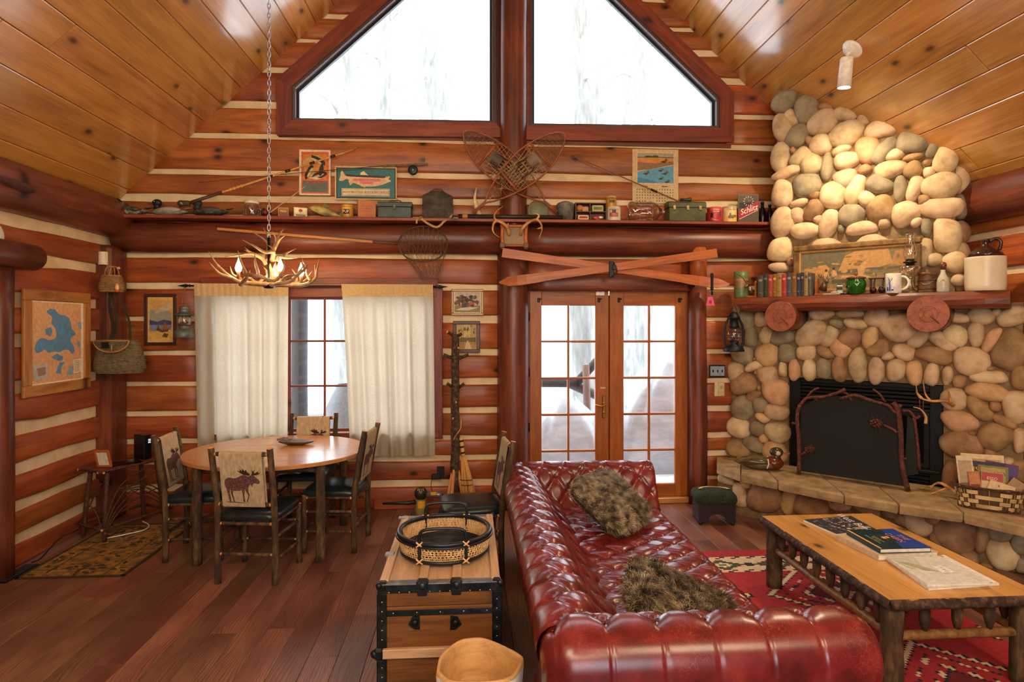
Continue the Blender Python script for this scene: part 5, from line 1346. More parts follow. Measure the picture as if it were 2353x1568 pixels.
pos = [(-2.15, -1.03, -86, 'moose-cloth chair between the twig side table and the round table'),
       (-1.10, -.93, 84, 'moose-cloth chair side-on at the right end of the round table, below the right curtain'),
       (-1.49, -.43, 180, 'moose-cloth chair in front of the window, behind the round table'),
       (.01, -1.50, 96, 'black-seated chair with a pale worn back between the trunk and the sofa')]
for x, y, r, lab in pos: dup(ch, Tz(x, y, r), lab)
M0 = Tz(-1.545, -1.50, -7); ch.matrix_basis = M0
# ---------------------------------------------------------------- left corner: rug, vent, twig table
LEAF = mottled('leaf_rug', ['#4a3a20', '#7a5a28', '#9a6a2c', '#a8742f'], 14, .95, .2, 4, rnd=False)
sr = thing('small_rug', 'olive and gold leaf-patterned mat on the floor in the left corner', 'rug', (-2.88, -.9, 0))
Mb().box((-2.875, -.92, .004), (.75, 1.18, .007), bev=.002).build('rug_body', LEAF, sr)
for x0, x1, y0, y1 in ((-3.25, -3.225, -1.51, -.33), (-2.525, -2.5, -1.51, -.33), (-3.25, -2.5, -1.51, -1.485), (-3.25, -2.5, -.355, -.33)): Mb().box(((x0+x1)/2, (y0+y1)/2, .005), (x1-x0, y1-y0, .0085), bev=.002).build('bound_edge', C('#3c3119', .95), sr)
rs = random.Random(4); m = Mb(); GD = [C('#40391f', .95), C('#b07c34', .95)]
for x in (-3.09, -2.66): m.box((x, -.92, .0078), (.008, 1.1, .0012), 0)
for y in (-1.36, -.48): m.box((-2.875, y, .0078), (.7, .008, .0012), 0)
for k in range(150):
    c = Vector((rs.uniform(-3.2, -2.55), rs.uniform(-1.47, -.38), .0082+k*6e-6)); a = rs.uniform(0, 6.28); s_ = rs.uniform(.02, .045)
    d, w = Vector((math.cos(a), math.sin(a), 0))*s_, Vector((-math.sin(a), math.cos(a), 0))*s_*.45
    m.add([c-d, c-w*.7-d*.2, c-w+d*.3, c+d, c+w+d*.3, c+w*.7-d*.2], [tuple(range(6))], k % 5 == 0)
tag(m.build('leaf_motifs', GD, sr), kind='stuff')
p = Pz(42, 1320)
vt = thing('floor_vent', 'black cast floor vent beside the left wall', 'vent', (-3.31, -1.42, 0))
Mb().box((-3.315, -1.40, .003), (.10, .34, .006), bev=.002).build('vent_frame', IRON, vt)
for k in range(12): Mb().box((-3.315, -1.54+k*.026, .007), (.075, .008, .004)).build('grille_bar', C('#3a3d42', .4), vt)
# twig side table set across the corner
f0, f1 = Pz(224, 1076, .60), Pz(360, 1048, .60); f0.z = f1.z = 0
ex = (f1-f0).normalized(); ey = Vector((-ex.y, ex.x, 0)); LW = .50
o0 = f0+Vector((.11, -.09, 0))
TT = lambda x, y, z: o0+ex*x+ey*y+UP*z
TWG = mottled('brown_twig', ['#2a150d', '#4a281a', '#6a3d26'], 40, .7, .4)
tw = thing('twig_table', 'rustic bent-twig side table in the corner by the left wall', 'table', TT(.2, .14, 0))
beam('tabletop', TT(-.02, .13, .59), TT(LW+.02, .13, .59), .25, .018, TRIM, tw)
for y in (-.005, .265): stick(Mb(), TT(-.06, y, .592), TT(LW+.05, y, .592), .011, 0, 1, seed=y*9).build('edge_twig', [TWG, CUT], tw)
for x in (-.03, LW+.03): stick(Mb(), TT(x, -.04, .588), TT(x, .30, .588), .010, 0, 1, seed=x).build('edge_twig', [TWG, CUT], tw)
for k, (x, y) in enumerate(((.03, .02), (LW-.03, .02), (.03, .24), (LW-.03, .24))): stick(Mb(), TT(x+(-.05 if k % 2 == 0 else .05), y-(.05 if k < 2 else -.03), .0125), TT(x, y, .582), .019, 0, 1, seed=k, n=9).build('leg', [TWG, CUT], tw)
for a, b in (((-.05, -.05, .12), (LW+.07, -.05, .14)), ((-.05, -.05, .12), (-.05, .28, .13)), ((LW+.05, -.03, .13), (LW+.05, .27, .13)), ((-.02, .27, .13), (LW, .27, .14))): stick(Mb(), TT(*a), TT(*b), .013, 0, 1, seed=a[0]*9).build('stretcher', [TWG, CUT], tw)
for k in range(4):
    Mb().tube([TT(*q_) for q_ in spline([(-.04+k*.008, -.055-.003*k, .13), (.02+.03*k, -.06, .32-.02*k), (.12+.05*k, -.055, .47-.05*k), (.36+.04*k, -.05, .57-.07*k)], 4)], .0055, 6).build('bent_twig', TWG, tw)
    Mb().tube([TT(*q_) for q_ in spline([(LW+.05-k*.008, -.06-.003*k, .15), (LW-.06-.02*k, -.066, .33-.02*k), (LW-.2-.03*k, -.06, .42-.015*k), (.08+.03*k, -.055, .43-.03*k+.10*(k == 3))], 4)], .0055, 6).build('bent_twig', TWG, tw)
Mb().tube([TT(*q_) for q_ in spline([(-.055, -.055, .13), (-.06, .02, .26), (-.10, .08, .36)], 4)], .006, 6).build('bent_twig', TWG, tw)
Mb().tube([TT(*q_) for q_ in spline([(-.055, .26, .13), (-.05, .12, .30), (-.05, .04, .42), (-.04, -.02, .50)], 4)], .0055, 6).build('bent_twig', TWG, tw)
pf = thing('standing_frame', 'small honey wood frame with a printed card on the twig table', 'picture frame', TT(.06, .12, .6))
B0 = TT(.03, .07, .604); Q = orient(B0+UP*.085, ex*.75-ey*.65+UP*.0, (.75*ey+.55*ex)*-1+UP*.32)
Q = orient(B0+UP*.082, (ex*.45-ey*.9), (ex*.85+ey*.42)*1.0+UP*.33)
for nm, c, sz, mt in (('frame_bar', (0, .07, 0), (.12, .018, .014), PINE2), ('frame_bar', (0, -.07, 0), (.12, .018, .014), PINE2), ('frame_bar', (-.052, 0, 0), (.018, .124, .014), PINE2), ('frame_bar', (.052, 0, 0), (.018, .124, .014), PINE2), ('card', (0, 0, -.002), (.09, .126, .006), C('#d9cdb8'))): 
    mm = Mb().box(c, sz, M=Q, bev=.001); mm.build(nm, C('#b5602c', .4) if nm == 'frame_bar' else mt, pf)
for k in range(7): Mb().box((0, .045-k*.013, .0014), (.066-.012*(k % 3), .003, .0006), M=Q).build('print_line', C('#8a6a58'), pf)
tab = thing('tablet', 'black tablet lying flat on the twig table', 'tablet', TT(.24, .10, .6))
Mb().box((0, 0, 0), (.24, .16, .011), M=orient(TT(.235, .11, .606), ex*.9-ey*.25, UP), bev=.004).build('tablet_body', C('#0d0d10', .15), tab)
Mb().box((0, 0, .0062), (.20, .13, .001), M=orient(TT(.235, .11, .606), ex*.9-ey*.25, UP)).build('screen', C('#191a20', .1), tab)
rt = thing('router', 'black upright wireless router with small white lights on the twig table', 'router', TT(.43, .16, .6))
Q = orient(TT(.43, .15, .6005+.11), ex, UP)
Mb().box((0, 0, 0), (.075, .15, .22), M=Q, bev=.006).build('router_body', C('#0a0b0d', .3), rt)
for k in range(3): Mb().box((.012, -.0755, .068-k*.014), (.022, .0015, .005), M=Q).build('status_light', C('#cfdcff', em=3), rt)
for lab, nm, pts, r_, mt in (('black power cable looping from the twig table to the left wall', 'power_cable', [TT(-.08, .2, .12), TT(-.16, .1, .13), Vector((-3.30, -.95, .10)), Vector((-3.33, -1.12, .008)), Vector((-3.34, -1.2, .006))], .006, C('#15120f')),
                             ('white charging cable lying on the mat under the twig table', 'white_cable', [TT(.02, .02, .018), TT(.16, -.03, .016), TT(.30, -.06, .016), TT(.40, .02, .016), TT(.42, .14, .03)], .005, WHITE)):
    tag(Mb().tube(spline(pts, 6), r_, 6).build(nm, mt), lab, 'cable')
# ---------------------------------------------------------------- footstool
fs_c = Vector((2.25, -.60, 0))
st = thing('footstool', 'small dark footstool with a green hooked-wool cushion beside the hearth', 'footstool', fs_c)
DK = C('#271a24', .5)
Q = Matrix.Translation(fs_c) @ Matrix.Rotation(math.radians(-8), 4, 'Z')
for s_ in (-1, 1):
    arch = [(-.165, .03), (-.165, .2), (.165, .2), (.165, .03), (.10, .03)]+[(.085*math.cos(PI*k/10), .03+.075*math.sin(PI*k/10)) for k in range(11)]+[(-.10, .03)]
    Mb().prism(arch, -.007, .007, Q @ Matrix.Translation((0, s_*.115, 0)) @ Matrix.Rotation(PI/2, 4, 'X')).build('apron', DK, st)
    Mb().box((s_*.158, 0, .115), (.014, .216, .17), M=Q).build('side_panel', DK, st)
    for q_ in (-1, 1): Mb().lathe([(.0, .001), (.014, .006), (.018, .018), (.012, .032), (.008, .034)], 12, Q @ Matrix.Translation((s_*.145, q_*.10, 0))).build('foot', BLACKP, st)
WOOLG = mottled('green_wool', ['#131c12', '#23301c', '#34432a'], 60, .95, .6)
def cush(u, v):
    a = 2*PI*u; c_, s_ = math.cos(a), math.sin(a); e_ = .35; f = (.98, 1.03, 1.02, .95, .75, .4, 0)[round(v*6)]
    return Q @ Vector((math.copysign(abs(c_)**e_, c_)*.185*f, math.copysign(abs(s_)**e_, s_)*.145*f, (.202, .225, .255, .28, .297, .306, .309)[round(v*6)]))
Mb().grid(36, 7, cush, wrapu=True).add([cush(i/36, 0) for i in range(36)], [tuple(range(36))[::-1]]).build('cushion', WOOLG, st)
m = Mb(); rs = random.Random(2)
for k in range(34):
    a = PI*(k/33)*1.0+.0; b0 = Vector((.085*math.cos(a)*(1.3), -.02+.06*math.sin(a), .311)); dd = Vector((math.cos(a), math.sin(a)*.6, 0))
    m.tube([Q @ b0, Q @ (b0+dd*.018+Vector((0, 0, .002))), Q @ (b0+dd*.034-Vector((0, 0, .004)))], [.0035, .003, .0015], 5)
tag(m.build('stitched_sprig', C('#cdbb8a', .9), st), kind='stuff')
# ================================================================== CHANDELIER
cc = Ps(618, 640, 5.0); CHX, CHY = cc.x, cc.y
ch_ = thing('antler_chandelier', 'antler chandelier with candle bulbs hanging on a chain above the dining table', 'chandelier', (CHX, CHY, 2.15))
HORNL = mottled('chandelier_horn', ['#5e4228', '#94714a', '#c4a476'], 10, .4, .2, 6)
def cpt(px, py, d=0.0):
    p = Ps(px, py, 5.0); return p+FW*d
S5 = 5.0/F
def horn(pts, r, name='antler', mb=None):
    P = spline([cpt(*q_) for q_ in pts], 5); L = len(P); m = mb or Mb()
    m.tube(P, [max(.0018, r*(1-.9*(i/(L-1))**1.5)) for i in range(L)], 9); return m
def antler_part(lst):
    m = Mb()
    for pts, r in lst: horn(pts, r, mb=m)
    m.build('antler', HORNL, ch_)
B0 = (612, 655)
antler_part([([(625, 655, -.02), (575, 652, -.10), (548, 640, -.14), (520, 612, -.16), (501, 583, -.16)], .021), ([(550, 642, -.14), (528, 632, -.18), (508, 608, -.2)], .014), ([(568, 643, -.12), (543, 632, -.06), (534, 613, -.04)], .012)])
antler_part([([(560, 655, -.05), (590, 648, -.22), (600, 640, -.27), (592, 615, -.29), (583, 586, -.29)], .020), ([(598, 636, -.27), (625, 640, -.28), (620, 612, -.28), (617, 590, -.27)], .017), ([(622, 638, -.28), (655, 650, -.22), (672, 625, -.2), (674, 602, -.2)], .015)])
antler_part([([(620, 655, .0), (660, 655, -.18), (690, 650, -.2), (708, 628, -.2), (723, 608, -.2)], .019), ([(665, 652, -.18), (680, 640, -.2), (703, 637, -.22), (724, 628, -.22)], .014), ([(690, 648, -.2), (712, 618, -.1), (705, 605, -.08), (702, 595, -.08)], .013)])
antler_part([([(640, 655, .0), (690, 655, .05), (716, 640, .08), (720, 615, .1), (725, 590, .1)], .019), ([(708, 646, .06), (695, 625, .1), (696, 603, .12)], .013), ([(718, 630, .1), (712, 608, .14), (712, 604, .14)], .012)])
antler_part([([(610, 655, .0), (565, 645, .18), (548, 632, .22), (545, 615, .24)], .018), ([(575, 647, .16), (590, 625, .22), (576, 605, .24)], .013), ([(552, 636, .2), (530, 620, .24), (529, 612, .24)], .012)])
antler_part([([(625, 655, .05), (650, 648, .24), (655, 632, .28), (640, 610, .3)], .018), ([(645, 650, .22), (672, 640, .28), (690, 615, .3)], .013)])
antler_part([([(612, 650, .0), (598, 648, .2), (585, 630, .26), (578, 612, .28)], .016)])
antler_part([([(612, 608, 0), (605, 595, -.02), (585, 585, -.06), (560, 590, -.10), (532, 594, -.12)], .018), ([(600, 592, -.02), (580, 582, .04), (554, 573, .06)], .013), ([(590, 586, -.04), (575, 578, -.02), (562, 568, 0)], .012)])
antler_part([([(627, 600, -.02), (636, 582, -.08), (622, 584, -.12), (600, 570, -.14), (574, 557, -.14)], .019), ([(636, 580, -.08), (634, 572, -.08), (622, 566, -.06)], .013)])
antler_part([([(635, 600, 0), (640, 590, .0), (665, 595, -.04), (699, 594, -.08)], .018), ([(652, 592, -.02), (655, 582, .02), (677, 570, .04)], .013)])
antler_part([([(612, 600, 0), (614, 575, .02), (612, 555, .0), (585, 534, -.04)], .017), ([(618, 570, 0), (612, 545, .04), (598, 520, .05)], .013)])
antler_part([([(628, 600, 0), (630, 572, .0), (634, 550, .0), (628, 532, -.02)], .016), ([(634, 556, 0), (640, 535, .03), (648, 525, .04)], .013), ([(630, 575, 0), (645, 552, -.02), (661, 541, -.03)], .013)])
antler_part([([(622, 655, 0), (625, 630, 0), (620, 610, 0), (617, 596, 0)], .02)])
antler_part([([(628, 655, 0), (640, 640, .02), (632, 615, .02), (630, 598, .02)], .018)])
m = Mb().lathe([(0, 0), (.035, .004), (.05, .02), (.05, .035), (.02, .05), (.012, .09), (.012, .42)], 16, Matrix.Translation((CHX, CHY, cpt(618, 664).z))); m.build('hub', IRON, ch_)
BULB = C('#ffe2b0', .3, em=70); SLV = C('#7a5a38', .6)
for k, (px, py, d) in enumerate(((563, 620, -.12), (655, 618, -.10), (682, 624, .10), (608, 622, .22), (616, 636, .02))):
    p = cpt(px, py, d); s_ = .8 if k < 4 else .5
    Mb().tube([p-UP*.085, p-UP*.022], .014, 10).build('candle_sleeve', SLV, ch_)
    Mb().lathe([(.001, .062), (.006, .042), (.016, .016), (.0205, -.004), (.015, -.022), (.008, -.03)], 14, Matrix.Translation(p+UP*.005) @ Matrix.Scale(s_+.45, 4)).build('bulb', BULB, ch_)
    if k < 4: lamp('bulb_light', 'POINT', p+UP*.0, 14, (1, .66, .34), .03)
LINK = Mb().tube([(.011*math.cos(2*PI*i/12), 0, .019*math.sin(2*PI*i/12)+(.008 if math.sin(2*PI*i/12) > 0 else -.008)) for i in range(12)], .0036, 6, closed=True).mesh('chain_link', STEEL)
zc = cpt(618, 545).z; k = 0
while zc < RZ-SL*(RX-CHX)-.02:
    link('chain_link', LINK, ch_, Matrix.Translation((CHX, CHY, zc)) @ Matrix.Rotation(k*PI/2+.4, 4, 'Z')); zc += .0395; k += 1
# ================================================================== CURTAINS
CURT = bpy.data.materials.new('linen_curtain'); CURT.use_nodes = True; nt = CURT.node_tree; nt.nodes.clear()
out = nd(nt, 'ShaderNodeOutputMaterial'); mx = nd(nt, 'ShaderNodeMixShader', i_0=.5); df = nd(nt, 'ShaderNodeBsdfDiffuse'); tl = nd(nt, 'ShaderNodeBsdfTranslucent')
nz = nd(nt, 'ShaderNodeTexNoise'); nz.inputs['Scale'].default_value = 70; nt.links.new(coords(nt, (1, 1, 5), False), nz.inputs[0])
cl_ = ramp(nt, nz.outputs[0], [(.3, '#bcb09a'), (.7, '#d2c6ae')]); nt.links.new(cl_, df.inputs[0]); nt.links.new(cl_, tl.inputs[0])
nt.links.new(df.outputs[0], mx.inputs[1]); nt.links.new(tl.outputs[0], mx.inputs[2]); nt.links.new(mx.outputs[0], out.inputs[0])
CURT2 = mottled('shaded_curtain_header', ['#b8986a', '#cbae80'], 60, .95, .1, rnd=False)  # tan paints in the backlight lost where the cloth is doubled
RODY = -.10
rod = thing('curtain_rod', 'black iron curtain rod with spear finials above the window', 'curtain rod', Py(720, 657, RODY))
a, b = Py(438, 657, RODY), Py(1000, 657, RODY); b.z = a.z
Mb().tube([a, b], .009, 10).build('rod_bar', IRON, rod)
for p, s_ in ((a, -1), (b, 1)): Mb().lathe([(.009, 0), (.016, .01), (.008, .02), (.018, .045), (.010, .075), (.001, .125)], 12, Matrix.Translation(p) @ Matrix.Rotation(s_*PI/2, 4, 'Y')).build('finial', IRON, rod)
for px in (448, 715, 990):
    p = Py(px, 657, RODY); p.z = a.z; Mb().box((p.x, -.045, p.z+.0), (.02, .10, .014), bev=.003).box((p.x, -.002, p.z), (.03, .012, .06), bev=.003).build('bracket', IRON, rod)
def curtain(lab, top, bot, zt_px, zb_px, nf, sd):
    t0, t1 = [Py(px, zt_px, RODY).x for px in top]; b0, b1 = [Py(px, zb_px, RODY).x for px in bot]; zt = a.z+.022; zb_ = Py(bot[0], zb_px, RODY).z
    rs = random.Random(sd); ph = [rs.uniform(0, 6.28) for _ in range(6)]
    def fn(u, v):
        e = v**.8; x = (t0+(t1-t0)*u)*(1-e)+(b0+(b1-b0)*u)*e
        f = math.sin(2*PI*nf*u+ph[0]+.9*math.sin(2*PI*u*1.7+ph[1]))*.5+.35*math.sin(2*PI*nf*.52*u+ph[2])+.15*math.sin(2*PI*nf*1.9*u+ph[3])
        am = .014+.034*min(1, v*3) if v > .05 else .010
        if v < .09: f = .45*f+.55*math.sin(2*PI*nf*2.7*u+ph[4])
        y = RODY-.014+f*am+.004*noise.noise((u*9, v*5, sd)); y = min(y, -.052)
        if v < .08: y = RODY-.0125-.006*abs(math.sin(2*PI*nf*1.35*u+ph[4]))
        z = zt+(zb_-zt)*v+.010*noise.noise((u*6, 0, sd))*v
        return (x, y, z)
    c = thing('curtain', lab, 'curtain', ((t0+t1)/2, RODY, zb_), 0, 'linen curtains on the small-paned window')
    Mb().grid(110, 40, lambda u, v: fn(u, v)).build('panel', CURT, c)
    Mb().grid(110, 5, lambda u, v: tuple(Vector(fn(u, v*.072))+Vector((0, -.003, 0)))).build('rod_pocket', CURT2, c)
    Mb().grid(110, 3, lambda u, v: tuple(Vector(fn(u, .935+v*.065))+Vector((0, -.003, 0)))).build('hem', CURT, c)
curtain('cream linen curtain left of the visible window panes, behind the dining table', (447, 664), (457, 662), 652, 1046, 6, 1)
curtain('cream linen curtain right of the visible window panes, with one deep fold', (785, 995), (806, 1000), 652, 1049, 6, 2)
# ================================================================== SHELF AND WHAT STANDS ON IT
SZ = 2.848; SY = -.125
sh = thing('wall_shelf', 'long narrow wooden shelf along the log beam holding old tins and tackle', 'shelf', (0, -.115, SZ-.03))
sx0, sx1 = Py(246, 500, -.23).x, Py(1772, 512, -.2).x
beam('shelf_board', (sx0, -.118, SZ-.016), (sx1, -.118, SZ-.016), .225, .03, TRIM, sh)
MPX = lambda px: (Py(px+1, 500, SY)-Py(px, 500, SY)).x
def Sx(px): return Py(px, 490, SY).x
def Sh(px, py): return Py(px, py, SY).z-SZ
def at(px, y=SY, dz=.0008): return Vector((Py(px, 490, y).x, y, SZ+dz))
# duck decoys
def decoy(lab, p, L, face, body, head, bill, wing, tail=True, sy=.30, grp=None, name='duck_decoy', breast=None):
    t = thing(name, lab, 'decoy', p, 0, grp); s_ = L; M = Matrix.Translation(p) @ Matrix.Rotation(face, 4, 'Z')
    def fn(u, v):
        a = 2*PI*u; x = (v-.5)*s_; r = math.sin(PI*min(max(v, .004), .996))**.55; r *= 1-.55*max(0, v-.62)/.38
        z = math.sin(a); zz = (.17 if z > 0 else .11)*s_*r*z*(1.0)
        return M @ Vector((-x, math.cos(a)*.21*s_*r, .11*s_+zz+.10*s_*max(0, v-.72)))
    Mb().grid(24, 15, fn, wrapu=True).build('body', body, t)
    Mb().ell((.36*s_, 0, .385*s_), (.135*s_, .095*s_, .105*s_), 16, 10, M).tube([M @ Vector((.36*s_, 0, .20*s_)), M @ Vector((.345*s_, 0, .36*s_))], [.10*s_, .075*s_], 12).build('head', head, t)
    Mb().prism([(0, .035*s_), (.13*s_, .028*s_), (.16*s_, 0), (.13*s_, -.028*s_), (0, -.035*s_)], -.012*s_, .022*s_, M @ Matrix.Translation((.46*s_, 0, .365*s_))).build('bill', bill, t)
    for q_ in (-1, 1):
        Mb().ell((-.06*s_, q_*.155*s_, .17*s_), (.30*s_, .065*s_, .075*s_), 14, 8, M).build('wing', wing, t)
        Mb().ell((.40*s_, q_*.088*s_, .41*s_), (.014*s_, .008*s_, .014*s_), 8, 5, M).build('eye', C('#c8b060', .2), t)
    if tail: Mb().prism([(0, .07*s_), (-.17*s_, .05*s_), (-.20*s_, 0), (-.17*s_, -.05*s_), (0, -.07*s_)], -.008*s_, .012*s_, M @ Matrix.Translation((-.42*s_, 0, .21*s_)) @ Matrix.Rotation(.18, 4, 'Y')).build('tail', wing, t)
    if breast: Mb().ell((.30*s_, 0, .15*s_), (.20*s_, .175*s_, .145*s_), 16, 9, M).build('breast', breast, t)
    return t
DUKD = mottled('decoy_dark', ['#1d1c1a', '#33302b', '#5e584c'], 30, .7, .2); DUKG = mottled('decoy_grey', ['#6a6458', '#8a8374', '#a39a88'], 20, .7, .1); DBK = C('#15181a', .5)
decoy('speckled dark duck decoy with white flanks at the left end of the shelf', at(299), .33, PI, mottled('decoy_speckle', ['#2a2620', '#6a6256', '#c8beaa'], 45, .7, .2), DBK, C('#4a4a46'), DUKD, grp='duck decoys on the shelf')
decoy('pale grey-sided duck decoy with a black head, second along the shelf', at(391), .33, PI, DUKG, DBK, C('#3d4a3c'), C('#a59c8c'), grp='duck decoys on the shelf')
decoy('plain dark duck decoy with a grey bill, next to the glass jar', at(484), .34, PI, DUKD, C('#34322e'), C('#6a6a66'), C('#4a463e'), grp='duck decoys on the shelf')
def tin(lab, name, cat, p, r, h, mat, lid=None, n=24, extra=None):
    t = thing(name, lab, cat, p)
    Mb().lathe([(r*.97, 0), (r, .004), (r, h-.006), (r*.98, h-.002)], n, Matrix.Translation(p)).build('can_body', mat, t)
    Mb().lathe([(r*1.02, h-.014), (r*1.03, h-.004), (r*.99, h), (0, h)], n, Matrix.Translation(p)).build('lid', lid or mat, t)
    return t
def cyl(c, r, z0, h):           # surface map on the camera side of an upright cylinder; u across about 130 degrees
    return lambda u, v: Vector((c.x+r*math.sin((u-.5)*2.2+.0), c.y-r*math.cos((u-.5)*2.2), c.z+z0+h*v))
def cylart(t, c, r, h, layers, k=12):
    fn = cyl(c, r, 0, h); m = Mb(); mats = []; LAST[0] = .003
    for q_, (mat, (u0, v0, u1, v1)) in enumerate(layers):
        if mat not in mats: mats.append(mat)
        g = lambda u, v, q_=q_: tuple(fn(u, v)+(fn(u, v)-Vector((c.x, c.y, fn(u, v).z))).normalized()*(.0008+.0003*q_))
        b = len(m.v); m.v += [g(u0+(u1-u0)*i/k, vv) for i in range(k+1) for vv in (v0, v1)]
        for i in range(k): m.f.append([b+2*i, b+2*i+2, b+2*i+3, b+2*i+1]); m.m.append(mats.index(mat)); m.sm.append(True)
    return m.build('label_print', mats, t)
p = at(579); jr = thing('glass_jar', 'round glass jar with a white lid between the last shelf decoy and the reel', 'jar', p)
Mb().lathe([(.05, .0), (.075, .01), (.085, .05), (.08, .10), (.062, .125), (.062, .135)], 24, Matrix.Translation(p)).build('jar_body', JAR, jr)
Mb().lathe([(.066, .128), (.068, .15), (.06, .156), (0, .157)], 24, Matrix.Translation(p)).build('lid', C('#d6cbb4'), jr)
p = at(613, -.15); rl = thing('fishing_reel', 'small old red and black fishing reel on the shelf by the chain', 'reel', p)
Q = Matrix.Translation(p+UP*.045) @ Matrix.Rotation(PI/2, 4, 'Y')
Mb().lathe([(.0, -.03), (.04, -.03), (.042, -.02), (.025, -.018), (.025, .018), (.042, .02), (.04, .03), (0, .03)], 20, Q, mis=[0, 0, 0, 1, 0, 0, 0]).build('spool', [C('#2a2624', .4), C('#8a2a30', .5)], rl)
Mb().tube([p+Vector((-.035, 0, .045)), p+Vector((-.05, -.02, .06)), p+Vector((-.05, -.035, .075))], .005, 6).box(p+Vector((0, 0, .004)), (.09, .02, .006)).build('crank', C('#8a8a88', .3, .8), rl)
def carton(lab, px0, px1, h, dep, mat, rot=0.0, y=SY, name='carton', cat='box', lid=False):
    w = (px1-px0)*MPX(px0); p = at((px0+px1)/2, y); M = Matrix.Translation(p) @ Matrix.Rotation(rot, 4, 'Z')
    t = link(name, None, None, M); tag(t, lab, cat); t.empty_display_size = .1
    Mb().box((0, 0, h/2), (w, dep, h), M=M, bev=.002).build('box_body', mat, t)
    Mb().box((0, 0, h-.008), (w+.002, dep+.002, .016), M=M, bev=.002).build('box_lid' if lid else 'end_flap', mat, t)
    return t, lambda u, v: M @ Vector(((u-.5)*w, -dep/2-.002, h*v)), M, w
t, fn, M, w = carton('small brown printed carton, left of the green and cream one', 640, 664, .095, .07, C('#a87840'), .2)
flatart('carton_print', t, fn, fn(.5, .5)-fn(.5, .5)-(M.to_3x3() @ Vector((0, 1, 0))), [(C('#8a5e30'), rect(.1, .15, .9, .8)), (C('#c09050'), rect(.2, .5, .8, .7))])
t, fn, M, w = carton('cream carton with a red seal and a green bottle picture on the shelf', 675, 705, .095, .07, C('#d8c690'), .35)
nn = -(M.to_3x3() @ Vector((0, 1, 0)))
flatart('carton_print', t, fn, nn, [(C('#e4d8a8'), rect(.05, .05, .95, .95)), (C('#b03a30'), [(.5+.16*math.cos(k*PI/5), .68+.16*math.sin(k*PI/5)) for k in range(10)]), (C('#8f8a60'), rect(.15, .12, .85, .3))])
fs_ = lambda u, v: M @ Vector((w/2+.002, (u-.5)*.07, .095*v)); flatart('bottle_picture', t, fs_, M.to_3x3() @ Vector((1, 0, 0)), [(C('#2d5a3c'), [(.35, .12), (.65, .12), (.65, .55), (.56, .7), (.56, .85), (.44, .85), (.44, .7), (.35, .55)])])
# fish model
p = at(746, -.13); fm_ = thing('fish_model', 'carved green and cream fish model on a little stand on the shelf', 'fish model', p)
def fishfn(u, v):
    a = 2*PI*u; x = -.15+.30*v; r = math.sin(PI*min(.99, max(.01, v))**.85)**.8*.042*(1-.55*max(0, v-.5))
    return Vector((p.x+x, p.y+math.cos(a)*r*.55, p.z+.075-.10*(v-.35)*.8+math.sin(a)*r))
Mb().grid(16, 14, fishfn, wrapu=True).build('fish_body', mottled('fish_paint', ['#4f5a2e', '#a08f4c', '#d8c68a'], 9, .35, .05), fm_)
Mb().prism([(0, 0), (.05, .05), (.042, .0), (.05, -.045)], -.003, .003, Matrix.Translation((p.x+.135, p.y, p.z+.038)) @ Matrix.Rotation(PI/2, 4, 'X')).build('tail_fin', C('#5f6a38', .5), fm_); Mb().prism([(-.02, .02), (.01, .055), (.06, .02)], -.003, .003, Matrix.Translation((p.x-.01, p.y, p.z+.085)) @ Matrix.Rotation(PI/2, 4, 'X')).build('fin', C('#5f6a38', .5), fm_)
Mb().box((p.x, p.y, p.z+.005), (.10, .05, .01), bev=.003).tube([(p.x, p.y, p.z+.01), (p.x, p.y, p.z+.05)], .006, 8).build('stand', C('#6a6e5a'), fm_)
p = at(799); t = tin('yellow lidded tin with black PUP lettering on the shelf', 'yellow_tin', 'tin', p, .056, .128, C('#c48f2e', .35), C('#d0a040', .3))
cylart(t, p, .056, .128, [(C('#1c1712', .4), (.22, .28, .72, .62)), (C('#d9b05a', .4), (.1, .7, .9, .78))])
f_ = cyl(p, .0575, 0, .128); text('PUP', t, f_, (0, -1, 0), .44, .45, .26, C('#e8dcc0'))
t, fn, M, w = carton('pinkish wooden box with faint stencilling on the shelf', 822, 862, .168, .13, C('#b5724a', .7), .25, name='wooden_box')
nn = -(M.to_3x3() @ Vector((0, 1, 0)))
flatart('stencil_print', t, fn, nn, [(C('#a5623f'), rect(.2, .62-.14*k, .8, .68-.14*k)) for k in range(3)])
def tacklebox(lab, px0, px1, h, dep, mat, latches, dark):
    w = (px1-px0)*MPX(px0); p = at((px0+px1)/2, -.13); t = thing('tackle_box', lab, 'tackle box', p)
    Mb().box(p+UP*(h*.34), (w, dep, h*.68), bev=.006).build('box_body', mat, t)
    Mb().prism([(-dep/2-.003, 0), (dep/2, 0), (dep/2, h*.24), (dep*.30, h*.31), (-dep*.30, h*.31), (-dep/2-.003, h*.22)], -w/2-.003, w/2+.003, Matrix.Translation(p+UP*(h*.69)) @ Matrix(((0, 0, 1, 0), (1, 0, 0, 0), (0, 1, 0, 0), (0, 0, 0, 1)))).build('lid', mat, t)
    for f in latches: Mb().box(p+Vector((w*f, -dep/2-.005, h*.66)), (.03, .008, .05), bev=.003).box(p+Vector((w*f, -dep/2-.008, h*.60)), (.018, .01, .02), bev=.003).build('latch', mottled('latch_metal', ['#8a7a4a', '#c0b080'], 20, .3, 0, metal=.8) if not dark else C('#4a4a46', .4, .5), t)
    Mb().tube(spline([p+Vector((-.05, 0, h)), p+Vector((-.045, 0, h+.02)), p+Vector((.045, 0, h+.02)), p+Vector((.05, 0, h))], 4), .005, 6).build('handle', dark and C('#4a4a46', .4, .5) or C('#20251e', .5), t)
    return t, p
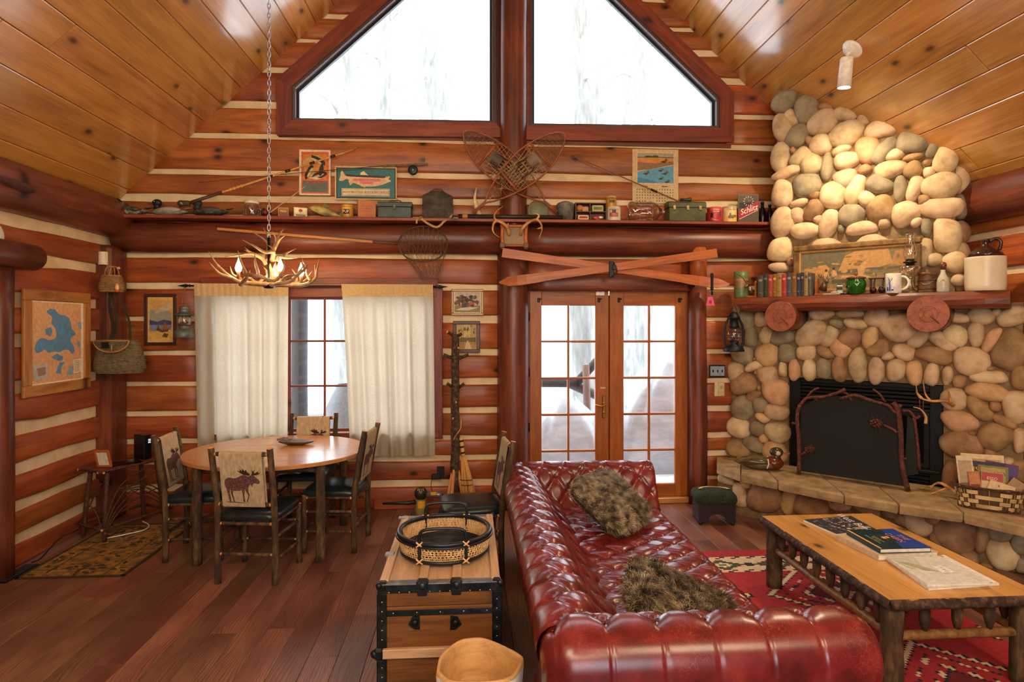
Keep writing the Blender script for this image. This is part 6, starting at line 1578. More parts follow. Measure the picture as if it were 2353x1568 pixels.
tacklebox('dark green scratched metal tackle box with one latch, left of the canteen', 870, 947, .158, .14, mottled('dark_green_paint', ['#10201f', '#1b3230', '#2b4642'], 12, .4, .05), (0,), True)
tb2, p = tacklebox('olive green metal tackle box with three latches, right of the glass jug', 1532, 1616, .20, .15, mottled('olive_paint', ['#33371f', '#474c2c', '#5a5f3a'], 8, .35, .05), (-.36, 0, .34), False)
fl = thing('flashlight', 'small dark flashlight lying on the olive tackle box lid', 'flashlight', p+UP*.201)
q_ = p+Vector((-.06, -.03, .2225)); Mb().lathe([(0, 0), (.012, 0), (.012, .07), (.02, .09), (.021, .11), (0, .105)], 14, Matrix.Translation(q_) @ Matrix.Rotation(PI/2, 4, 'Y')).build('flashlight_body', C('#2c3a38', .3), fl)
# canvas canteen pack with strap
CNV = mottled('dark_canvas', ['#2a241e', '#413a32', '#5a5246'], 9, .9, .3)
p = at(1006, -.12); w, h, dp = .29, .225, .14; cp = thing('canvas_pack', 'dark canvas-covered carrier with a sloped top and a webbing strap hanging over the shelf', 'pack', p)
vs = []; 
for (ww, dd, z) in ((w*.92, dp*.9, 0), (w, dp, .02), (w*1.0, dp, h*.97), (w*.96, dp*.95, h*1.0), (w*.50, dp*.7, h*1.16), (w*.42, dp*.6, h*1.22)): vs += [p+Vector((x*ww/2, y*dd/2, z)) for x, y in ((-1, -1), (.45, -1.05), (1, -.55), (1, 1), (-1, 1))]
fs = [tuple(range(5))[::-1], tuple(range(25, 30))]
for r_ in range(5):
    for i in range(5): j = (i+1) % 5; fs.append((r_*5+i, r_*5+j, (r_+1)*5+j, (r_+1)*5+i))
Mb().add(vs, fs).build('pack_body', CNV, cp)
Mb().tube(spline([p+Vector((-.045, 0, h*1.21)), p+Vector((-.035, 0, h*1.31)), p+Vector((.035, 0, h*1.31)), p+Vector((.05, 0, h*1.21))], 4), .006, 6).build('carry_handle', C('#6a2a20'), cp)
Mb().lathe([(.016, 0), (.016, .01), (0, .012)], 14, Matrix.Translation(p+Vector((.10, -.045, .05))) @ Matrix.Rotation(PI/2, 4, 'X')).build('metal_button', C('#7a7468', .4, .6), cp)
def ribbon(name, pts, wd, mat, par, nrm=(0, -1, 0), th=.003):
    P = spline(pts, 5); m = Mb(); vs = []; nn = Vector(nrm)
    for i, q_ in enumerate(P):
        t_ = (P[min(i+1, len(P)-1)]-P[max(i-1, 0)]).normalized(); s_ = t_.cross(nn).normalized()*wd/2
        vs += [q_-s_, q_+s_, q_+s_+nn*th, q_-s_+nn*th]
    n = len(P); fs = [(0, 1, 2, 3), (4*n-4, 4*n-1, 4*n-2, 4*n-3)]
    for i in range(n-1):
        for a, b in ((0, 1), (1, 2), (2, 3), (3, 0)): fs.append((4*i+a, 4*i+4+a, 4*i+4+b, 4*i+b))
    return Mb().add(vs, fs, 0, False).build(name, mat, par)
WEB = C('#a8875c', .9)
ribbon('strap', [p+Vector((.105, -.03, .19)), p+Vector((.128, -.03, .12)), p+Vector((.128, -.05, .02)), Py(1022, 508, -.245), Py(1005, 522, -.25), Py(985, 515, -.25), Py(968, 503, -.24)], .02, WEB, cp)
ribbon('strap', [p+Vector((-.128, -.03, .02)), Py(960, 502, -.245), Py(957, 514, -.245)], .018, WEB, cp)
# horn on a dark animal-shaped base
p = at(1098, -.13); hn = thing('carved_horn', 'tall pale carved horn standing on the shelf left of the snowshoes', 'horn', p)
P = spline([Vector((p.x+.03, p.y, SZ+.004)), Vector((p.x-.005, p.y, SZ+.10)), Vector((p.x-.03, p.y, SZ+.20)), Vector((p.x-.012, p.y, SZ+.32))], 6); Mb().tube(P, [.034-.029*(i/(len(P)-1))**1.2 for i in range(len(P))], 14).build('horn_body', mottled('ivory_horn', ['#8a7248', '#cbb384', '#e8d8ae'], 9, .3, .1), hn)
Mb().ell((p.x+.075, p.y, SZ+.022), (.06, .03, .021), 14, 8).tube(spline([(p.x+.11, p.y, SZ+.02), (p.x+.14, p.y, SZ+.035), (p.x+.15, p.y, SZ+.05)], 4), [.016-.0015*i for i in range(9)], 8).build('horn_base', C('#4a4630', .3), hn)
# dark tube lying along the shelf edge
dtb = thing('rod_tube', 'long dark wooden tube with a tan band lying along the front edge of the shelf', 'tube', (Sx(1170), -.205, SZ))
a, b = Vector((Py(1053, 503, -.205).x, -.205, SZ+.022)), Vector((Py(1293, 503, -.205).x, -.205, SZ+.022))
Mb().tube([a, b], .0215, 14).build('tube_body', C('#2c201c', .4), dtb); Mb().tube([a+Vector((.04, 0, 0)), a+Vector((.09, 0, 0))], .0222, 14).build('band', C('#b8804a', .5), dtb)
# round tin, pail, cubby, cans, jug, red tin, cream tin, sign
p = at(1236, -.08); rt_ = thing('round_tin', 'faded green round tin standing on edge behind the snowshoe tail', 'tin', p)
Mb().lathe([(0, -.02), (.10, -.02), (.105, -.012), (.105, .012), (.10, .02), (0, .02)], 32, Matrix.Translation(p+UP*.106) @ Matrix.Rotation(PI/2, 4, 'X')).build('tin_body', mottled('faded_green_tin', ['#5c6046', '#757a5c', '#8f9070'], 7, .5, .05), rt_)
fn = lambda u, v: p+Vector(((u-.5)*.2, -.021, .006+.2*v)); text('QUALITY', rt_, fn, (0, -1, 0), .5, .74, .13, C('#8a4a3a')); text('CANDY', rt_, fn, (0, -1, 0), .55, .26, .13, C('#8a4a3a'))
p = at(1299); pl = thing('bait_pail', 'small galvanized pail with a domed lid on the shelf', 'pail', p); GALV = mottled('galvanized', ['#5c5a56', '#7c7972', '#98948a'], 16, .5, .1, metal=.4)
Mb().lathe([(.078, 0), (.088, .15), (.092, .155), (.088, .16)], 26, Matrix.Translation(p)).build('pail_body', GALV, pl)
Mb().lathe([(.090, .158), (.075, .175), (.035, .192), (0, .197)], 26, Matrix.Translation(p)).build('lid', GALV, pl)
Mb().tube(spline([p+Vector((-.09, -.0, .15)), p+Vector((-.05, -.085, .12)), p+Vector((.03, -.088, .085)), p+Vector((.09, 0, .15))], 6), .003, 6).build('bail', GALV, pl)
w = (1392-1320)*MPX(1355); h = .178; p = at(1356, -.12); cb = thing('cubby_box', 'small brown wooden cubby with four compartments of lures and little boxes', 'cubby', p); CW = C('#5e3a22', .5)
for nm, c, sz in (('side', (-w/2+.005, 0, h/2), (.01, .10, h)), ('side', (w/2-.005, 0, h/2), (.01, .10, h)), ('divider', (-.01, 0, h/2), (.008, .096, h-.02)), ('top_board', (0, 0, h-.005), (w-.02, .10, .01)), ('bottom_board', (0, 0, .005), (w-.02, .10, .01)), ('shelf_board', (0, 0, h*.5), (w-.02, .098, .009)), ('back_board', (0, .046, h/2), (w-.02, .006, h-.02))): Mb().box(p+Vector(c), sz, bev=.001).build(nm, CW, cb)
def lit(lab, name, cat, c, sz, mat, art=None):
    t = thing(name, lab, cat, p+Vector(c)-UP*sz[2]/2); Mb().box(p+Vector(c), sz, bev=.002).build('box_body', mat, t)
    Mb().box(p+Vector(c)+Vector((0, -sz[1]/2-.0008, 0)), (sz[0]*.8, .001, sz[2]*.5)).build('label_print', art or mat, t); return t
bb = thing('cork_ball', 'round tan cork float in the upper left compartment of the cubby', 'float', p+Vector((-.106, -.01, h*.5+.005))); Mb().ell(p+Vector((-.106, -.01, h*.5+.0395)), (.034, .034, .034), 16, 10).build('ball', C('#c07a48', .6), bb)
lit('small pinkish box beside the cork float in the cubby', 'small_box', 'box', (-.052, -.01, h*.5+.0275), (.06, .05, .044), C('#c08a68'))
lit('cream and green lure box in the upper right compartment of the cubby', 'small_box', 'box', (.07, -.01, h*.5+.036), (.11, .05, .06), C('#c8b474'), C('#6a7a40'))
lit('cream matchbox with a red label in the lower left compartment of the cubby', 'matchbox', 'box', (-.075, -.02, .0325), (.105, .05, .044), C('#d8c9a0'), C('#b03428'))
lu = thing('fishing_lure', 'red and white spoon lure in the lower right compartment of the cubby', 'lure', p+Vector((.07, -.03, .0105))); Mb().ell(p+Vector((.06, -.03, .033)), (.04, .01, .02), 14, 8, None).build('lure_body', C('#b02c34', .3), lu); Mb().ell(p+Vector((.095, -.03, .036)), (.03, .009, .012), 12, 8).build('lure_tail', C('#e8e2d6', .3), lu); Mb().tube(spline([p+Vector((.05, -.035, .022)), p+Vector((.07, -.035, .0125)), p+Vector((.09, -.035, .02))], 4), .0022, 5).build('hook', STEEL, lu)
p = at(1410); t = tin('white tobacco tin with a red oval picture under the yellow tin', 'white_tin', 'tin', p, .070, .143, C('#d8cbb8', .35), C('#cfc4ae', .3))
cylart(t, p, .070, .143, [(C('#7a6a48', .4), (.12, .25, .72, .82)), (C('#c8b8a0', .4), (.15, .30, .69, .78)), (C('#a83038', .4), (.16, .32, .68, .55)), (C('#3a2c28', .4), (.3, .55, .55, .76))]); text('CIRCLE', t, cyl(p, .0715, 0, .143), (0, -1, 0), .42, .43, .13, C('#e8d8c8'))
p2 = p+Vector((-.022, .01, .1445)); t = tin('small yellow tin standing on the white tobacco tin', 'yellow_tin', 'tin', p2, .052, .105, C('#c08a38', .35), C('#cfa558', .3))
cylart(t, p2, .052, .105, [(C('#7a5222', .4), (.15, .72, .85, .8)), (C('#5e3c1c', .4), (.25, .35, .7, .62))]); text('MAIL', t, cyl(p2, .0535, 0, .105), (0, -1, 0), .48, .78, .17, C('#3a2814'))
p = at(1481, -.13); jg = thing('glass_jug', 'big clear glass jug lying on its side on the shelf', 'jug', p)
Mb().lathe([(0, -.17), (.07, -.172), (.095, -.15), (.10, -.10), (.10, .07), (.085, .12), (.05, .15), (.034, .165), (.034, .19), (.038, .195)], 30, Matrix.Translation(p+UP*.1015) @ Matrix.Rotation(PI/2, 4, 'Y')).build('jug_glass', glassmat('jug_glass', (.90, .88, .84, 1), .34), jg)
for x in (-.06, .055): Mb().tube([p+Vector((x, .1015*math.cos(a), .1015+.1015*math.sin(a))) for a in [2*PI*i/28 for i in range(28)]], .0018, 5, closed=True).build('mould_ring', C('#8a867a', .2), jg)
p = at(1642); t = tin('red tobacco tin on the shelf right of the olive tackle box', 'red_tin', 'tin', p, .075, .150, C('#b02a34', .35), C('#c06050', .3))
cylart(t, p, .075, .15, [(C('#1e1a1c', .4), (.08, .30, .24, .6)), (C('#3a4a44', .4), (.62, .35, .76, .68)), (C('#c84850', .4), (.05, .76, .9, .92))]); text('UNION\nLEADER', t, cyl(p, .0765, 0, .15), (0, -1, 0), .4, .74, .13, C('#e8d0b8')); text('TOBACCO', t, cyl(p, .0765, 0, .15), (0, -1, 0), .36, .12, .09, C('#e8d0b8'))
p = at(1676); t = tin('cream and yellow tin with a farming picture, beside the red tin', 'cream_tin', 'tin', p, .071, .160, C('#cfbb84', .35), C('#b8ae92', .3))
cylart(t, p, .071, .16, [(C('#d8a838', .4), (.08, .08, .9, .42)), (C('#4a5a6a', .4), (.25, .22, .6, .40)), (C('#6a3a2a', .4), (.32, .36, .42, .55)), (C('#7a6a3a', .4), (.5, .3, .8, .44))]); text('Plow Boy', t, cyl(p, .0725, 0, .16), (0, -1, 0), .46, .80, .17, C('#a02c28'))
p = at(1719, -.12); M = Matrix.Translation(p) @ Matrix.Rotation(-.10, 4, 'Z'); sg = link('mirror_sign', None, None, M); tag(sg, 'beer sign with clock face and red diagonal band at the right end of the shelf', 'sign'); sg.empty_display_size = .1
Mb().box((0, 0, .145), (.205, .018, .29), M=M, bev=.002).build('sign_board', C('#6a6054', .25), sg); fn = lambda u, v: M @ Vector(((u-.5)*.205, -.009, .29*v)); nn = M.to_3x3() @ Vector((0, -1, 0))
flatart('sign_print', sg, fn, nn, [(C('#574c40', .2), rect(.03, .03, .97, .97)), (C('#231a16', .25), rect(.05, .52, .95, .72)), (C('#9a1626', .3), [(.02, .13), (.98, .46), (.98, .78), (.02, .42)]), (C('#e8dcc8', .3), [(.05, .13), (.95, .445), (.95, .46), (.05, .145)])])
text('Schlitz', sg, fn, nn, .5, .46, .27, C('#f0e6d6'), dv=.025, squash=.9)
clk = Mb(); cm = [C('#4a4038', .3), C('#d8ccb4')]
cz = M @ Vector((0, -.0115, .222)); ux = M.to_3x3() @ Vector((1, 0, 0))
for k in range(12): a = k*PI/6; clk.box((0, 0, 0), (.006, .001, .014), 1, Matrix.Translation(cz+(ux*math.cos(a)+UP*math.sin(a))*.045) @ Matrix.Rotation(-.10, 4, 'Z') @ Matrix.Rotation(-a+PI/2, 4, 'Y'))
clk.build('clock_numerals', cm, sg)
Mb().tube([cz, cz+ux*.022+UP*.012], .0016, 5).tube([cz, cz-ux*.008+UP*.036], .0014, 5).build('clock_hands', C('#d8ccb4'), sg)
for px, hh, rr, lab in ((1752, .21, .034, 'dark bottle in the shadow at the right end of the shelf, nearer the sign'), (1769, .185, .032, 'shorter dark bottle against the chimney at the right end of the shelf')):
    p = at(px, -.10); t = thing('dark_bottle', lab, 'bottle', p); Mb().lathe([(rr*.9, 0), (rr, .01), (rr, hh*.6), (rr*.45, hh*.8), (rr*.42, hh)], 18, Matrix.Translation(p)).build('bottle_body', C('#141016', .2), t); Mb().lathe([(rr*.5, hh*.97), (rr*.52, hh*1.06), (0, hh*1.07)], 14, Matrix.Translation(p)).build('cap', C('#2c2420', .4), t)
# ================================================================== ON THE BACK WALL
def panel(name, lab, cat, px0, py0, px1, py1, y, th, mat, edge=None, ew=0.0, em=None):
    a, b = Py(px0, py1, y), Py(px1, py0, y); p0 = Py((px0+px1)/2, py1, y)
    x0, x1, z0, z1 = a.x, b.x, Py((px0+px1)/2, py1, y).z, Py((px0+px1)/2, py0, y).z
    t = thing(name, lab, cat, ((x0+x1)/2, y, z0))
    Mb().box(((x0+x1)/2, y+th/2, (z0+z1)/2), (x1-x0-.002, th, z1-z0-.002), bev=min(.002, th*.3)).build('print_sheet' if th < .008 else 'backing', mat, t)
    if ew:
        d = ew; yy = y-.004
        for nm, p, q_ in (('frame_bar', (x0, yy, z1-d/2), (x1, yy, z1-d/2)), ('frame_bar', (x0, yy, z0+d/2), (x1, yy, z0+d/2))): beam(nm, p, q_, .02, d, em, t, bev=.004)
        for xx in (x0+d/2, x1-d/2): beam('frame_bar', (xx, yy, z0+d), (xx, yy, z1-d), .02, d, em, t, up=(1, 0, 0), bev=.004)
    return t, lambda u, v: Vector((x0+(x1-x0)*u, y, z0+(z1-z0)*v)), Vector((0, -1, 0))
def blob(cx, cy, rx, ry, n=14, w=.0, s=0, ang=0): return [(cx+rx*(1+w*math.sin(3*a+s))*math.cos(a)*math.cos(ang)-ry*math.sin(a)*math.sin(ang), cy+rx*math.cos(a)*math.sin(ang)+ry*(1+w*math.sin(2*a+s))*math.sin(a)*math.cos(ang)) for a in [2*PI*k/n for k in range(n)]]
# tackle poster
t, fn, nn = panel('tackle_poster', 'orange framed fishing tackle poster with leaping fish, left of the teal sign', 'poster', 688, 345, 760, 449, -.018, .014, C('#e0d2b4'), ew=.010, em=C('#e6dcc8'))
FD, FL = C('#2c2622'), C('#c9b286')
flatart('poster_print', t, fn, nn, [(C('#c8602c'), rect(.06, .04, .94, .96)), (C('#c87a34'), rect(.13, .33, .87, .90)), (C('#5f6a62'), rect(.10, .07, .90, .32)), (C('#a9a48a'), blob(.45, .65, .34, .23, 20, .1)), (C('#cf8a40'), blob(.42, .65, .28, .18, 20)),
    (FD, blob(.58, .78, .24, .075, 16, .15, 1, -.35)), (FL, blob(.55, .755, .2, .03, 14, 0, 0, -.35)), (C('#3e3226'), [(.68, .68), (.84, .66), (.80, .76)]), (FD, blob(.30, .50, .20, .08, 14, .2, 2, .9)), (FL, blob(.34, .50, .14, .035, 12, 0, 0, .9)), (FD, blob(.62, .44, .26, .075, 16, .15, 3, .25)), (C('#b8a070'), blob(.60, .425, .2, .028, 12, 0, 0, .25)), (FD, blob(.70, .56, .14, .07, 12, .2, 0, 1.2)), (C('#d8c8a0'), [(.3, .38), (.55, .34), (.7, .37), (.5, .40)]), (C('#8a4a28'), blob(.36, .70, .06, .03, 10))])
text('PFLUEGER', t, fn, nn, .5, .28, .085, C('#c8402c')); text('FISHING TACKLE', t, fn, nn, .5, .225, .035, C('#a8503c'))
for k in range(4): text('lines rods reels lures', t, fn, nn, .5, .18-.03*k, .018, C('#3f4a44'))
# bait house sign
t, fn, nn = panel('bait_sign', 'teal tin bait-house sign with a big trout, in a cream frame', 'sign', 770, 383, 912, 460, -.018, .012, C('#dcc79a'), ew=.012, em=C('#d8c08c'))
t2 = lambda L: [((x-515)/680, 1-(y-290)/380) for x, y in L]
flatart('sign_print', t, fn, nn, [(C('#26201a'), rect(.022, .045, .978, .955)), (C('#0f5f62', .4), rect(.035, .07, .965, .93)),
    (C('#d8b488'), t2([(552, 460), (575, 400), (580, 335), (605, 352), (622, 395), (660, 380), (720, 392), (800, 398), (900, 393), (1000, 397), (1080, 403), (1128, 395), (1095, 430), (1140, 450), (1090, 470), (1010, 505), (900, 520), (800, 508), (700, 470), (640, 425), (610, 455)])),
    (C('#3a3230'), t2([(618, 385), (660, 378), (720, 388), (800, 394), (900, 389), (1000, 393), (1085, 400), (1060, 420), (950, 415), (820, 412), (700, 408), (640, 404)])), (C('#e8cda4'), t2([(790, 385), (795, 360), (830, 342), (850, 365), (880, 388)])), (C('#d0a878'), t2([(660, 450), (700, 460), (725, 468), (680, 508)])), (C('#d0a878'), t2([(785, 510), (850, 500), (845, 530), (820, 520)])), (C('#d0a878'), t2([(985, 490), (1030, 468), (1020, 500)])),
    (C('#d8847a'), t2([(700, 445), (720, 428), (1010, 428), (1025, 447), (1005, 460), (715, 460)])), (C('#d8847a'), t2([(780, 478), (795, 460), (930, 460), (942, 478), (928, 490), (795, 490)])), (C('#17130f'), t2([(1085, 408), (1092, 408), (1092, 414), (1085, 414)])),
    (C('#e0cfa8'), t2([(588, 540), (1115, 540), (1115, 627), (588, 627)])), (C('#26201a'), t2([(594, 546), (1109, 546), (1109, 621), (594, 621)])), (C('#dcc9a0'), t2([(598, 550), (1105, 550), (1105, 617), (598, 617)]))])
text('SOUTH BEND QUALITY LINES', t, fn, nn, .512, .60, .055, C('#b8342c')); text('SOLD HERE', t, fn, nn, .512, .51, .05, C('#b8342c')); text('ALLEN BROTHERS BOAT & BAIT HOUSE', t, fn, nn, .496, .228, .098, C('#2a241c'), squash=.77)
# calendar
t, fn, nn = panel('wall_calendar', 'paper calendar with ducks flying over a blue marsh, right of the snowshoes', 'calendar', 1453, 343, 1559, 468, -.008, .004, C('#c8b184'))
L = [(C('#dcb488'), rect(.085, .36, .915, .95)), (C('#9a9a86'), rect(.11, .80, .89, .925)), (C('#4a5038'), rect(.11, .84, .89, .855)), (C('#414630'), blob(.35, .862, .09, .018)), (C('#414630'), blob(.5, .865, .07, .02)), (C('#c8863c'), rect(.11, .72, .89, .84)), (C('#8a6a4a'), [(.11, .60), (.4, .63), (.89, .72), (.89, .78), (.5, .74), (.11, .76)]), (C('#5a9ab8'), [(.11, .375), (.89, .375), (.89, .70), (.6, .66), (.35, .62), (.11, .58)]), (C('#3f7ea4'), [(.11, .375), (.6, .375), (.3, .45), (.11, .47)])]
for x, y, s_ in ((.31, .555, 1), (.62, .61, .8), (.72, .56, 1), (.62, .46, .7), (.76, .405, .8), (.70, .78, 1.1)): L += [(C('#4a3526'), [(x-.09*s_, y-.012), (x-.02, y+.01), (x+.07*s_, y+.02*s_), (x+.02, y-.012), (x, y-.035*s_)]), (C('#6a5038'), [(x-.02, y), (x+.03, y+.055*s_), (x+.05, y+.005)])]
flatart('calendar_print', t, fn, nn, L)
m = Mb()
for mo in (0, 1):
    for r_ in range(5):
        for c_ in range(7):
            if r_ == 4 and c_ > 3: continue
            p = fn(.10+.43*mo+.058*c_, .255-.052*r_); m.box(p+nn*.0016, (.0085, .0006, .0095))
    m.box(fn(.27+.43*mo, .315)+nn*.0016, (.06, .0006, .008))
tag(m.build('date_numerals', C('#3a3026'), t), kind='stuff')
# fishing rods
def rodlike(lab, name, pts, r0, r1, mat, parts=(), cat='fishing rod'):
    P = [Py(*q_) for q_ in pts]; t = thing(name, lab, cat, P[0]); n = 16
    PP = [P[0].lerp(P[-1], i/n) for i in range(n+1)] if len(P) == 2 else spline(P, 6); n = len(PP)-1
    Mb().tube(PP, [r0+(r1-r0)*i/n for i in range(n+1)], 8).build('rod_shaft', mat, t)
    return t, PP
BAMB = mottled('bamboo_cane', ['#9a6a2c', '#c08c44', '#d8a860'], 18, .35, .05)
t, P = rodlike('stout honey bamboo boat rod slanting up across the poster', 'fishing_rod', [(412, 474, -.225), (812, 344, -.05)], .0115, .007, BAMB)
d = (P[-1]-P[0]).normalized()
Mb().tube([P[0], P[0]+d*.40], [.015, .016], 10).build('grip', C('#4a2c1c', .5), t)
for k in range(4): Mb().ell(P[0]+d*(.48+.035*k), (.016, .016, .016), 10, 6).build('grip_bead', BAMB, t)
for k, f in enumerate((.50, .60, .74, .86)): Mb().tube([P[0]+d*(f*1.72-.025), P[0]+d*(f*1.72+.025)], .013, 10).build('ferrule', C('#2c221c', .4), t)
Mb().box(P[0]+d*.06+Vector((0, -.03, .0)), (.10, .04, .05), bev=.008).ell(P[0]+d*.0+Vector((.03, -.03, .02)), (.035, .03, .03), 12, 8).build('reel', C('#5a5850', .35, .7), t)
Mb().tube([P[-1], P[-1]+d*.02+Vector((0, -.0, .012)), P[-1]+d*.05+Vector((0, 0, .006))], .004, 6).build('tip_guide', STEEL, t)
t, P = rodlike('thin dark fly rod with a cork handle and round black reel above the teal sign', 'fly_rod', [(455, 420, -.06), (690, 397, -.06), (885, 381, -.06)], .002, .005, C('#5a3a20', .4))
a, b = Py(880, 382, -.06), Py(983, 377, -.06); Mb().tube([P[-1], a], .005, 6).tube([a, a.lerp(b, .6), b], [.011, .012, .010], 12).build('cork_grip', mottled('old_cork', ['#5a4630', '#7a6246', '#8f7656'], 40, .8, .2), t)
c = Py(949, 391, -.075); Mb().lathe([(0, -.016), (.045, -.016), (.048, -.008), (.048, .012), (.04, .018), (0, .018)], 26, Matrix.Translation(c) @ Matrix.Rotation(PI/2, 4, 'X')).build('reel', C('#22262a', .4, .4), t); Mb().ell(c+Vector((0, -.019, 0)), (.008, .004, .008), 10, 6).build('reel_knob', STEEL, t)
for f in (.2, .45, .62): Mb().tube([P[int(f*12)]+Vector((0, 0, -.004)), P[int(f*12)]+Vector((.012, -.004, -.011)), P[int(f*12)]+Vector((.024, 0, -.004))], .0015, 5).build('line_guide', C('#2a2622', .4, .5), t)
t, P = rodlike('short pale rod tip leaning from the red reel up to the poster', 'rod_tip', [(619, 490, -.15), (702, 428, -.035)], .005, .0025, C('#cdb486', .4))
for f in (6, 12): Mb().tube([P[f], P[f]+Vector((.01, 0, -.01)), P[f]+Vector((.02, 0, .004))], .0014, 5).build('line_guide', STEEL, t)
t, P = rodlike('reddish-brown casting rod slanting down across the calendar to the olive tackle box', 'fishing_rod', [(1314, 357, -.05), (1592, 477, -.16)], .004, .009, C('#7a4426', .35))
d = (P[-1]-P[0]).normalized()
for f in (.18, .44, .66): Mb().tube([P[0]+d*(f*1.3), P[0]+d*(f*1.3+.012)-UP*.022, P[0]+d*(f*1.3+.03)-UP*.004], .0016, 5).build('line_guide', STEEL, t)
Mb().tube([P[0]+d*.86, P[0]+d*.93], .012, 10).build('grip', C('#2a211c', .5), t); Mb().tube([P[0]+d*.02-UP*.004, P[9]-UP*.022, P[-1]-UP*.02], .0012, 4).build('fishing_line', C('#c9b48c', .4), t)
# snowshoes
SHW = wood('snowshoe_ash', '#a9653c', '#8a4c2c', '#5e3220', .45, 1.5, 0, .05, bmp=.1); RAW = C('#a58a64', .6); LTH = C('#3a322c', .6)
def snowshoe(lab, tail, toe, y, wmax, flip, harness):
    a, b = Py(*tail, y), Py(*toe, y-.0); ax = (b-a); L = ax.length; ax.normalize(); sx = Vector((0, -1, 0)).cross(ax).normalized()
    t = thing('snowshoe', lab, 'snowshoe', a, 0, 'crossed snowshoes on the middle post'); off = Vector((0, y, 0))
    def hwid(v): return wmax*(math.sin(PI*min(1, max(0, (v-.14)/.86))**1.25)**.62 if v > .14 else 0)*.98+.008*(1-v)
    def pt(v, s_): return a+ax*(L*v)+sx*(s_*hwid(v))+Vector((0, -.03*max(0, v-.8)/.2, 0))
    V = [0, .07, .14, .2, .27, .35, .44, .53, .62, .70, .78, .85, .91, .955, .985, 1.0]
    Mb().tube([pt(v, -1) for v in V]+[pt(v, 1) for v in V[::-1]][1:], [.011 if i % 31 else .011 for i in range(31)], 8, flat=.8).build('bent_frame', SHW, t)
    for v in (.40, .74): Mb().tube([pt(v, -.98), pt(v, .98)], .011, 8, flat=1.2).build('crossbar', SHW, t)
    m = Mb(); q_ = lambda v, s_: pt(v, s_)+Vector((0, -.002, 0))
    for k in range(9):                                                  # heavy lacing between the bars
        s0 = -.9+1.8*k/8
        for s1 in (s0+.5, s0-.5): 
            if abs(s1) < 1: m.tube([q_(.41, s0), q_(.73, s1)], .0032, 4)
    for k in range(9): v = .43+.033*k; m.tube([q_(v, -.97), q_(v+.04*math.sin(k*2), .97)], .0028, 4)
    for k in range(11):                                                 # fine toe and tail netting
        s0 = -.9+1.8*k/10
        for dv in (.10, -.02):
            for s1 in (s0+.35, s0-.35): m.tube([q_(.76, s0), q_(.90, max(-.9, min(.9, s1))), q_(.975, max(-.75, min(.75, s0+ (s1-s0)*1.6)))], .0017, 3)
    for k in range(6): m.tube([q_(.78+.033*k, -.96), q_(.78+.033*k, .96)], .0017, 3)
    for k in range(7):
        s0 = -.8+1.6*k/6; m.tube([q_(.39, s0), q_(.27, -s0*.8), q_(.18, s0*.6)], .0017, 3)
    for k in range(5): m.tube([q_(.17+.045*k, -.96), q_(.17+.045*k+.01, .96)], .0017, 3)
    tag(m.build('rawhide_lacing', RAW, t), kind='stuff')
    c = pt(.64, 0)+Vector((0, -.02, 0)); M = orient(c, sx, (0, -1, 0))
    Mb().grid(14, 6, lambda u, v: M @ Vector((.062*math.cos(PI*u)*(1-.15*v), -.03+.085*v-.02, .055*math.sin(PI*u)))).grid(8, 3, lambda u, v: M @ Vector((-.065+.13*u, -.08+.03*v, .012+.008*math.sin(PI*u)))).build('toe_strap', harness, t)
    for s_ in (-1, 1): Mb().tube(spline([c+sx*s_*.05, c+sx*s_*.07-ax*.08+Vector((0, -.012, 0)), c+sx*s_*.04-ax*.17+Vector((0, -.01, -.02))], 4), .006, 6).build('binding_strap', LTH, t)
snowshoe('crossed snowshoe with its toe at upper left and tail on the shelf at right', (1280, 488), (1066, 306), -.172, .165, 1, C('#54443a', .6))
snowshoe('crossed snowshoe in front, its toe at upper right and tail on the shelf at left', (1086, 490), (1296, 310), -.222, .165, -1, C('#7a6a58', .6))
# antlers on a plaque
p = Py(1181, 545, -.17); am = thing('antler_mount', 'antlers on a small log-cornered plaque below the snowshoes', 'antlers', p); PLQ = C('#6a4a36', .5)
Mb().box((p.x, -.178, p.z), (.20, .02, .19), bev=.004).build('plaque_board', mottled('plaque_tin', ['#6a543c', '#8a7050', '#9a8262'], 10, .6, .1), am)
for x in (-.115, .115): stick(Mb(), (p.x+x, -.185, p.z-.12), (p.x+x, -.185, p.z+.13), .019, 0, 1, seed=x).build('frame_stick', [PADDLEW, CUT], am)
for z in (-.085, .105): stick(Mb(), (p.x-.135, -.19, p.z+z), (p.x+.135, -.19, p.z+z), .014, 0, 1, seed=z).build('frame_stick', [PADDLEW, CUT], am)
for x in (-.115, .115): Mb().box((p.x+x, -.2, p.z-.085), (.05, .025, .05), bev=.006).build('corner_block', PLQ, am)
y = -.25
for lst in ([[(1170, 540, -.2), (1165, 522, -.24), (1150, 510, -.27), (1137, 510, -.28), (1132, 525, -.29), (1136, 537, -.29), (1148, 546, -.29)], [(1143, 509, -.28), (1136, 500, -.28), (1140, 487, -.28), (1156, 474, -.27)], [(1166, 520, -.24), (1168, 513, -.25)]],
            [[(1196, 540, -.2), (1201, 525, -.24), (1215, 511, -.27), (1233, 505, -.28), (1243, 515, -.29), (1245, 530, -.29), (1238, 549, -.29)], [(1232, 506, -.28), (1238, 498, -.28), (1235, 492, -.28), (1222, 490, -.27)], [(1244, 524, -.29), (1234, 526, -.29)]]):
    m = Mb()
    for q_ in lst:
        P = spline([Py(*z) for z in q_], 5); Lp = len(P); r0 = .017 if len(q_) > 5 else .012; m.tube(P, [max(.002, r0*(1-.85*(i/(Lp-1))**1.6)) for i in range(Lp)], 9)
    m.build('antler', HORN, am)
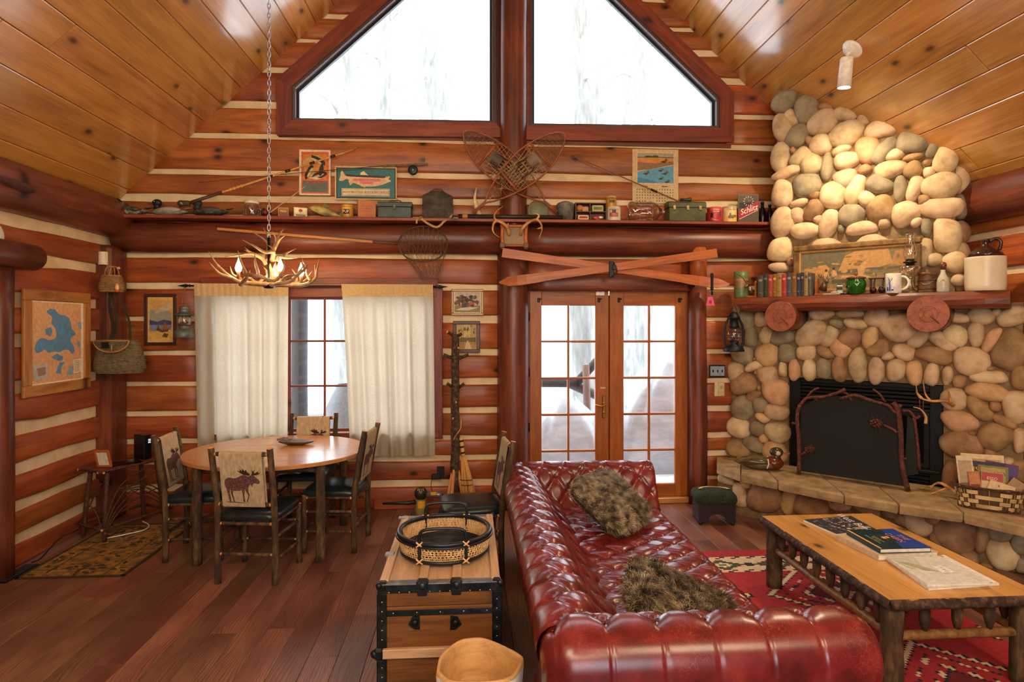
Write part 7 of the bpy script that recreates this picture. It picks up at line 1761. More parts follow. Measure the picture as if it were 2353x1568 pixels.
# long-handled landing net
nt_ = thing('landing_net', 'old long-handled fishing net hung along the log beam', 'net', Py(700, 545, -.2)); BY = -.19
a, b = Py(499, 526, BY), Py(857, 556, BY); Mb().box(((b-a).length/2, 0, 0), ((b-a).length, .02, .026), M=frame(a, b), bev=.005).build('handle', wood('net_handle', '#c98c52', '#b0743c', '#8a5528', .5, 1.5, 0, 0), nt_)
a2 = Py(916, 560, BY); Mb().tube([b-(b-a)*.02, a2], .009, 8).build('socket', C('#5a4632', .5), nt_)
hc = Py(978, 562, BY); hr = [Py(972+58*math.cos(2*PI*k/28)*(.98), 561+41*math.sin(2*PI*k/28), BY-.02*math.sin(2*PI*k/28)-.015) for k in range(28)]
Mb().tube(hr, .006, 7, closed=True).build('hoop', C('#4a3a2c', .5, .3), nt_)
m = Mb(); bot = Py(992, 640, BY+.03); rows = []
for j in range(7):
    f = j/6; rows.append([hr[k].lerp(bot+(hr[k]-hc)*.28*(1+.4*math.sin(k*2.1)), f**.9)+Vector((0, .02*math.sin(f*PI), 0)) for k in range(28)])
for j in range(7):
    for k in range(28):
        if j < 6: m.tube([rows[j][k], rows[j+1][(k+(1 if j % 2 else 0)) % 28]], .0016, 3); m.tube([rows[j][k], rows[j+1][(k+(0 if j % 2 else -1)) % 28]], .0016, 3)
for k in range(9):
    a_ = Py(930+k*11, 561-41*math.sqrt(max(0, 1-((930+k*11-972)/58)**2)), BY-.02); b_ = Py(930+k*9, 561+38*math.sqrt(max(0, 1-((930+k*9-972)/60)**2)), BY+.0); m.tube([a_, a_.lerp(b_, .5)+Vector((0, .03, 0)), b_], .0016, 3)
tag(m.build('netting', C('#7a6244', .9), nt_), kind='stuff')
# crossed wooden skis above the doors
def ski(lab, p0, p1, y, tipend):
    a, b = Py(*p0, y), Py(*p1, y); M = frame(a, b, (0, -1, 0)); L = (b-a).length; n = 24; vs = []; fs = []
    t = thing('wooden_ski', lab, 'ski', a, 0, 'crossed wooden skis above the doors')
    for i in range(n+1):
        f = i/n; g = f if tipend else 1-f                      # g = 1 at the tip
        w = .046-.008*math.sin(PI*g)+(.006 if g > .8 else 0); w *= 1 if g < .93 else math.sqrt(max(.02, 1-((g-.93)/.07)**2))
        lift = .07*max(0, (g-.86)/.14)**2
        for yy, zz in ((-w, 0), (w, 0), (w*.96, .012), (-w*.96, .012)): vs.append((L*f, yy, zz+lift+.004*math.sin(PI*f)*3))
    for i in range(n):
        for k in range(4): fs.append((4*i+k, 4*i+(k+1) % 4, 4*i+4+(k+1) % 4, 4*i+4+k)[::-1])
    fs += [(0, 1, 2, 3), (4*n+3, 4*n+2, 4*n+1, 4*n)]
    Mb().add(vs, fs).build('ski_board', PADDLEW, t, M); return t, a, b
t1_, a, b = ski('wooden ski whose tip points down left, on top of the crossed pair', (1146, 651), (1647, 582), -.262, False)
c = Py(1405, 620, -.285); Mb().box(c, (.05, .02, .16), bev=.006).box(c+Vector((.025, -.008, .02)), (.045, .02, .05), bev=.006).tube(spline([c+Vector((.0, -.01, -.07)), c+Vector((.05, -.015, -.02)), c+Vector((.02, -.012, .07))], 4), .007, 6).build('binding', C('#16140f', .5), t1_)
t2_, a, b = ski('wooden ski whose tip points down right, under the other ski', (1154, 581), (1668, 655), -.232, True)
c = Py(1636, 655, -.262); Mb().box(c+UP*.03, (.028, .02, .17), bev=.005).tube([c-UP*.02, c-UP*.10], .010, 8).build('binding', C('#121214', .4), t2_)
pk = thing('pink_tag', 'small pink paper tag dangling from the right ski binding', 'tag', Py(1632, 692, -.26)); q_ = Py(1632, 692, -.262)
Mb().prism([(-.024, .04), (.024, .04), (.044, -.045), (-.044, -.045)], 0, .004, Matrix.Translation(q_) @ Matrix.Rotation(PI/2, 4, 'X')).build('paper_tag', C('#d8527e', .6), pk); Mb().tube([q_+UP*.035, q_+UP*.062], .002, 5).build('tag_string', C('#d8527e'), pk); Mb().lathe([(.012, 0), (.016, .0), (.016, .001), (.012, .001)], 16, Matrix.Translation(q_+Vector((0, -.005, -.008))) @ Matrix.Rotation(PI/2, 4, 'X')).build('ring_print', C('#8a2c50'), pk)
# framed pictures
FRD = wood('dark_frame', '#5a3426', '#43241b', '#2a1612', .4, 2, 0, 0)
t, fn, nn = panel('canoe_picture', 'framed print of a canoe on a golden lake, right of the corner post', 'picture', 332, 676, 406, 794, -.014, .010, C('#d8b478'), ew=.030, em=FRD)
flatart('picture_print', t, fn, nn, [(C('#d8a85c'), rect(.10, .08, .90, .93)), (C('#c89a58'), rect(.16, .13, .84, .88)), (C('#9a9282'), [(.16, .45), (.84, .45), (.84, .62), (.6, .72), (.4, .66), (.16, .72)]), (C('#b8a888'), [(.3, .62), (.84, .70), (.84, .82), (.5, .74)]), (C('#3c4668'), [(.16, .40), (.84, .40), (.84, .47), (.6, .50), (.4, .46), (.16, .50)]), (C('#7a8290'), rect(.16, .28, .84, .40)), (C('#d0a050'), [(.16, .13), (.84, .13), (.84, .30), (.5, .28), (.16, .22)]), (C('#5a3c26'), [(.36, .30), (.55, .25), (.74, .27), (.78, .36), (.70, .31), (.55, .30), (.42, .36)]), (C('#8a5428'), [(.56, .30), (.60, .44), (.66, .46), (.72, .38), (.70, .30)]), (C('#6a4420'), [(.40, .33), (.42, .42), (.46, .36)]), (C('#5a4026'), [(.55, .17), (.70, .15), (.76, .22), (.62, .24)])])
t, fn, nn = panel('cabin_picture', 'gilt-framed autumn landscape, upper of the two pictures beside the coat tree', 'picture', 1037, 665, 1111, 725, -.014, .010, C('#cfc0a4'), ew=.022, em=C('#7a5a34', .3, .3))
rs = random.Random(6); L = [(C('#d8c8a8'), rect(.06, .07, .94, .93)), (C('#b8a894'), rect(.10, .12, .90, .90)), (C('#8a7a52'), rect(.10, .12, .90, .38))]
for k in range(46): L.append((C(rs.choice(['#4a3a2a', '#5e4a34', '#3a3024', '#7a5a38', '#6a4030'])), blob(rs.uniform(.14, .86), rs.uniform(.34, .72), rs.uniform(.03, .08), rs.uniform(.04, .10), 8, .2, k)))
L += [(C('#a85838'), [(.52, .40), (.62, .54), (.74, .42)]), (C('#c8c0a8'), [(.12, .2), (.5, .18), (.86, .3), (.6, .32), (.3, .28)])]
flatart('picture_print', t, fn, nn, L, de=.00008)
t, fn, nn = panel('woods_picture', 'brown-framed woodland path print, lower of the two pictures behind the coat tree', 'picture', 1041, 738, 1103, 811, -.014, .010, C('#b89a64'), ew=.034, em=FRD)
L = [(C('#c0a068'), rect(.15, .12, .85, .88)), (C('#a88450'), rect(.15, .12, .85, .36)), (C('#6a5a34'), rect(.15, .34, .85, .48)), (C('#c8b080'), [(.42, .12), (.70, .12), (.56, .38), (.52, .38)])]
for k, x in enumerate((.2, .25, .31, .37, .66, .73, .79, .83)): L.append((C(['#4a4028', '#5e5236'][k % 2]), [(x, .25+.02*(k % 3)), (x+.016, .25), (x+.014, .88), (x+.004, .88)]))
for k in range(16): L.append((C(rs.choice(['#8a7040', '#a08448', '#5e5630'])), blob(rs.uniform(.2, .82), rs.uniform(.5, .84), .04, .05, 8, .2, k)))
flatart('picture_print', t, fn, nn, L, de=.00008)
# hanging lanterns
def lantern(lab, name, p, h, mat, gl, style, hookz):
    t = thing(name, lab, 'lantern', p); M = Matrix.Translation(p); s_ = h
    if style:      # pump lantern with wide hood
        Mb().lathe([(.0, 0), (.27*s_, .0), (.28*s_, .02*s_), (.27*s_, .20*s_), (.18*s_, .26*s_), (.12*s_, .28*s_), (.15*s_, .30*s_), (.15*s_, .36*s_)], 24, M).build('fount', mat, t)
        Mb().lathe([(.16*s_, .36*s_), (.20*s_, .46*s_), (.20*s_, .56*s_), (.16*s_, .68*s_)], 24, M).build('globe', gl, t)
        Mb().lathe([(.29*s_, .67*s_), (.26*s_, .72*s_), (.15*s_, .76*s_), (.14*s_, .86*s_), (.16*s_, .88*s_), (.13*s_, .95*s_), (0, .97*s_)], 24, M).build('hood', mat, t)
        for k in range(4): Mb().tube([p+Vector((.165*s_*math.cos(k*PI/2+.7), .165*s_*math.sin(k*PI/2+.7), .36*s_)), p+Vector((.165*s_*math.cos(k*PI/2+.7), .165*s_*math.sin(k*PI/2+.7), .68*s_))], .004, 5).build('stay', mat, t)
    else:
        Mb().lathe([(0, 0), (.24*s_, 0), (.25*s_, .02*s_), (.22*s_, .10*s_), (.14*s_, .14*s_), (.10*s_, .20*s_), (.13*s_, .24*s_)], 24, M).build('fount', mat, t)
        Mb().lathe([(.10*s_, .24*s_), (.165*s_, .36*s_), (.15*s_, .48*s_), (.09*s_, .58*s_)], 24, M).build('globe', gl, t)
        Mb().lathe([(.11*s_, .57*s_), (.13*s_, .60*s_), (.11*s_, .64*s_), (.10*s_, .78*s_), (.15*s_, .80*s_), (.14*s_, .84*s_), (.06*s_, .96*s_), (0, .97*s_)], 20, M).build('hood', mat, t)
        for k in (-1, 1): Mb().tube(spline([p+Vector((k*.20*s_, 0, .08*s_)), p+Vector((k*.235*s_, 0, .3*s_)), p+Vector((k*.22*s_, 0, .6*s_)), p+Vector((k*.12*s_, 0, .82*s_))], 5), .011, 8).build('side_tube', mat, t)
        for k in range(3): Mb().tube([p+Vector((.185*s_*math.cos(a), .185*s_*math.sin(a), (.33+.07*k)*s_)) for a in [2*PI*i/20 for i in range(20)]], .002, 4, closed=True).build('globe_guard', mat, t)
    Mb().tube(spline([p+Vector((-.10*s_, 0, .9*s_)), p+Vector((-.06*s_, 0, (1.02)*s_)), Vector((p.x, p.y, hookz)), p+Vector((.06*s_, 0, 1.02*s_)), p+Vector((.10*s_, 0, .9*s_))], 6), .0028, 6).build('bail_wire', mat, t)
    return t
GAL2 = mottled('grey_enamel', ['#3f4641', '#5a625c', '#767e76'], 14, .4, .05, metal=.3)
pb = Py(436, 776, -.115); lantern('grey metal camp lantern hanging at the left end of the curtain rod', 'camp_lantern', Vector((pb.x-.01, -.205, pb.z)), .31, GAL2, JAR, True, Py(436, 657, RODY).z-.012)
pb = Pc(1688, 808, 2.24); lantern('black barn lantern hanging from the left end of the mantel', 'barn_lantern', pb+ND*.02, .40, C('#17191c', .5, .3), JAR, False, 2.02)
# switches
def plate(name, lab, cat, px0, py0, px1, py1, y, mat):
    a, b = Py(px0, py1, y), Py(px1, py0, y); c = (a+b)/2; t = thing(name, lab, cat, (c.x, y, a.z)); Mb().box((c.x, y+.004, c.z), (b.x-a.x, .008, b.z-a.z), bev=.003).build('plate_body', mat, t); return t, c, b.x-a.x, b.z-a.z
t, c, w, h = plate('switch_plate', 'blue-grey metal plate of three light switches beside the door', 'light switch', 1630, 839, 1667, 867, -.012, C('#15181c', .4))
Mb().box((c.x, -.0135, c.z), (w*.88, .003, h*.80), bev=.001).build('inner_plate', C('#9db4c4', .3, .3), t)
for k in (-1, 0, 1): Mb().box((c.x+k*w*.28, -.018, c.z), (.012, .012, .026), bev=.002).build('toggle', C('#15171c', .4), t)
t, c, w, h = plate('thermostat', 'cream wall thermostat below the triple light switch', 'thermostat', 1642, 878, 1665, 911, -.012, C('#d8c49a', .5))
Mb().box((c.x+.012, -.018, c.z+.002), (w*.52, .012, h*.92), bev=.004).build('cover', C('#d2bc8c', .5), t)
for k in range(3): Mb().box((c.x+.012, -.0245, c.z+.03-k*.012), (.026, .001, .004)).build('display_line', C('#4a4438'), t)
t, c, w, h = plate('wall_outlet', 'black wall outlet with a plugged adapter near the broom', 'outlet', 1004, 1072, 1021, 1100, -.012, C('#17191b', .5))
Mb().box((c.x-.045, -.035, c.z-.035), (.085, .05, .05), bev=.006).build('adapter', C('#1c1e20', .5), t); Mb().tube(spline([(c.x-.08, -.03, c.z-.05), (c.x-.095, -.03, c.z-.13), (c.x-.07, -.04, c.z-.24), (c.x-.12, -.06, .04)], 5), .003, 5).build('cable', C('#1c1e20'), t)
# ================================================================== COAT TREE, BROOM, VACUUM
cx_ = Py(1046, 1050, -.36).x; top = Py(1046, 768, -.36).z
ct_ = thing('coat_tree', 'bark-covered log coat tree with peg branches and splayed peeled feet', 'coat rack', (cx_, -.36, 0)); m = Mb()
P = [Vector((cx_+.012*noise.noise((k*.5, 1, 1)), -.36, .02+(top-.02)*k/18)) for k in range(19)]
m.tube(P, [.040*(1+.13*noise.noise((k*.7, 3, 1)))*(1.15-.25*k/18) for k in range(19)], 14, 0, 1).build('trunk_log', [BARKD, CUT], ct_)
for px, py, ex_, ez, dy in ((1043, 770, -.06, .03, -.05), (1052, 770, .035, .01, .02), (1040, 822, -.085, .03, -.02), (1055, 822, .09, .03, -.02), (1040, 888, -.055, .035, -.03), (1055, 888, .055, .035, -.05)):
    b = Py(px, py, -.36); stick(Mb(), b+Vector((0, 0, -.01)), b+Vector((ex_, dy, ez)), .0145, 0, 1, seed=px, n=9, wob=.1).build('peg', [BARKD, CUT], ct_)
for px, py in ((1048, 925), (1041, 962), (1053, 800)): b = Py(px, py, -.397); Mb().ell(b, (.008, .005, .010), 10, 6).build('cut_knot', CUT, ct_)
Mb().tube(spline([Py(1060, 965, -.40), Py(1058, 985, -.41), Py(1048, 1000, -.41), Py(1042, 1012, -.40)], 4), .004, 6).build('vine', CUT, ct_)
PEEL = wood('peeled_pole', '#d89a5e', '#bf7e44', '#96592c', .5, 1.5, 0, 0)
for k, (dx, dy) in enumerate(((-.10, -.06), (-.05, -.14), (.11, -.05), (.04, .13), (-.09, .10))): rlog('foot_brace', (cx_+dx, -.36+dy, .004), (cx_+dx*.12, -.36+dy*.12, .52), .022, PEEL, ct_, n=10, r1=.014)
STRAW = mottled('broom_straw', ['#a8743a', '#cf9a58', '#e0b274'], 60, .8, .4, stretch=(6, 6, .4))
bt_, bb_ = Py(1059, 1006, -.43), Vector((Py(1085, 1140, -.5).x, -.50, .012))
br = thing('corn_broom', 'tan straw hand broom with black bands leaning on the coat tree', 'broom', bb_); d = (bb_-bt_); 
m = Mb().tube([bt_+d*f for f in (0, .10, .18, .22)], [.016, .018, .017, .022], 10, 0); m.build('wrapped_handle', STRAW, br)
for f in (.03, .10, .17): Mb().tube([bt_+d*f, bt_+d*(f+.022)], .0195, 10).build('black_band', C('#171512'), br)
m = Mb(); rs = random.Random(9)
for k in range(150):
    a = rs.uniform(0, 6.28); q_ = math.sqrt(rs.random()); o0 = Vector((math.cos(a)*.016, math.sin(a)*.012, 0))*q_; o1 = Vector((math.cos(a)*.085, math.sin(a)*.025, rs.uniform(0, .03)))*q_
    m.tube([bt_+d*.20+o0, bt_+d*.55+o0.lerp(o1, .55), bb_+o1+UP*.004], [.003, .0035, .002], 4)
tag(m.build('straw', STRAW, br), kind='stuff')
for f in (.50, .56): Mb().tube([bt_+d*f+Vector((.056*math.cos(a), .026*math.sin(a), 0)) for a in [2*PI*i/16 for i in range(16)]], .003, 5, closed=True).build('stitching', C('#2a211a'), br)
vp = Pz(965, 1168, 0); vp.y = -.30; vp.x = Py(967, 1150, -.3).x
vc = thing('hand_vacuum', 'cordless hand vacuum with a yellow label on the floor by the coat tree', 'vacuum', vp)
Mb().lathe([(.055, .01), (.058, .03), (.058, .17), (.05, .18)], 20, Matrix.Translation(vp)).build('dust_bin', mottled('bin_plastic', ['#4a4430', '#6a6040', '#8a7c50'], 5, .2, 0), vc)
Mb().ell(vp+UP*.23, (.062, .055, .062), 18, 12).build('cyclone', C('#2c2a28', .3), vc)
for k in range(10): a = 2*PI*k/10; Mb().tube([vp+Vector((.02*math.cos(a), -.02+.0*math.sin(a), .285))+Vector((0, .02*math.sin(a), 0)), vp+Vector((.056*math.cos(a), .05*math.sin(a), .235))], .007, 6).build('cyclone_fin', C('#8a7a5a', .3, .5), vc)
Mb().tube([vp+Vector((.05, 0, .22)), vp+Vector((.16, 0, .215)), vp+Vector((.20, 0, .21))], [.026, .03, .036], 14).build('motor', C('#8a8c90', .3, .6), vc)
Mb().tube(spline([vp+Vector((.19, 0, .22)), vp+Vector((.21, 0, .12)), vp+Vector((.17, 0, .02))], 4), .017, 8).build('grip', C('#2a2a60', .4), vc)
Mb().tube([vp+Vector((-.04, -.02, .155)), vp+Vector((-.13, -.03, .15)), vp+Vector((-.35, -.05, .155))], [.024, .018, .010], 10).build('nozzle', C('#1e1e20', .4), vc)
f_ = cyl(vp, .0585, 0, .17); cylart(vc, vp, .058, .17, [(C('#e0a020', .5), (.3, .62, .85, .98))]); Mb().box(vp+Vector((.12, -.033, .235)), (.05, .004, .03)).build('warning_label', C('#e0a020'), vc)
# ================================================================== LEFT WALL
def Lw(px, py, off=0.0): return Px(px, py, XL+off)
fr_c = [Lw(53, 660, .02), Lw(207, 677, .02), Lw(209, 893, .02), Lw(56, 914, .02)]; y0, y1 = fr_c[0].y, fr_c[1].y
zt_, zb_ = (fr_c[0].z+fr_c[1].z)/2, (fr_c[2].z+fr_c[3].z)/2
mp = thing('lake_map', 'pine-framed lake map with a big blue lake on the left log wall', 'map', (XL, (y0+y1)/2, zb_)); fw = .088; xf = XL+.016
Mb().box((XL+.008, (y0+y1)/2, (zt_+zb_)/2), (.012, y1-y0-.02, zt_-zb_-.02)).build('backing', C('#d8ab78', .7), mp)
beam('frame_bar', (xf, y0, zt_-fw/2), (xf, y1, zt_-fw/2), .026, fw, PINE2, mp, bev=.006); beam('frame_bar', (xf, y0, zb_+fw/2), (xf, y1, zb_+fw/2), .026, fw, PINE2, mp, bev=.006)
for yy in (y0+fw/2, y1-fw/2): beam('frame_bar', (xf+.0006, yy, zb_+fw), (xf+.0006, yy, zt_-fw), .026, fw, PINE2, mp, up=(0, 1, 0), bev=.006)
iy0, iy1, iz0, iz1 = y0+fw, y1-fw, zb_+fw, zt_-fw
fn = lambda u, v: Vector((XL+.0142, iy0+(iy1-iy0)*u, iz0+(iz1-iz0)*v))
mz = lambda L: [((x-260)/325, 1-(y-855)/605) for x, y in L]; BL = C('#5f8fb4', .6); BL2 = C('#86acc4', .6)
flatart('map_print', mp, fn, (1, 0, 0), [(C('#efe4d2', .7), rect(.0, .0, 1, 1)), (C('#dca878', .7), rect(.02, .015, .95, .985)),
    (BL, mz([(345, 935), (365, 910), (395, 908), (415, 935), (430, 955), (465, 955), (490, 975), (500, 1010), (505, 1060), (530, 1090), (535, 1110), (505, 1120), (495, 1160), (520, 1185), (525, 1250), (505, 1255), (490, 1225), (460, 1215), (430, 1240), (395, 1225), (355, 1240), (345, 1200), (305, 1235), (280, 1225), (285, 1160), (315, 1120), (345, 1130), (360, 1145), (405, 1130), (410, 1090), (400, 1050), (375, 1020), (385, 975), (365, 950)])), (C('#dca878', .7), mz([(383, 1060), (400, 1058), (405, 1100), (395, 1125), (378, 1118)])),
    (BL, mz([(340, 1060), (375, 1045), (385, 1080), (370, 1115), (345, 1100)])), (BL, mz([(375, 1270), (410, 1245), (450, 1270), (445, 1300), (420, 1300), (395, 1285)])), (BL, mz([(415, 1340), (430, 1315), (465, 1312), (440, 1345), (435, 1400), (400, 1390), (415, 1360)])), (BL2, mz([(545, 1010), (570, 1010), (572, 1060), (550, 1055)])), (BL2, mz([(540, 1150), (560, 1160), (562, 1200), (545, 1205)])), (BL2, mz([(470, 1410), (490, 1355), (515, 1350), (510, 1420)])), (C('#b8b4b0', .7), mz([(272, 1318), (355, 1312), (357, 1420), (275, 1427)])), (C('#a07a68', .7), mz([(290, 1340), (340, 1335), (345, 1390), (300, 1400)])), (C('#efe0c8', .7), mz([(515, 1300), (568, 1296), (568, 1400), (517, 1408)]))] +
    [(C('#9a7a60', .7), mz([(522, 1312+k*13), (560, 1310+k*13), (560, 1314+k*13), (522, 1316+k*13)])) for k in range(7)], de=.0002)
sn = thing('motion_sensor', 'small white motion sensor at the top of the corner post', 'sensor', Py(234, 608, -.31)); a, b = Py(223, 608, -.30), Py(245, 579, -.30)
Mb().grid(14, 2, lambda u, v: (a.x+(b.x-a.x)*u, -.284-.035*abs(math.sin(PI*u))**.6, a.z+(b.z-a.z)*v)).box(((a.x+b.x)/2, -.283, (a.z+b.z)/2), (b.x-a.x, .008, b.z-a.z)).build('sensor_case', C('#d8cbb0', .4), sn)
for z in (a.z, b.z): Mb().prism([(a.x+(b.x-a.x)*k/13-(a.x+b.x)/2, -.035*abs(math.sin(PI*k/13))**.6) for k in range(14)], -.001, .001, Matrix.Translation(((a.x+b.x)/2, -.284, z))).build('end_cap', C('#d8cbb0', .4), sn)
Mb().ell(((a.x+b.x)/2+.01, -.32, b.z-.045), (.003, .002, .003), 8, 5).build('indicator', C('#4a4038'), sn)
# pegs and creels on the corner post
pg = thing('antler_peg', 'short dark branch peg fixed to the corner post', 'peg', Py(266, 640, -.30)); stick(Mb(), Py(256, 640, -.285), Py(273, 616, -.40), .014, 0, 1, seed=3).build('peg_branch', [BARKD, CUT], pg)
WICK = mottled('wicker', ['#6e4e2a', '#9a7444', '#bb9258'], 40, .75, .3); WICKD = mottled('old_wicker', ['#4e4230', '#76664a', '#948260'], 40, .8, .3); WTRIM = C('#a87a44', .6)
def creel(name, lab, c, w, h, dp, mat, nst, nrow, top=.62):
    t = thing(name, lab, 'creel', c)
    def sf(a, v):
        f = (.84+1.1*v if v < .15 else 1.005-(1.005-top)*((v-.15)/.85)**1.6); ca, sa = math.cos(a), math.sin(a)
        return c+Vector((w/2*f*math.copysign(abs(ca)**.75, ca), dp/2*f*math.copysign(abs(sa)**.75, sa), h*v))
    Mb().grid(40, 8, lambda u, v: sf(2*PI*u, v), wrapu=True).add([sf(2*PI*i/40, 0) for i in range(40)], [tuple(range(40))[::-1]]).build('basket_body', mat, t)
    m = Mb()
    for r_ in range(nrow):
        v = (r_+.5)/nrow
        pts = []
        for k in range(nst*2):
            a = 2*PI*k/(nst*2); p = sf(a, v); nrm = Vector((p.x-c.x, p.y-c.y, 0)).normalized(); pts.append(p+nrm*(.0035 if (k+r_) % 2 else .0005))
        m.tube(pts, h/nrow*.36, 4, closed=True)
    tag(m.build('woven_strands', mat, t), kind='stuff')
    return t, sf
bw = (Py(331, 800, -.36)-Py(219, 800, -.36)).x; pb = Py(275, 858, -.40)
cw_, sf = creel('fishing_creel', 'large wicker fishing creel with a dark square opening hung low on the corner post', Vector((pb.x, -.40, pb.z)), bw, .30, .20, WICKD, 30, 22, .72)
lw = bw*.345
def lidpt(u, v): 
    a = PI*u; return Vector((pb.x-lw*math.cos(a), -.40-.098+.035*(1-v)-.012*math.sin(a), pb.z+.30-.005-(.10*math.sin(a)*v if True else 0)))
lid = [lidpt(k/20, 1) for k in range(21)]
m = Mb(); base_ = [p+Vector((0, .0, 0)) for p in lid]; off_ = [Vector((p.x, p.y-.022, p.z)) for p in lid]
m.add(off_+[Vector((p.x, p.y+.03, p.z)) for p in lid], [tuple(range(21))]+[(i, i+1, 22+i, 21+i) for i in range(20)]); m.add([off_[0], off_[20], Vector((off_[20].x, -.36, off_[20].z+.012)), Vector((off_[0].x, -.36, off_[0].z+.012))], [(0, 1, 2, 3)]); m.build('lid', WICKD, cw_)
m = Mb()
for k in range(9): z = .008+.011*k; hw = lw*math.sqrt(max(0, 1-(z/.105)**2))*.97; m.tube([Vector((pb.x-hw, off_[10].y-.004, pb.z+.295-z)), Vector((pb.x+hw, off_[10].y-.004, pb.z+.295-z))], .0042, 4)
tag(m.build('lid_weave', WICKD, cw_), kind='stuff')
Mb().tube(spline([p+Vector((0, -.005, 0)) for p in off_[::2]], 3), .008, 7).tube([off_[0]+Vector((0, -.004, 0)), off_[20]+Vector((0, -.004, 0))], .007, 7).build('lid_binding', WTRIM, cw_)
Mb().box((pb.x-.045, off_[10].y-.008, pb.z+.255), (.062, .004, .05)).build('hole', C('#0c0a09', .9), cw_); Mb().tube([(pb.x+.012, off_[10].y-.014, pb.z+.26), (pb.x+.012, off_[10].y-.016, pb.z+.19)], .007, 6).build('toggle', WTRIM, cw_)
hook = Py(264, 640, -.34)
for x, dx in ((-.07, -.01), (.075, .012)): ribbon('shoulder_strap', [Vector((pb.x+x, -.37, pb.z+.30)), Vector((pb.x+x*.7, -.36, pb.z+.50)), Vector((hook.x+dx, -.37, hook.z-.10)), hook+Vector((dx*.5, -.02, .002))], .022, C('#3c3122', .9), cw_)
ribbon('shoulder_strap', [Vector((pb.x-.085, -.385, pb.z+.30)), Vector((pb.x-.06, -.39, pb.z+.42)), Vector((hook.x-.02, -.385, hook.z-.25)), hook+Vector((-.012, -.03, -.02))], .03, C('#2c2419', .9), cw_)
sb = Py(259, 672, -.40); cs2, sf2 = creel('small_creel', 'small wicker basket with a bobber hung on the peg above the large creel', Vector((sb.x, -.415, sb.z)), .20, .145, .13, WICK, 18, 9, .74)
Mb().lathe([(.0, .004), (.078, .004), (.082, .0), (.08, -.008)], 24, Matrix.Translation((sb.x, -.415, sb.z+.149)), sy=.65).build('lid', WICK, cs2)
for k in (-1, 1): Mb().tube(spline([Vector((sb.x+k*.02-.035, -.43, sb.z+.15)), Vector((sb.x+k*.02-.02, -.42, sb.z+.22)), Vector((sb.x+.025+k*.012, -.41, sb.z+.225)), Vector((sb.x+k*.02+.05, -.42, sb.z+.15))], 5), .004, 6).build('rope_handle', C('#a8804c', .8), cs2)
bo = thing('fishing_bobber', 'cream and red fishing bobber hanging on the small wicker basket', 'bobber', Py(269, 668, -.5)); c = Py(269, 664, -.492); Mb().ell(c+UP*.012, (.016, .016, .034), 14, 9).build('float_body', C('#e0b080', .4), bo); Mb().ell(c-UP*.014, (.0145, .0145, .018), 12, 7).build('red_tip', C('#d04a44', .4), bo); Mb().tube([c+UP*.045, c+UP*.10], .0018, 4).build('cord', C('#8a7a5a'), bo)
wp = thing('wall_disc', 'white round wall fitting at the far left edge of the picture', 'wall fitting', Px(-12, 542, XL)); c = Px(-14, 540, XL); Mb().lathe([(.0, .03), (.06, .026), (.085, .012), (.09, 0)], 28, Matrix.Translation(c+Vector((-.002, 0, 0))) @ Matrix.Rotation(PI/2, 4, 'Y')).build('fitting_shade', C('#e8e0cc', .4), wp)
a, b = Ps(74, 438, 4.45), Ps(-60, 388, 3.7); ob = thing('oar_handle', 'dark shaped wooden oar handle resting on the left plate log', 'oar', a); P = [a.lerp(b, k/10) for k in range(11)]; Mb().tube(P, [.020, .030, .034, .033, .028, .022, .018, .016, .016, .016, .016], 12).build('oar_shaft', mottled('dark_purple_wood', ['#2a1a20', '#432830', '#5a3a42'], 6, .35, .05, stretch=(.4, 3, 3)), ob); Mb().ell(a, (.018, .016, .018), 12, 8).build('oar_knob', C('#2e1c22', .4), ob)
# ================================================================== ON THE MANTEL
MT = MZ+.0015
def Mt(px, c=2.38): p = Pc(px, 690, c); p.z = MT; return p
def mpm(px, c=2.38): return (Pc(px+1, 690, c)-Pc(px, 690, c)).length*.985
def Mh(px, py, c=2.38): return Pc(px, py, c).z-MT
ROTF = Matrix.Rotation(-PI/4, 4, 'Z')
def MM(px, c=2.38): return Matrix.Translation(Mt(px, c)) @ ROTF            # local x along the mantel, -y to the room
p = Mt(1703, 2.44); t = thing('painted_vase', 'tall green and tan banded cylinder at the left end of the mantel', 'vase', p); h = .262
Mb().lathe([(.066, 0), (.068, .01), (.068, .05), (.068, .10), (.068, .105), (.068, .17), (.068, .19), (.069, h), (.063, h), (.062, h-.02), (0, h-.03)], 26, Matrix.Translation(p), mis=[0, 0, 0, 1, 1, 2, 0, 0, 0, 1]).build('vase_body', [C('#5e6e44', .4), C('#8a6a44', .4), C('#a9784c', .4)], t); Mb().tube(spline([p+Vector((-.06, -.035, .235)), p+Vector((-.02, -.07, .20)), p+Vector((.03, -.066, .14))], 5), .0022, 5).build('wire', C('#2c2a20'), t)
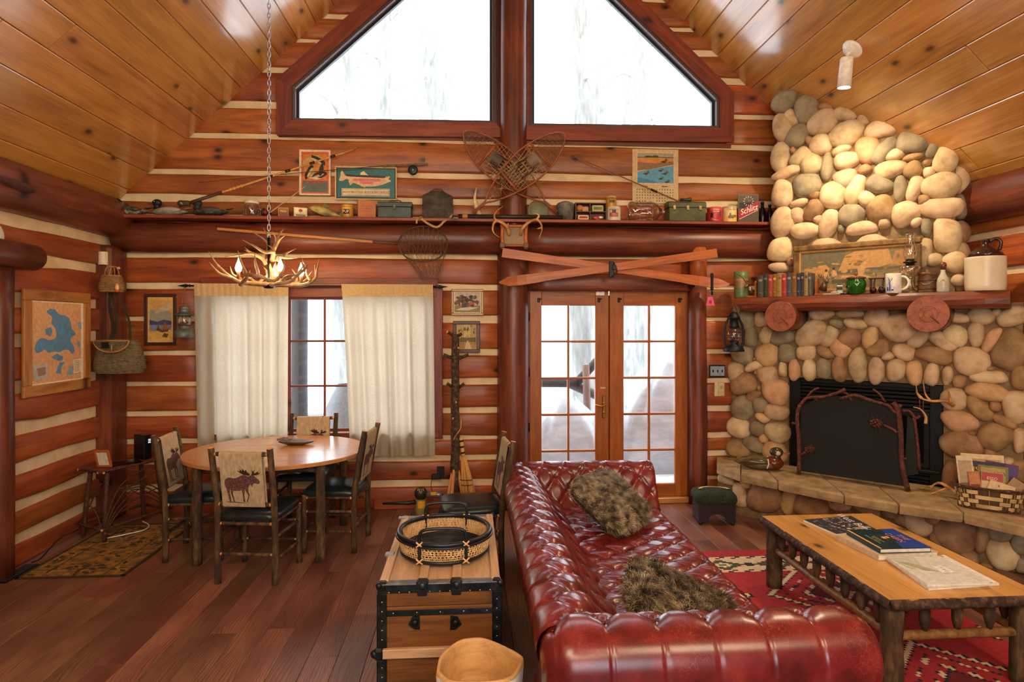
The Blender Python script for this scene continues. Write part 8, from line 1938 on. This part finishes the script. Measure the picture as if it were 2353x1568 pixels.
def deerhead(t, M, s_, mat):
    Mb().tube([M @ Vector(q_) for q_ in ((0, 0, .05*s_), (.0, -.03*s_, .10*s_), (0, -.05*s_, .15*s_))], [.05*s_, .036*s_, .024*s_], 12).ell((0, 0, 0), (.022*s_, .045*s_, .024*s_), 12, 8, M @ Matrix.Translation((0, -.075*s_, .155*s_)) @ Matrix.Rotation(.5, 4, 'X')).ell((.035*s_, -.045*s_, .175*s_), (.02*s_, .008*s_, .010*s_), 8, 5, M).ell((-.035*s_, -.045*s_, .175*s_), (.02*s_, .008*s_, .010*s_), 8, 5, M).build('deer_bust', mat, t)
    m = Mb()
    for k in (-1, 1):
        m.tube([M @ Vector(q_) for q_ in spline([(k*.014*s_, -.045*s_, .178*s_), (k*.05*s_, -.03*s_, .205*s_), (k*.085*s_, -.04*s_, .235*s_), (k*.09*s_, -.06*s_, .27*s_)], 4)], [.006*s_*(1-.06*i) for i in range(13)], 6)
        for f, q_ in ((.04, (.045, -.05, .25)), (.07, (.065, -.06, .262)), (.02, (.022, -.06, .215))): m.tube([M @ Vector((k*f*s_, -.034*s_, (.19+f*.5)*s_)), M @ Vector((k*q_[0]*s_, q_[1]*s_, q_[2]*s_))], [.0045*s_, .0015*s_], 5)
    m.build('antlers', mat, t)
BRZ = mottled('bronze', ['#3a2c22', '#6a5442', '#9a8468'], 20, .35, .1, metal=.5)
bx = [1746, 1759, 1770, 1780, 1790, 1801, 1812, 1824, 1835, 1844, 1852, 1861, 1869]
for lab, px, sgn in (('wooden bookend with a small bronze deer bust, left of the old books', 1731, -1), ('wooden bookend with a bronze deer head, right of the old books', 1888, 1)):
    M = MM(px, 2.36); t = thing('deer_bookend', lab, 'bookend', Mt(px, 2.36)); Mb().box((0, 0, .008), (.10, .10, .016), M=M, bev=.003).build('base', DOORW, t)
    Mb().prism([(-.045, .016), (.045, .016), (.045, .13), (.028, .158), (-.028, .158), (-.045, .13)], -.009, .009, M @ Matrix.Translation((-sgn*.036, 0, 0)) @ Matrix.Rotation(PI/2, 4, 'Z') @ Matrix.Rotation(PI/2, 4, 'X')).build('upright', DOORW, t)
    deerhead(t, M @ Matrix.Translation((sgn*.012, -.012, .0165)) @ Matrix.Rotation(sgn*.8, 4, 'Z'), .62 if sgn < 0 else .72, BRZ)
cols = ['#4c4a40', '#33322c', '#a04438', '#8f5a26', '#a07c48', '#a83434', '#4a4c50', '#7c5028', '#34384a', '#3a3230', '#9a8258', '#5a5650']
names = ['worn grey', 'dark green-black', 'brick red', 'orange-brown with gilt bands', 'tan with faint print', 'bright red', 'slate grey', 'brown', 'navy', 'black-brown', 'beige with a darker label', 'stone grey']
for k in range(12):
    M = MM((bx[k]+bx[k+1])/2, 2.33); w = mpm(bx[k], 2.37)*(bx[k+1]-bx[k])*1.0-.0015; h = .212+.008*math.sin(k*2.1)-(.01 if k in (0,) else 0); d = .115
    t = link('old_book', None, None, M); t.empty_display_size = .1; tag(t, 'old %s cloth book in the row on the mantel' % names[k] if k else 'old worn grey cloth book at the left end of the mantel row', 'book', 'old books on the mantel')
    cm = C(cols[k], .75); Mb().box((-w/2+.0013, 0, h/2), (.0025, d, h), M=M).box((w/2-.0013, 0, h/2), (.0025, d, h), M=M).build('cover_board', cm, t); Mb().box((0, .003, h/2), (w-.005, d-.012, h-.008), M=M).build('pages', PAGE, t)
    Mb().grid(8, 2, lambda u, v: M @ Vector((-w/2+w*u, -d/2+.004-.006*math.sin(PI*u), h*v))).build('spine', cm, t); Mb().box((0, -d/2-.0026, h*.78), (w*.6, .001, h*.10), M=M).box((0, -d/2-.0026, h*.2), (w*.5, .001, h*.02), M=M).build('spine_print', C(['#8a8270', '#6a6450', '#c87a60', '#d8a850', '#7a5c30', '#d8806a', '#8a8a84', '#a87a48', '#8a8a9a', '#8a7460', '#5a3c2c', '#8a8478'][k], .6), t)
# painting leaning on the stones
cpl = 2.49; pl_, pr_ = Pc(1822, 600, cpl), Pc(2117, 600, cpl); Lp = (pr_-pl_).length; ht = Pc(1970, 545, cpl).z-MT
lean = .055; M = Matrix.Translation(Vector((pl_.x, pl_.y, MT))) @ ROTF @ Matrix.Rotation(-.05, 4, 'X')
pt = link('framed_painting', None, None, M); pt.empty_display_size = .1; tag(pt, 'wide gilt-framed painting of bathers by a lake leaning on the chimney stones', 'painting'); ht = .475
GILT = mottled('old_gilt', ['#4a3620', '#7a5c34', '#a07c48'], 12, .45, .2, metal=.2); fw2 = .055
Mb().box((Lp/2, .004, ht/2), (Lp-.02, .01, ht-.02), M=M).build('canvas', C('#a98452', .7), pt)
for nm, c, sz in (('frame_bar', (Lp/2, -.006, ht-fw2/2), (Lp, .035, fw2)), ('frame_bar', (Lp/2, -.006, fw2/2), (Lp, .035, fw2)), ('frame_bar', (fw2/2, -.006, ht/2), (fw2, .035, ht-2*fw2)), ('frame_bar', (Lp-fw2/2, -.006, ht/2), (fw2, .035, ht-2*fw2))): Mb().box(c, sz, M=M, bev=.012).build(nm, GILT, pt)
for c, sz in (((Lp/2, -.004, ht-fw2-.006), (Lp-2*fw2, .012, .012)), ((Lp/2, -.004, fw2+.006), (Lp-2*fw2, .012, .012)), ((fw2+.006, -.004, ht/2), (.012, .012, ht-2*fw2-.024)), ((Lp-fw2-.006, -.004, ht/2), (.012, .012, ht-2*fw2-.024))): Mb().box(c, sz, M=M).build('inner_slip', C('#c08a4a', .4), pt)
fn = lambda u, v: M @ Vector((fw2+.012+(Lp-2*fw2-.024)*u, -.0012, fw2+.012+(ht-2*fw2-.024)*v)); nn = M.to_3x3() @ Vector((0, -1, 0))
rs = random.Random(12); L = [(C('#7d6a45'), rect(0, 0, 1, 1)), (C('#6a6248'), rect(0, .55, .42, 1)), (C('#b88a54'), [(.36, .45), (.42, .85), (.52, .96), (.8, .97), (.84, .6), (.7, .48), (.5, .5)]), (C('#a97c4c'), [(.82, .5), (.86, .9), (1, .95), (1, .5)]), (C('#5e5a4a'), [(.34, .36), (.7, .44), (1, .46), (1, .52), (.6, .50), (.34, .44)]), (C('#8a744c'), rect(0, 0, 1, .36)), (C('#b08248'), [(.0, .36), (.04, .56), (.14, .60), (.2, .5), (.22, .36)]), (C('#b88a50'), [(.15, .4), (.17, .62), (.24, .64), (.28, .54), (.26, .4)]), (C('#c09660'), [(.55, .28), (.53, .52), (.56, .68), (.61, .66), (.60, .42), (.58, .28)]), (C('#a87c44'), [(.66, .26), (.8, .34), (1, .46), (1, .22)]), (C('#c8a068'), [(.30, .26), (.4, .33), (.6, .32), (.66, .25), (.45, .24)]), (C('#5a5038'), [(.3, .22), (.6, .24), (.5, .14), (.3, .12)])]
for k in range(40): x = rs.uniform(.02, .96); y_ = rs.uniform(.05, .92); L.append((C(rs.choice(['#8a6a3c', '#a07a48', '#6e6144', '#b88e58', '#77694a'])), blob(x, y_, rs.uniform(.01, .035), rs.uniform(.02, .05), 8, .3, k)))
for x, y_ in ((.24, .36), (.31, .40)): L += [(C('#c99a68'), [(x, y_-.1), (x-.02, y_+.02), (x+.005, y_+.10), (x+.03, y_+.06), (x+.045, y_-.06)]), (C('#3a2c1e'), blob(x+.008, y_+.125, .013, .035, 8))]
flatart('painting_print', pt, fn, nn, L, de=.00003, e0=.0006)
# small things along the mantel
p = Mt(1930, 2.36); t = thing('small_can', 'little teal and white can on the mantel left of the green jar', 'can', p); M = MM(1930, 2.36)
Mb().box((0, 0, .045), (.05, .028, .09), M=M, bev=.008).build('can_body', C('#b8c4bc', .35), t); Mb().box((0, -.0145, .06), (.048, .002, .03), M=M).box((0, 0, .095), (.03, .018, .012), M=M, bev=.003).build('can_top', C('#2a4a44', .35), t); Mb().box((0, -.016, .07), (.036, .001, .010), M=M).build('red_label', C('#a8342c', .4), t)
p = Mt(1912, 2.30); t = thing('whittled_pieces', 'low pale whittled piece lying at the front of the mantel by the little can', 'carving', p); M = MM(1912, 2.30); Mb().box((0, 0, .008), (.15, .04, .015), M=M, bev=.006).build('wood_piece', C('#b09068', .6), t); Mb().ell((.02, -.005, .022), (.035, .014, .012), 10, 6, M).build('stone_piece', C('#a8a294', .6), t)
p = Mt(1937, 2.28); t = thing('tobacco_pipe', 'dark tobacco pipe lying on the mantel in front of the green jar', 'pipe', p); M = MM(1937, 2.28); Mb().lathe([(.012, 0), (.016, .01), (.016, .035), (.011, .036)], 14, M @ Matrix.Translation((.055, 0, .0))).tube([M @ Vector((.05, 0, .012)), M @ Vector((0, 0, .010)), M @ Vector((-.07, 0, .006))], [.008, .006, .004], 8).build('pipe_body', C('#1c1412', .3), t)
p = Mt(1967, 2.33); t = thing('green_jar', 'green glass jar with a wooden knobbed lid on the mantel', 'jar', p); s_ = mpm(1972)*24
GG, nt, bs = newmat('green_glass'); bs.inputs['Base Color'].default_value = lin('#1f6a1c'); bs.inputs['Roughness'].default_value = .06; bs.inputs['Specular IOR Level'].default_value = .8; bs.inputs['Transmission Weight'].default_value = .25; nz = nd(nt, 'ShaderNodeTexNoise'); nz.inputs['Scale'].default_value = 18; nt.links.new(ramp(nt, nz.outputs[0], [(.3, '#1b5f18'), (.7, '#20691c')]), bs.inputs['Base Color'])
Mb().lathe([(.6*s_, 0), (.75*s_, .01), (1.0*s_, .07), (1.0*s_, .10), (.82*s_, .13), (.88*s_, .14)], 28, Matrix.Translation(p)).build('jar_body', GG, t); Mb().lathe([(.95*s_, .138), (.97*s_, .148), (.6*s_, .158), (.12*s_, .16), (.10*s_, .168), (.16*s_, .178), (.10*s_, .188), (0, .19)], 24, Matrix.Translation(p)).build('lid', C('#7a4426', .4), t)
M = MM(2014, 2.31); t = thing('pipe_rack', 'small reddish wooden pipe rack with two pipes on the mantel', 'pipe rack', Mt(2014, 2.31)); RW = C('#4a2018', .4)
Mb().box((0, .03, .006), (.22, .09, .012), M=M, bev=.003).build('base', RW, t); Mb().box((.01, .045, .135), (.15, .05, .01), M=M, bev=.003).build('top_bar', RW, t)
for x in (-.05, .07): Mb().box((x, .045, .071), (.012, .04, .118), M=M).build('side_post', RW, t)
for x in (-.022, .042): Mb().lathe([(.012, 0), (.024, .012), (.026, .035), (.018, .052), (.014, .05), (.012, .02)], 16, M @ Matrix.Translation((x, -.002, .014)) @ Matrix.Rotation(.75, 4, 'X')).build('pipe_bowl', C('#2c1410', .3), t); Mb().tube([M @ Vector((x, .005, .03)), M @ Vector((x, .03, .09)), M @ Vector((x+.012, .035, .175))], [.009, .007, .005], 8).build('pipe_stem', C('#3a3634', .3), t)
p = Mt(2053, 2.30); t = thing('windmill_mug', 'white ceramic mug with a blue windmill picture on the mantel', 'mug', p); r_ = mpm(2053)*19; h = .165
Mb().lathe([(r_*.95, 0), (r_, .006), (r_, h-.004), (r_*.97, h), (r_*.9, h-.004), (r_*.88, .012), (0, .012)], 30, Matrix.Translation(p)).build('mug_body', C('#e6e0d4', .25), t); Mb().tube([p+(TD)*(r_*.95)+Vector((0, 0, .13))]+[p+TD*(r_*1.0+.05*math.sin(a))+UP*(.085+.055*math.cos(a)) for a in [PI*k/8 for k in range(9)]]+[p+TD*(r_*.95)+UP*.03], .010, 8).build('handle', C('#e6e0d4', .25), t)
a0 = math.atan2(-1, -1.6)
def mf(u, v): a = a0+(u-.5)*1.7; return p+Vector((math.cos(a)*r_, math.sin(a)*r_, h*v))
def mart(mat, polys, k):
    m = Mb()
    for pl in polys: m.add([mf(u, v)+(mf(u, v)-Vector((p.x, p.y, mf(u, v).z))).normalized()*(.0012+.0004*k) for u, v in pl], [tuple(range(len(pl)))])
    m.build('glaze_picture', mat, t)
mart(C('#a9b6cc', .3), [[(.2, .12), (.5, .08), (.5, .4), (.2, .36)], [(.5, .08), (.8, .12), (.8, .34), (.5, .4)], [(.3, .5), (.5, .55), (.5, .75), (.32, .7)]], 0)
mart(C('#2c4a9a', .3), [[(.40, .12), (.52, .12), (.50, .52), (.43, .52)], [(.42, .52), (.51, .52), (.465, .62)], [(.46, .56), (.30, .80), (.335, .82), (.475, .575)], [(.46, .56), (.64, .76), (.66, .72), (.47, .545)], [(.46, .56), (.30, .38), (.28, .42), (.45, .57)], [(.22, .12), (.36, .12), (.36, .28), (.29, .34), (.22, .26)], [(.56, .12), (.74, .12), (.72, .2), (.58, .2)]], 1)
# glass oil lamp
p = Mt(2091, 2.39); t = thing('oil_lamp', 'clear glass oil lamp with a tall chimney in front of the painting', 'oil lamp', p); LG = glassmat('lamp_glass', (.95, .96, .95, 1), .30)
Mb().lathe([(.062, .0), (.064, .008), (.045, .022), (.022, .045), (.018, .075), (.026, .105), (.02, .125), (.03, .135)], 28, Matrix.Translation(p)).build('pedestal', LG, t); Mb().lathe([(.03, .135), (.058, .15), (.072, .185), (.075, .215), (.055, .228), (.03, .235)], 28, Matrix.Translation(p)).build('font_bowl', LG, t)
Mb().lathe([(.03, .233), (.032, .25), (.05, .255), (.05, .262), (.03, .268), (.026, .285), (0, .287)], 20, Matrix.Translation(p)).build('burner', C('#2a2420', .35, .6), t); Mb().lathe([(.032, .272), (.045, .31), (.05, .345), (.04, .39), (.028, .44), (.03, .475), (.036, .495)], 28, Matrix.Translation(p)).build('chimney_glass', LG, t)
p = Mt(2131, 2.46); t = thing('wooden_firkin', 'small carved wooden lidded bucket with a wire handle behind the bottle', 'bucket', p); r_ = mpm(2131)*24
FW_ = mottled('carved_wood', ['#4a2e1c', '#6e482c', '#8a6040'], 16, .5, .35)
Mb().lathe([(r_*.95, 0), (r_*.98, .01), (r_*.90, .145), (r_*.92, .15)], 26, Matrix.Translation(p)).build('bucket_body', FW_, t); Mb().lathe([(r_*.97, .146), (r_*.98, .168), (r_*.4, .172), (.012, .174), (.016, .19), (0, .195)], 26, Matrix.Translation(p)).build('lid', FW_, t)
for z in (.03, .10): Mb().tube([p+Vector((math.cos(a)*r_*.96, math.sin(a)*r_*.96, z)) for a in [2*PI*i/28 for i in range(28)]], .004, 5, closed=True).build('hoop', C('#3a2818', .5), t)
Mb().tube(spline([p-TD*r_*.9+UP*.13, p+ND*r_*1.05+UP*.07-TD*.02, p+ND*r_*.8+TD*r_*.6+UP*.09, p+TD*r_*.95+UP*.14], 6), .0028, 5).build('wire_handle', C('#8a8478', .4, .6), t)
p = Mt(2167, 2.34); t = thing('stoneware_bottle', 'small pale bottle with a round wooden stopper on the mantel', 'bottle', p); r_ = mpm(2167)*15.5
Mb().lathe([(r_*.95, 0), (r_, .008), (r_, .07), (r_*.85, .11), (r_*.42, .15), (r_*.36, .17), (r_*.42, .178)], 24, Matrix.Translation(p)).build('bottle_body', mottled('bottle_glaze', ['#9a9686', '#b8b4a4', '#c8c4b4'], 8, .25, .02), t); Mb().lathe([(r_*.3, .172), (r_*.3, .185), (r_*.5, .195), (r_*.58, .215), (r_*.45, .237), (0, .245)], 18, Matrix.Translation(p)).build('stopper', C('#6a3a26', .35), t)
a0 = math.atan2(-1, -.7); m = Mb(); q_ = p+Vector((math.cos(a0)*(r_+.0008), math.sin(a0)*(r_+.0008), .068)); tx = Vector((-math.sin(a0), math.cos(a0), 0)); m.add([q_+tx*.024*math.cos(a)+UP*.032*math.sin(a)-Vector((math.cos(a0), math.sin(a0), 0))*(.006*abs(math.cos(a))) for a in [2*PI*i/18 for i in range(18)]], [tuple(range(18))]); m.build('oval_label', C('#c89a70', .6), t)
p = Mt(2264, 2.40); t = thing('stoneware_jug', 'large two-tone stoneware jug with a brown shoulder at the right end of the mantel', 'jug', p); r_ = mpm(2264, 2.40)*50
Mb().lathe([(r_*.93, 0), (r_*.97, .008), (r_, .04), (r_, .245), (r_*1.01, .26), (r_*.98, .265)], 36, Matrix.Translation(p)).build('jug_body', mottled('cream_stoneware', ['#cbb896', '#dccdb0', '#e6dac2'], 3, .3, .02), t)
BRG = C('#3a2018', .12); Mb().lathe([(r_*.94, .264), (r_*.80, .30), (r_*.45, .335), (r_*.24, .35), (r_*.19, .365), (r_*.20, .39), (r_*.23, .395), (r_*.20, .405), (r_*.1, .403)], 30, Matrix.Translation(p)).build('shoulder', BRG, t)
Mb().tube(spline([p+TD*r_*.18+UP*.385, p+TD*r_*.5+UP*.405, p+TD*r_*.72+UP*.375, p+TD*r_*.66+UP*.315], 6), [.013]*19, 10).build('handle', BRG, t)
# ================================================================== ON THE HEARTH
wd_c = Pz(1745, 1088, HZT+.001); wd_c = Vector((wd_c.x, wd_c.y, HZT+.0015))
hd = decoy('glossy painted wood duck decoy with a chestnut breast on the left end of the hearth', Pz(1742, 1078, HZT+.0015), .44, math.radians(-25), mottled('duck_olive', ['#3a3020', '#5e5034', '#7a6a48'], 12, .18, .05), C('#3c3626', .2), C('#a04a2c', .3), C('#4a3c26', .2), breast=C('#5e2a18', .2))
M = Matrix.Translation(hd.matrix_basis.translation) @ Matrix.Rotation(math.radians(-25), 4, 'Z'); s_ = .44
for q_ in (-1, 1):
    Mb().tube(spline([M @ Vector((.17*s_, q_*.19*s_, .06*s_)), M @ Vector((.20*s_, q_*.19*s_, .16*s_)), M @ Vector((.19*s_, q_*.14*s_, .25*s_))], 4), .006, 6).build('white_stripe', C('#d8cdb0', .3), hd); Mb().ell((.385*s_, q_*.078*s_, .375*s_), (.055*s_, .022*s_, .05*s_), 10, 6, M).build('cheek_patch', C('#c8b890', .3), hd)
bc = Pz(2270, 1170, HZT); bc = Vector((bc.x, bc.y, HZT+.002)); bc = bc-ND*.03; M = Matrix.Translation(bc) @ ROTF @ Matrix.Rotation(.10, 4, 'Z')
bk = link('magazine_basket', None, None, M); bk.empty_display_size = .1; tag(bk, 'woven bark basket with a twig rim full of magazines on the right of the hearth', 'basket'); bw, bd, bh = .40, .22, .155
VINE = mottled('dark_vine', ['#2c1a10', '#4e3020', '#6e4a30'], 40, .8, .4); SPL = [mottled('bark_splint', ['#a08050', '#cbab78', '#e0c494'], 8, .7, .15), mottled('dark_splint', ['#6e5230', '#8f6e42', '#a88450'], 8, .7, .15)]
def bp_(a, v, o=0.0):
    ca, sa = math.cos(a), math.sin(a); f = .86+.14*v
    return M @ Vector(((bw/2*f+o)*math.copysign(abs(ca)**.5, ca), (bd/2*f+o)*math.copysign(abs(sa)**.5, sa), bh*v))
Mb().grid(32, 2, lambda u, v: bp_(2*PI*u, v*.98, -.006), wrapu=True).add([bp_(2*PI*i/32, .0, -.006) for i in range(32)], [tuple(range(32))[::-1]]).build('liner', C('#5a4228', .9), bk)
NS = 22
for r_ in range(4):
    for k in range(NS):
        if (k+r_) % 2: continue
        a0, a1 = 2*PI*(k-.12)/NS, 2*PI*(k+1.12)/NS; v0, v1 = .09+.21*r_, .09+.21*(r_+.86); m = Mb()
        m.grid(6, 2, lambda u, v: bp_(a0+(a1-a0)*u, v0+(v1-v0)*v, .001+.007*math.sin(PI*u))); m.build('splint', SPL[(k*7+r_*3) % 5 == 0], bk)
for k in range(NS):
    a = 2*PI*(k+.5)/NS; Mb().tube([bp_(a, .02, .0015), bp_(a, .5, .003), bp_(a, .98, .0015)], .005, 5, flat=.6).build('upright_splint', SPL[1], bk)
for v, n_ in ((1.0, 3), (.02, 3)):
    for q_ in range(n_): Mb().tube([bp_(2*PI*k/40, v, .004+.004*math.sin(k*1.3+q_*2.1))+UP*(.008*math.sin(k*.9+q_*2)+.003*q_) for k in range(40)], .0055, 6, closed=True).build('rim_vine', VINE, bk)
def sheet(lab, x, y, w, h, tilt, lean, th, cols_, txt=None, name='magazine', cat='magazine', z0=.03):
    Q = M @ Matrix.Translation((x, y, z0)) @ Matrix.Rotation(lean, 4, 'X') @ Matrix.Rotation(tilt, 4, 'Y'); t = link(name, None, None, Q); t.empty_display_size = .1; tag(t, lab, cat, 'papers in the hearth basket')
    Mb().box((0, 0, h/2), (w, th, h), M=Q, bev=.001).build('pages', C(cols_[0], .5), t); fn = lambda u, v: Q @ Vector(((u-.5)*w, -th/2, h*v)); nn = Q.to_3x3() @ Vector((0, -1, 0))
    flatart('cover_print', t, fn, nn, [(C(c_, .4), pl) for c_, pl in cols_[1:]])
    if txt:
        for s, u, v, hh, cc2 in txt: text(s, t, fn, nn, u, v, hh, C(cc2, .4))
sheet('cream newspaper at the very back of the hearth basket, standing tallest', -.02, .066, .26, .345, -.04, -.10, .016, ['#d8bc8c', ('#cba878', rect(.05, .1, .95, .9)), ('#b08a60', rect(.1, .78, .9, .9))])
sheet('pale folded magazine leaning along the left side of the hearth basket', -.112, .03, .10, .33, -.10, -.05, .03, ['#d8c4a0', ('#b89a78', rect(.1, .1, .9, .9)), ('#8a6a58', rect(.1, .2, .9, .4))])
sheet('purple-edged magazine at the back right of the hearth basket', .055, .050, .19, .30, .10, -.10, .008, ['#5a2c5e', ('#4a2470', rect(.5, .1, .98, .9)), ('#8a3a58', rect(.05, .6, .5, .95))])
sheet('black-covered travel magazine with yellow lettering WISC in the hearth basket', -.03, .032, .245, .295, .02, -.10, .008, ['#171310', ('#1c1612', rect(.02, .02, .98, .98)), ('#3a2c1c', rect(.05, .1, .6, .6))], [('WISC', .28, .79, .19, '#e8a850')])
sheet('olive cookery magazine titled in outlined capitals in front of the black one', .03, .018, .18, .275, .0, -.10, .006, ['#8a7a34', ('#7a6c30', rect(.02, .02, .98, .98)), ('#a89448', rect(.1, .5, .9, .95))], [('CAMBRIA', .5, .80, .13, '#2c2818')])
sheet('red and cream digest tilted in the front of the hearth basket', .02, -.012, .13, .235, .02, -.12, .012, ['#c8a070', ('#a83428', rect(.02, .72, .98, .98)), ('#d8b888', rect(.05, .1, .95, .7))], [('ESSO', .5, .80, .12, '#f0dcb8')])
sheet('orange booklet leaning in the hearth basket left of the red digest', -.06, -.008, .07, .225, -.12, -.10, .012, ['#b8662c', ('#c87838', rect(.05, .05, .95, .95)), ('#8a3a20', rect(.1, .3, .9, .6))])
sheet('plain brown envelope slanting out of the hearth basket', .075, -.026, .10, .20, .60, -.15, .006, ['#a87c44', ('#9a7040', rect(.05, .05, .95, .95))], None, 'envelope', 'envelope', .055)
sheet('pale tan envelope with small print at the front of the hearth basket', .045, -.050, .15, .145, .28, -.25, .006, ['#d8b47c', ('#d0aa70', rect(.03, .05, .97, .95)), ('#8a4a34', rect(.35, .75, .42, .85))], None, 'envelope', 'envelope', .06)
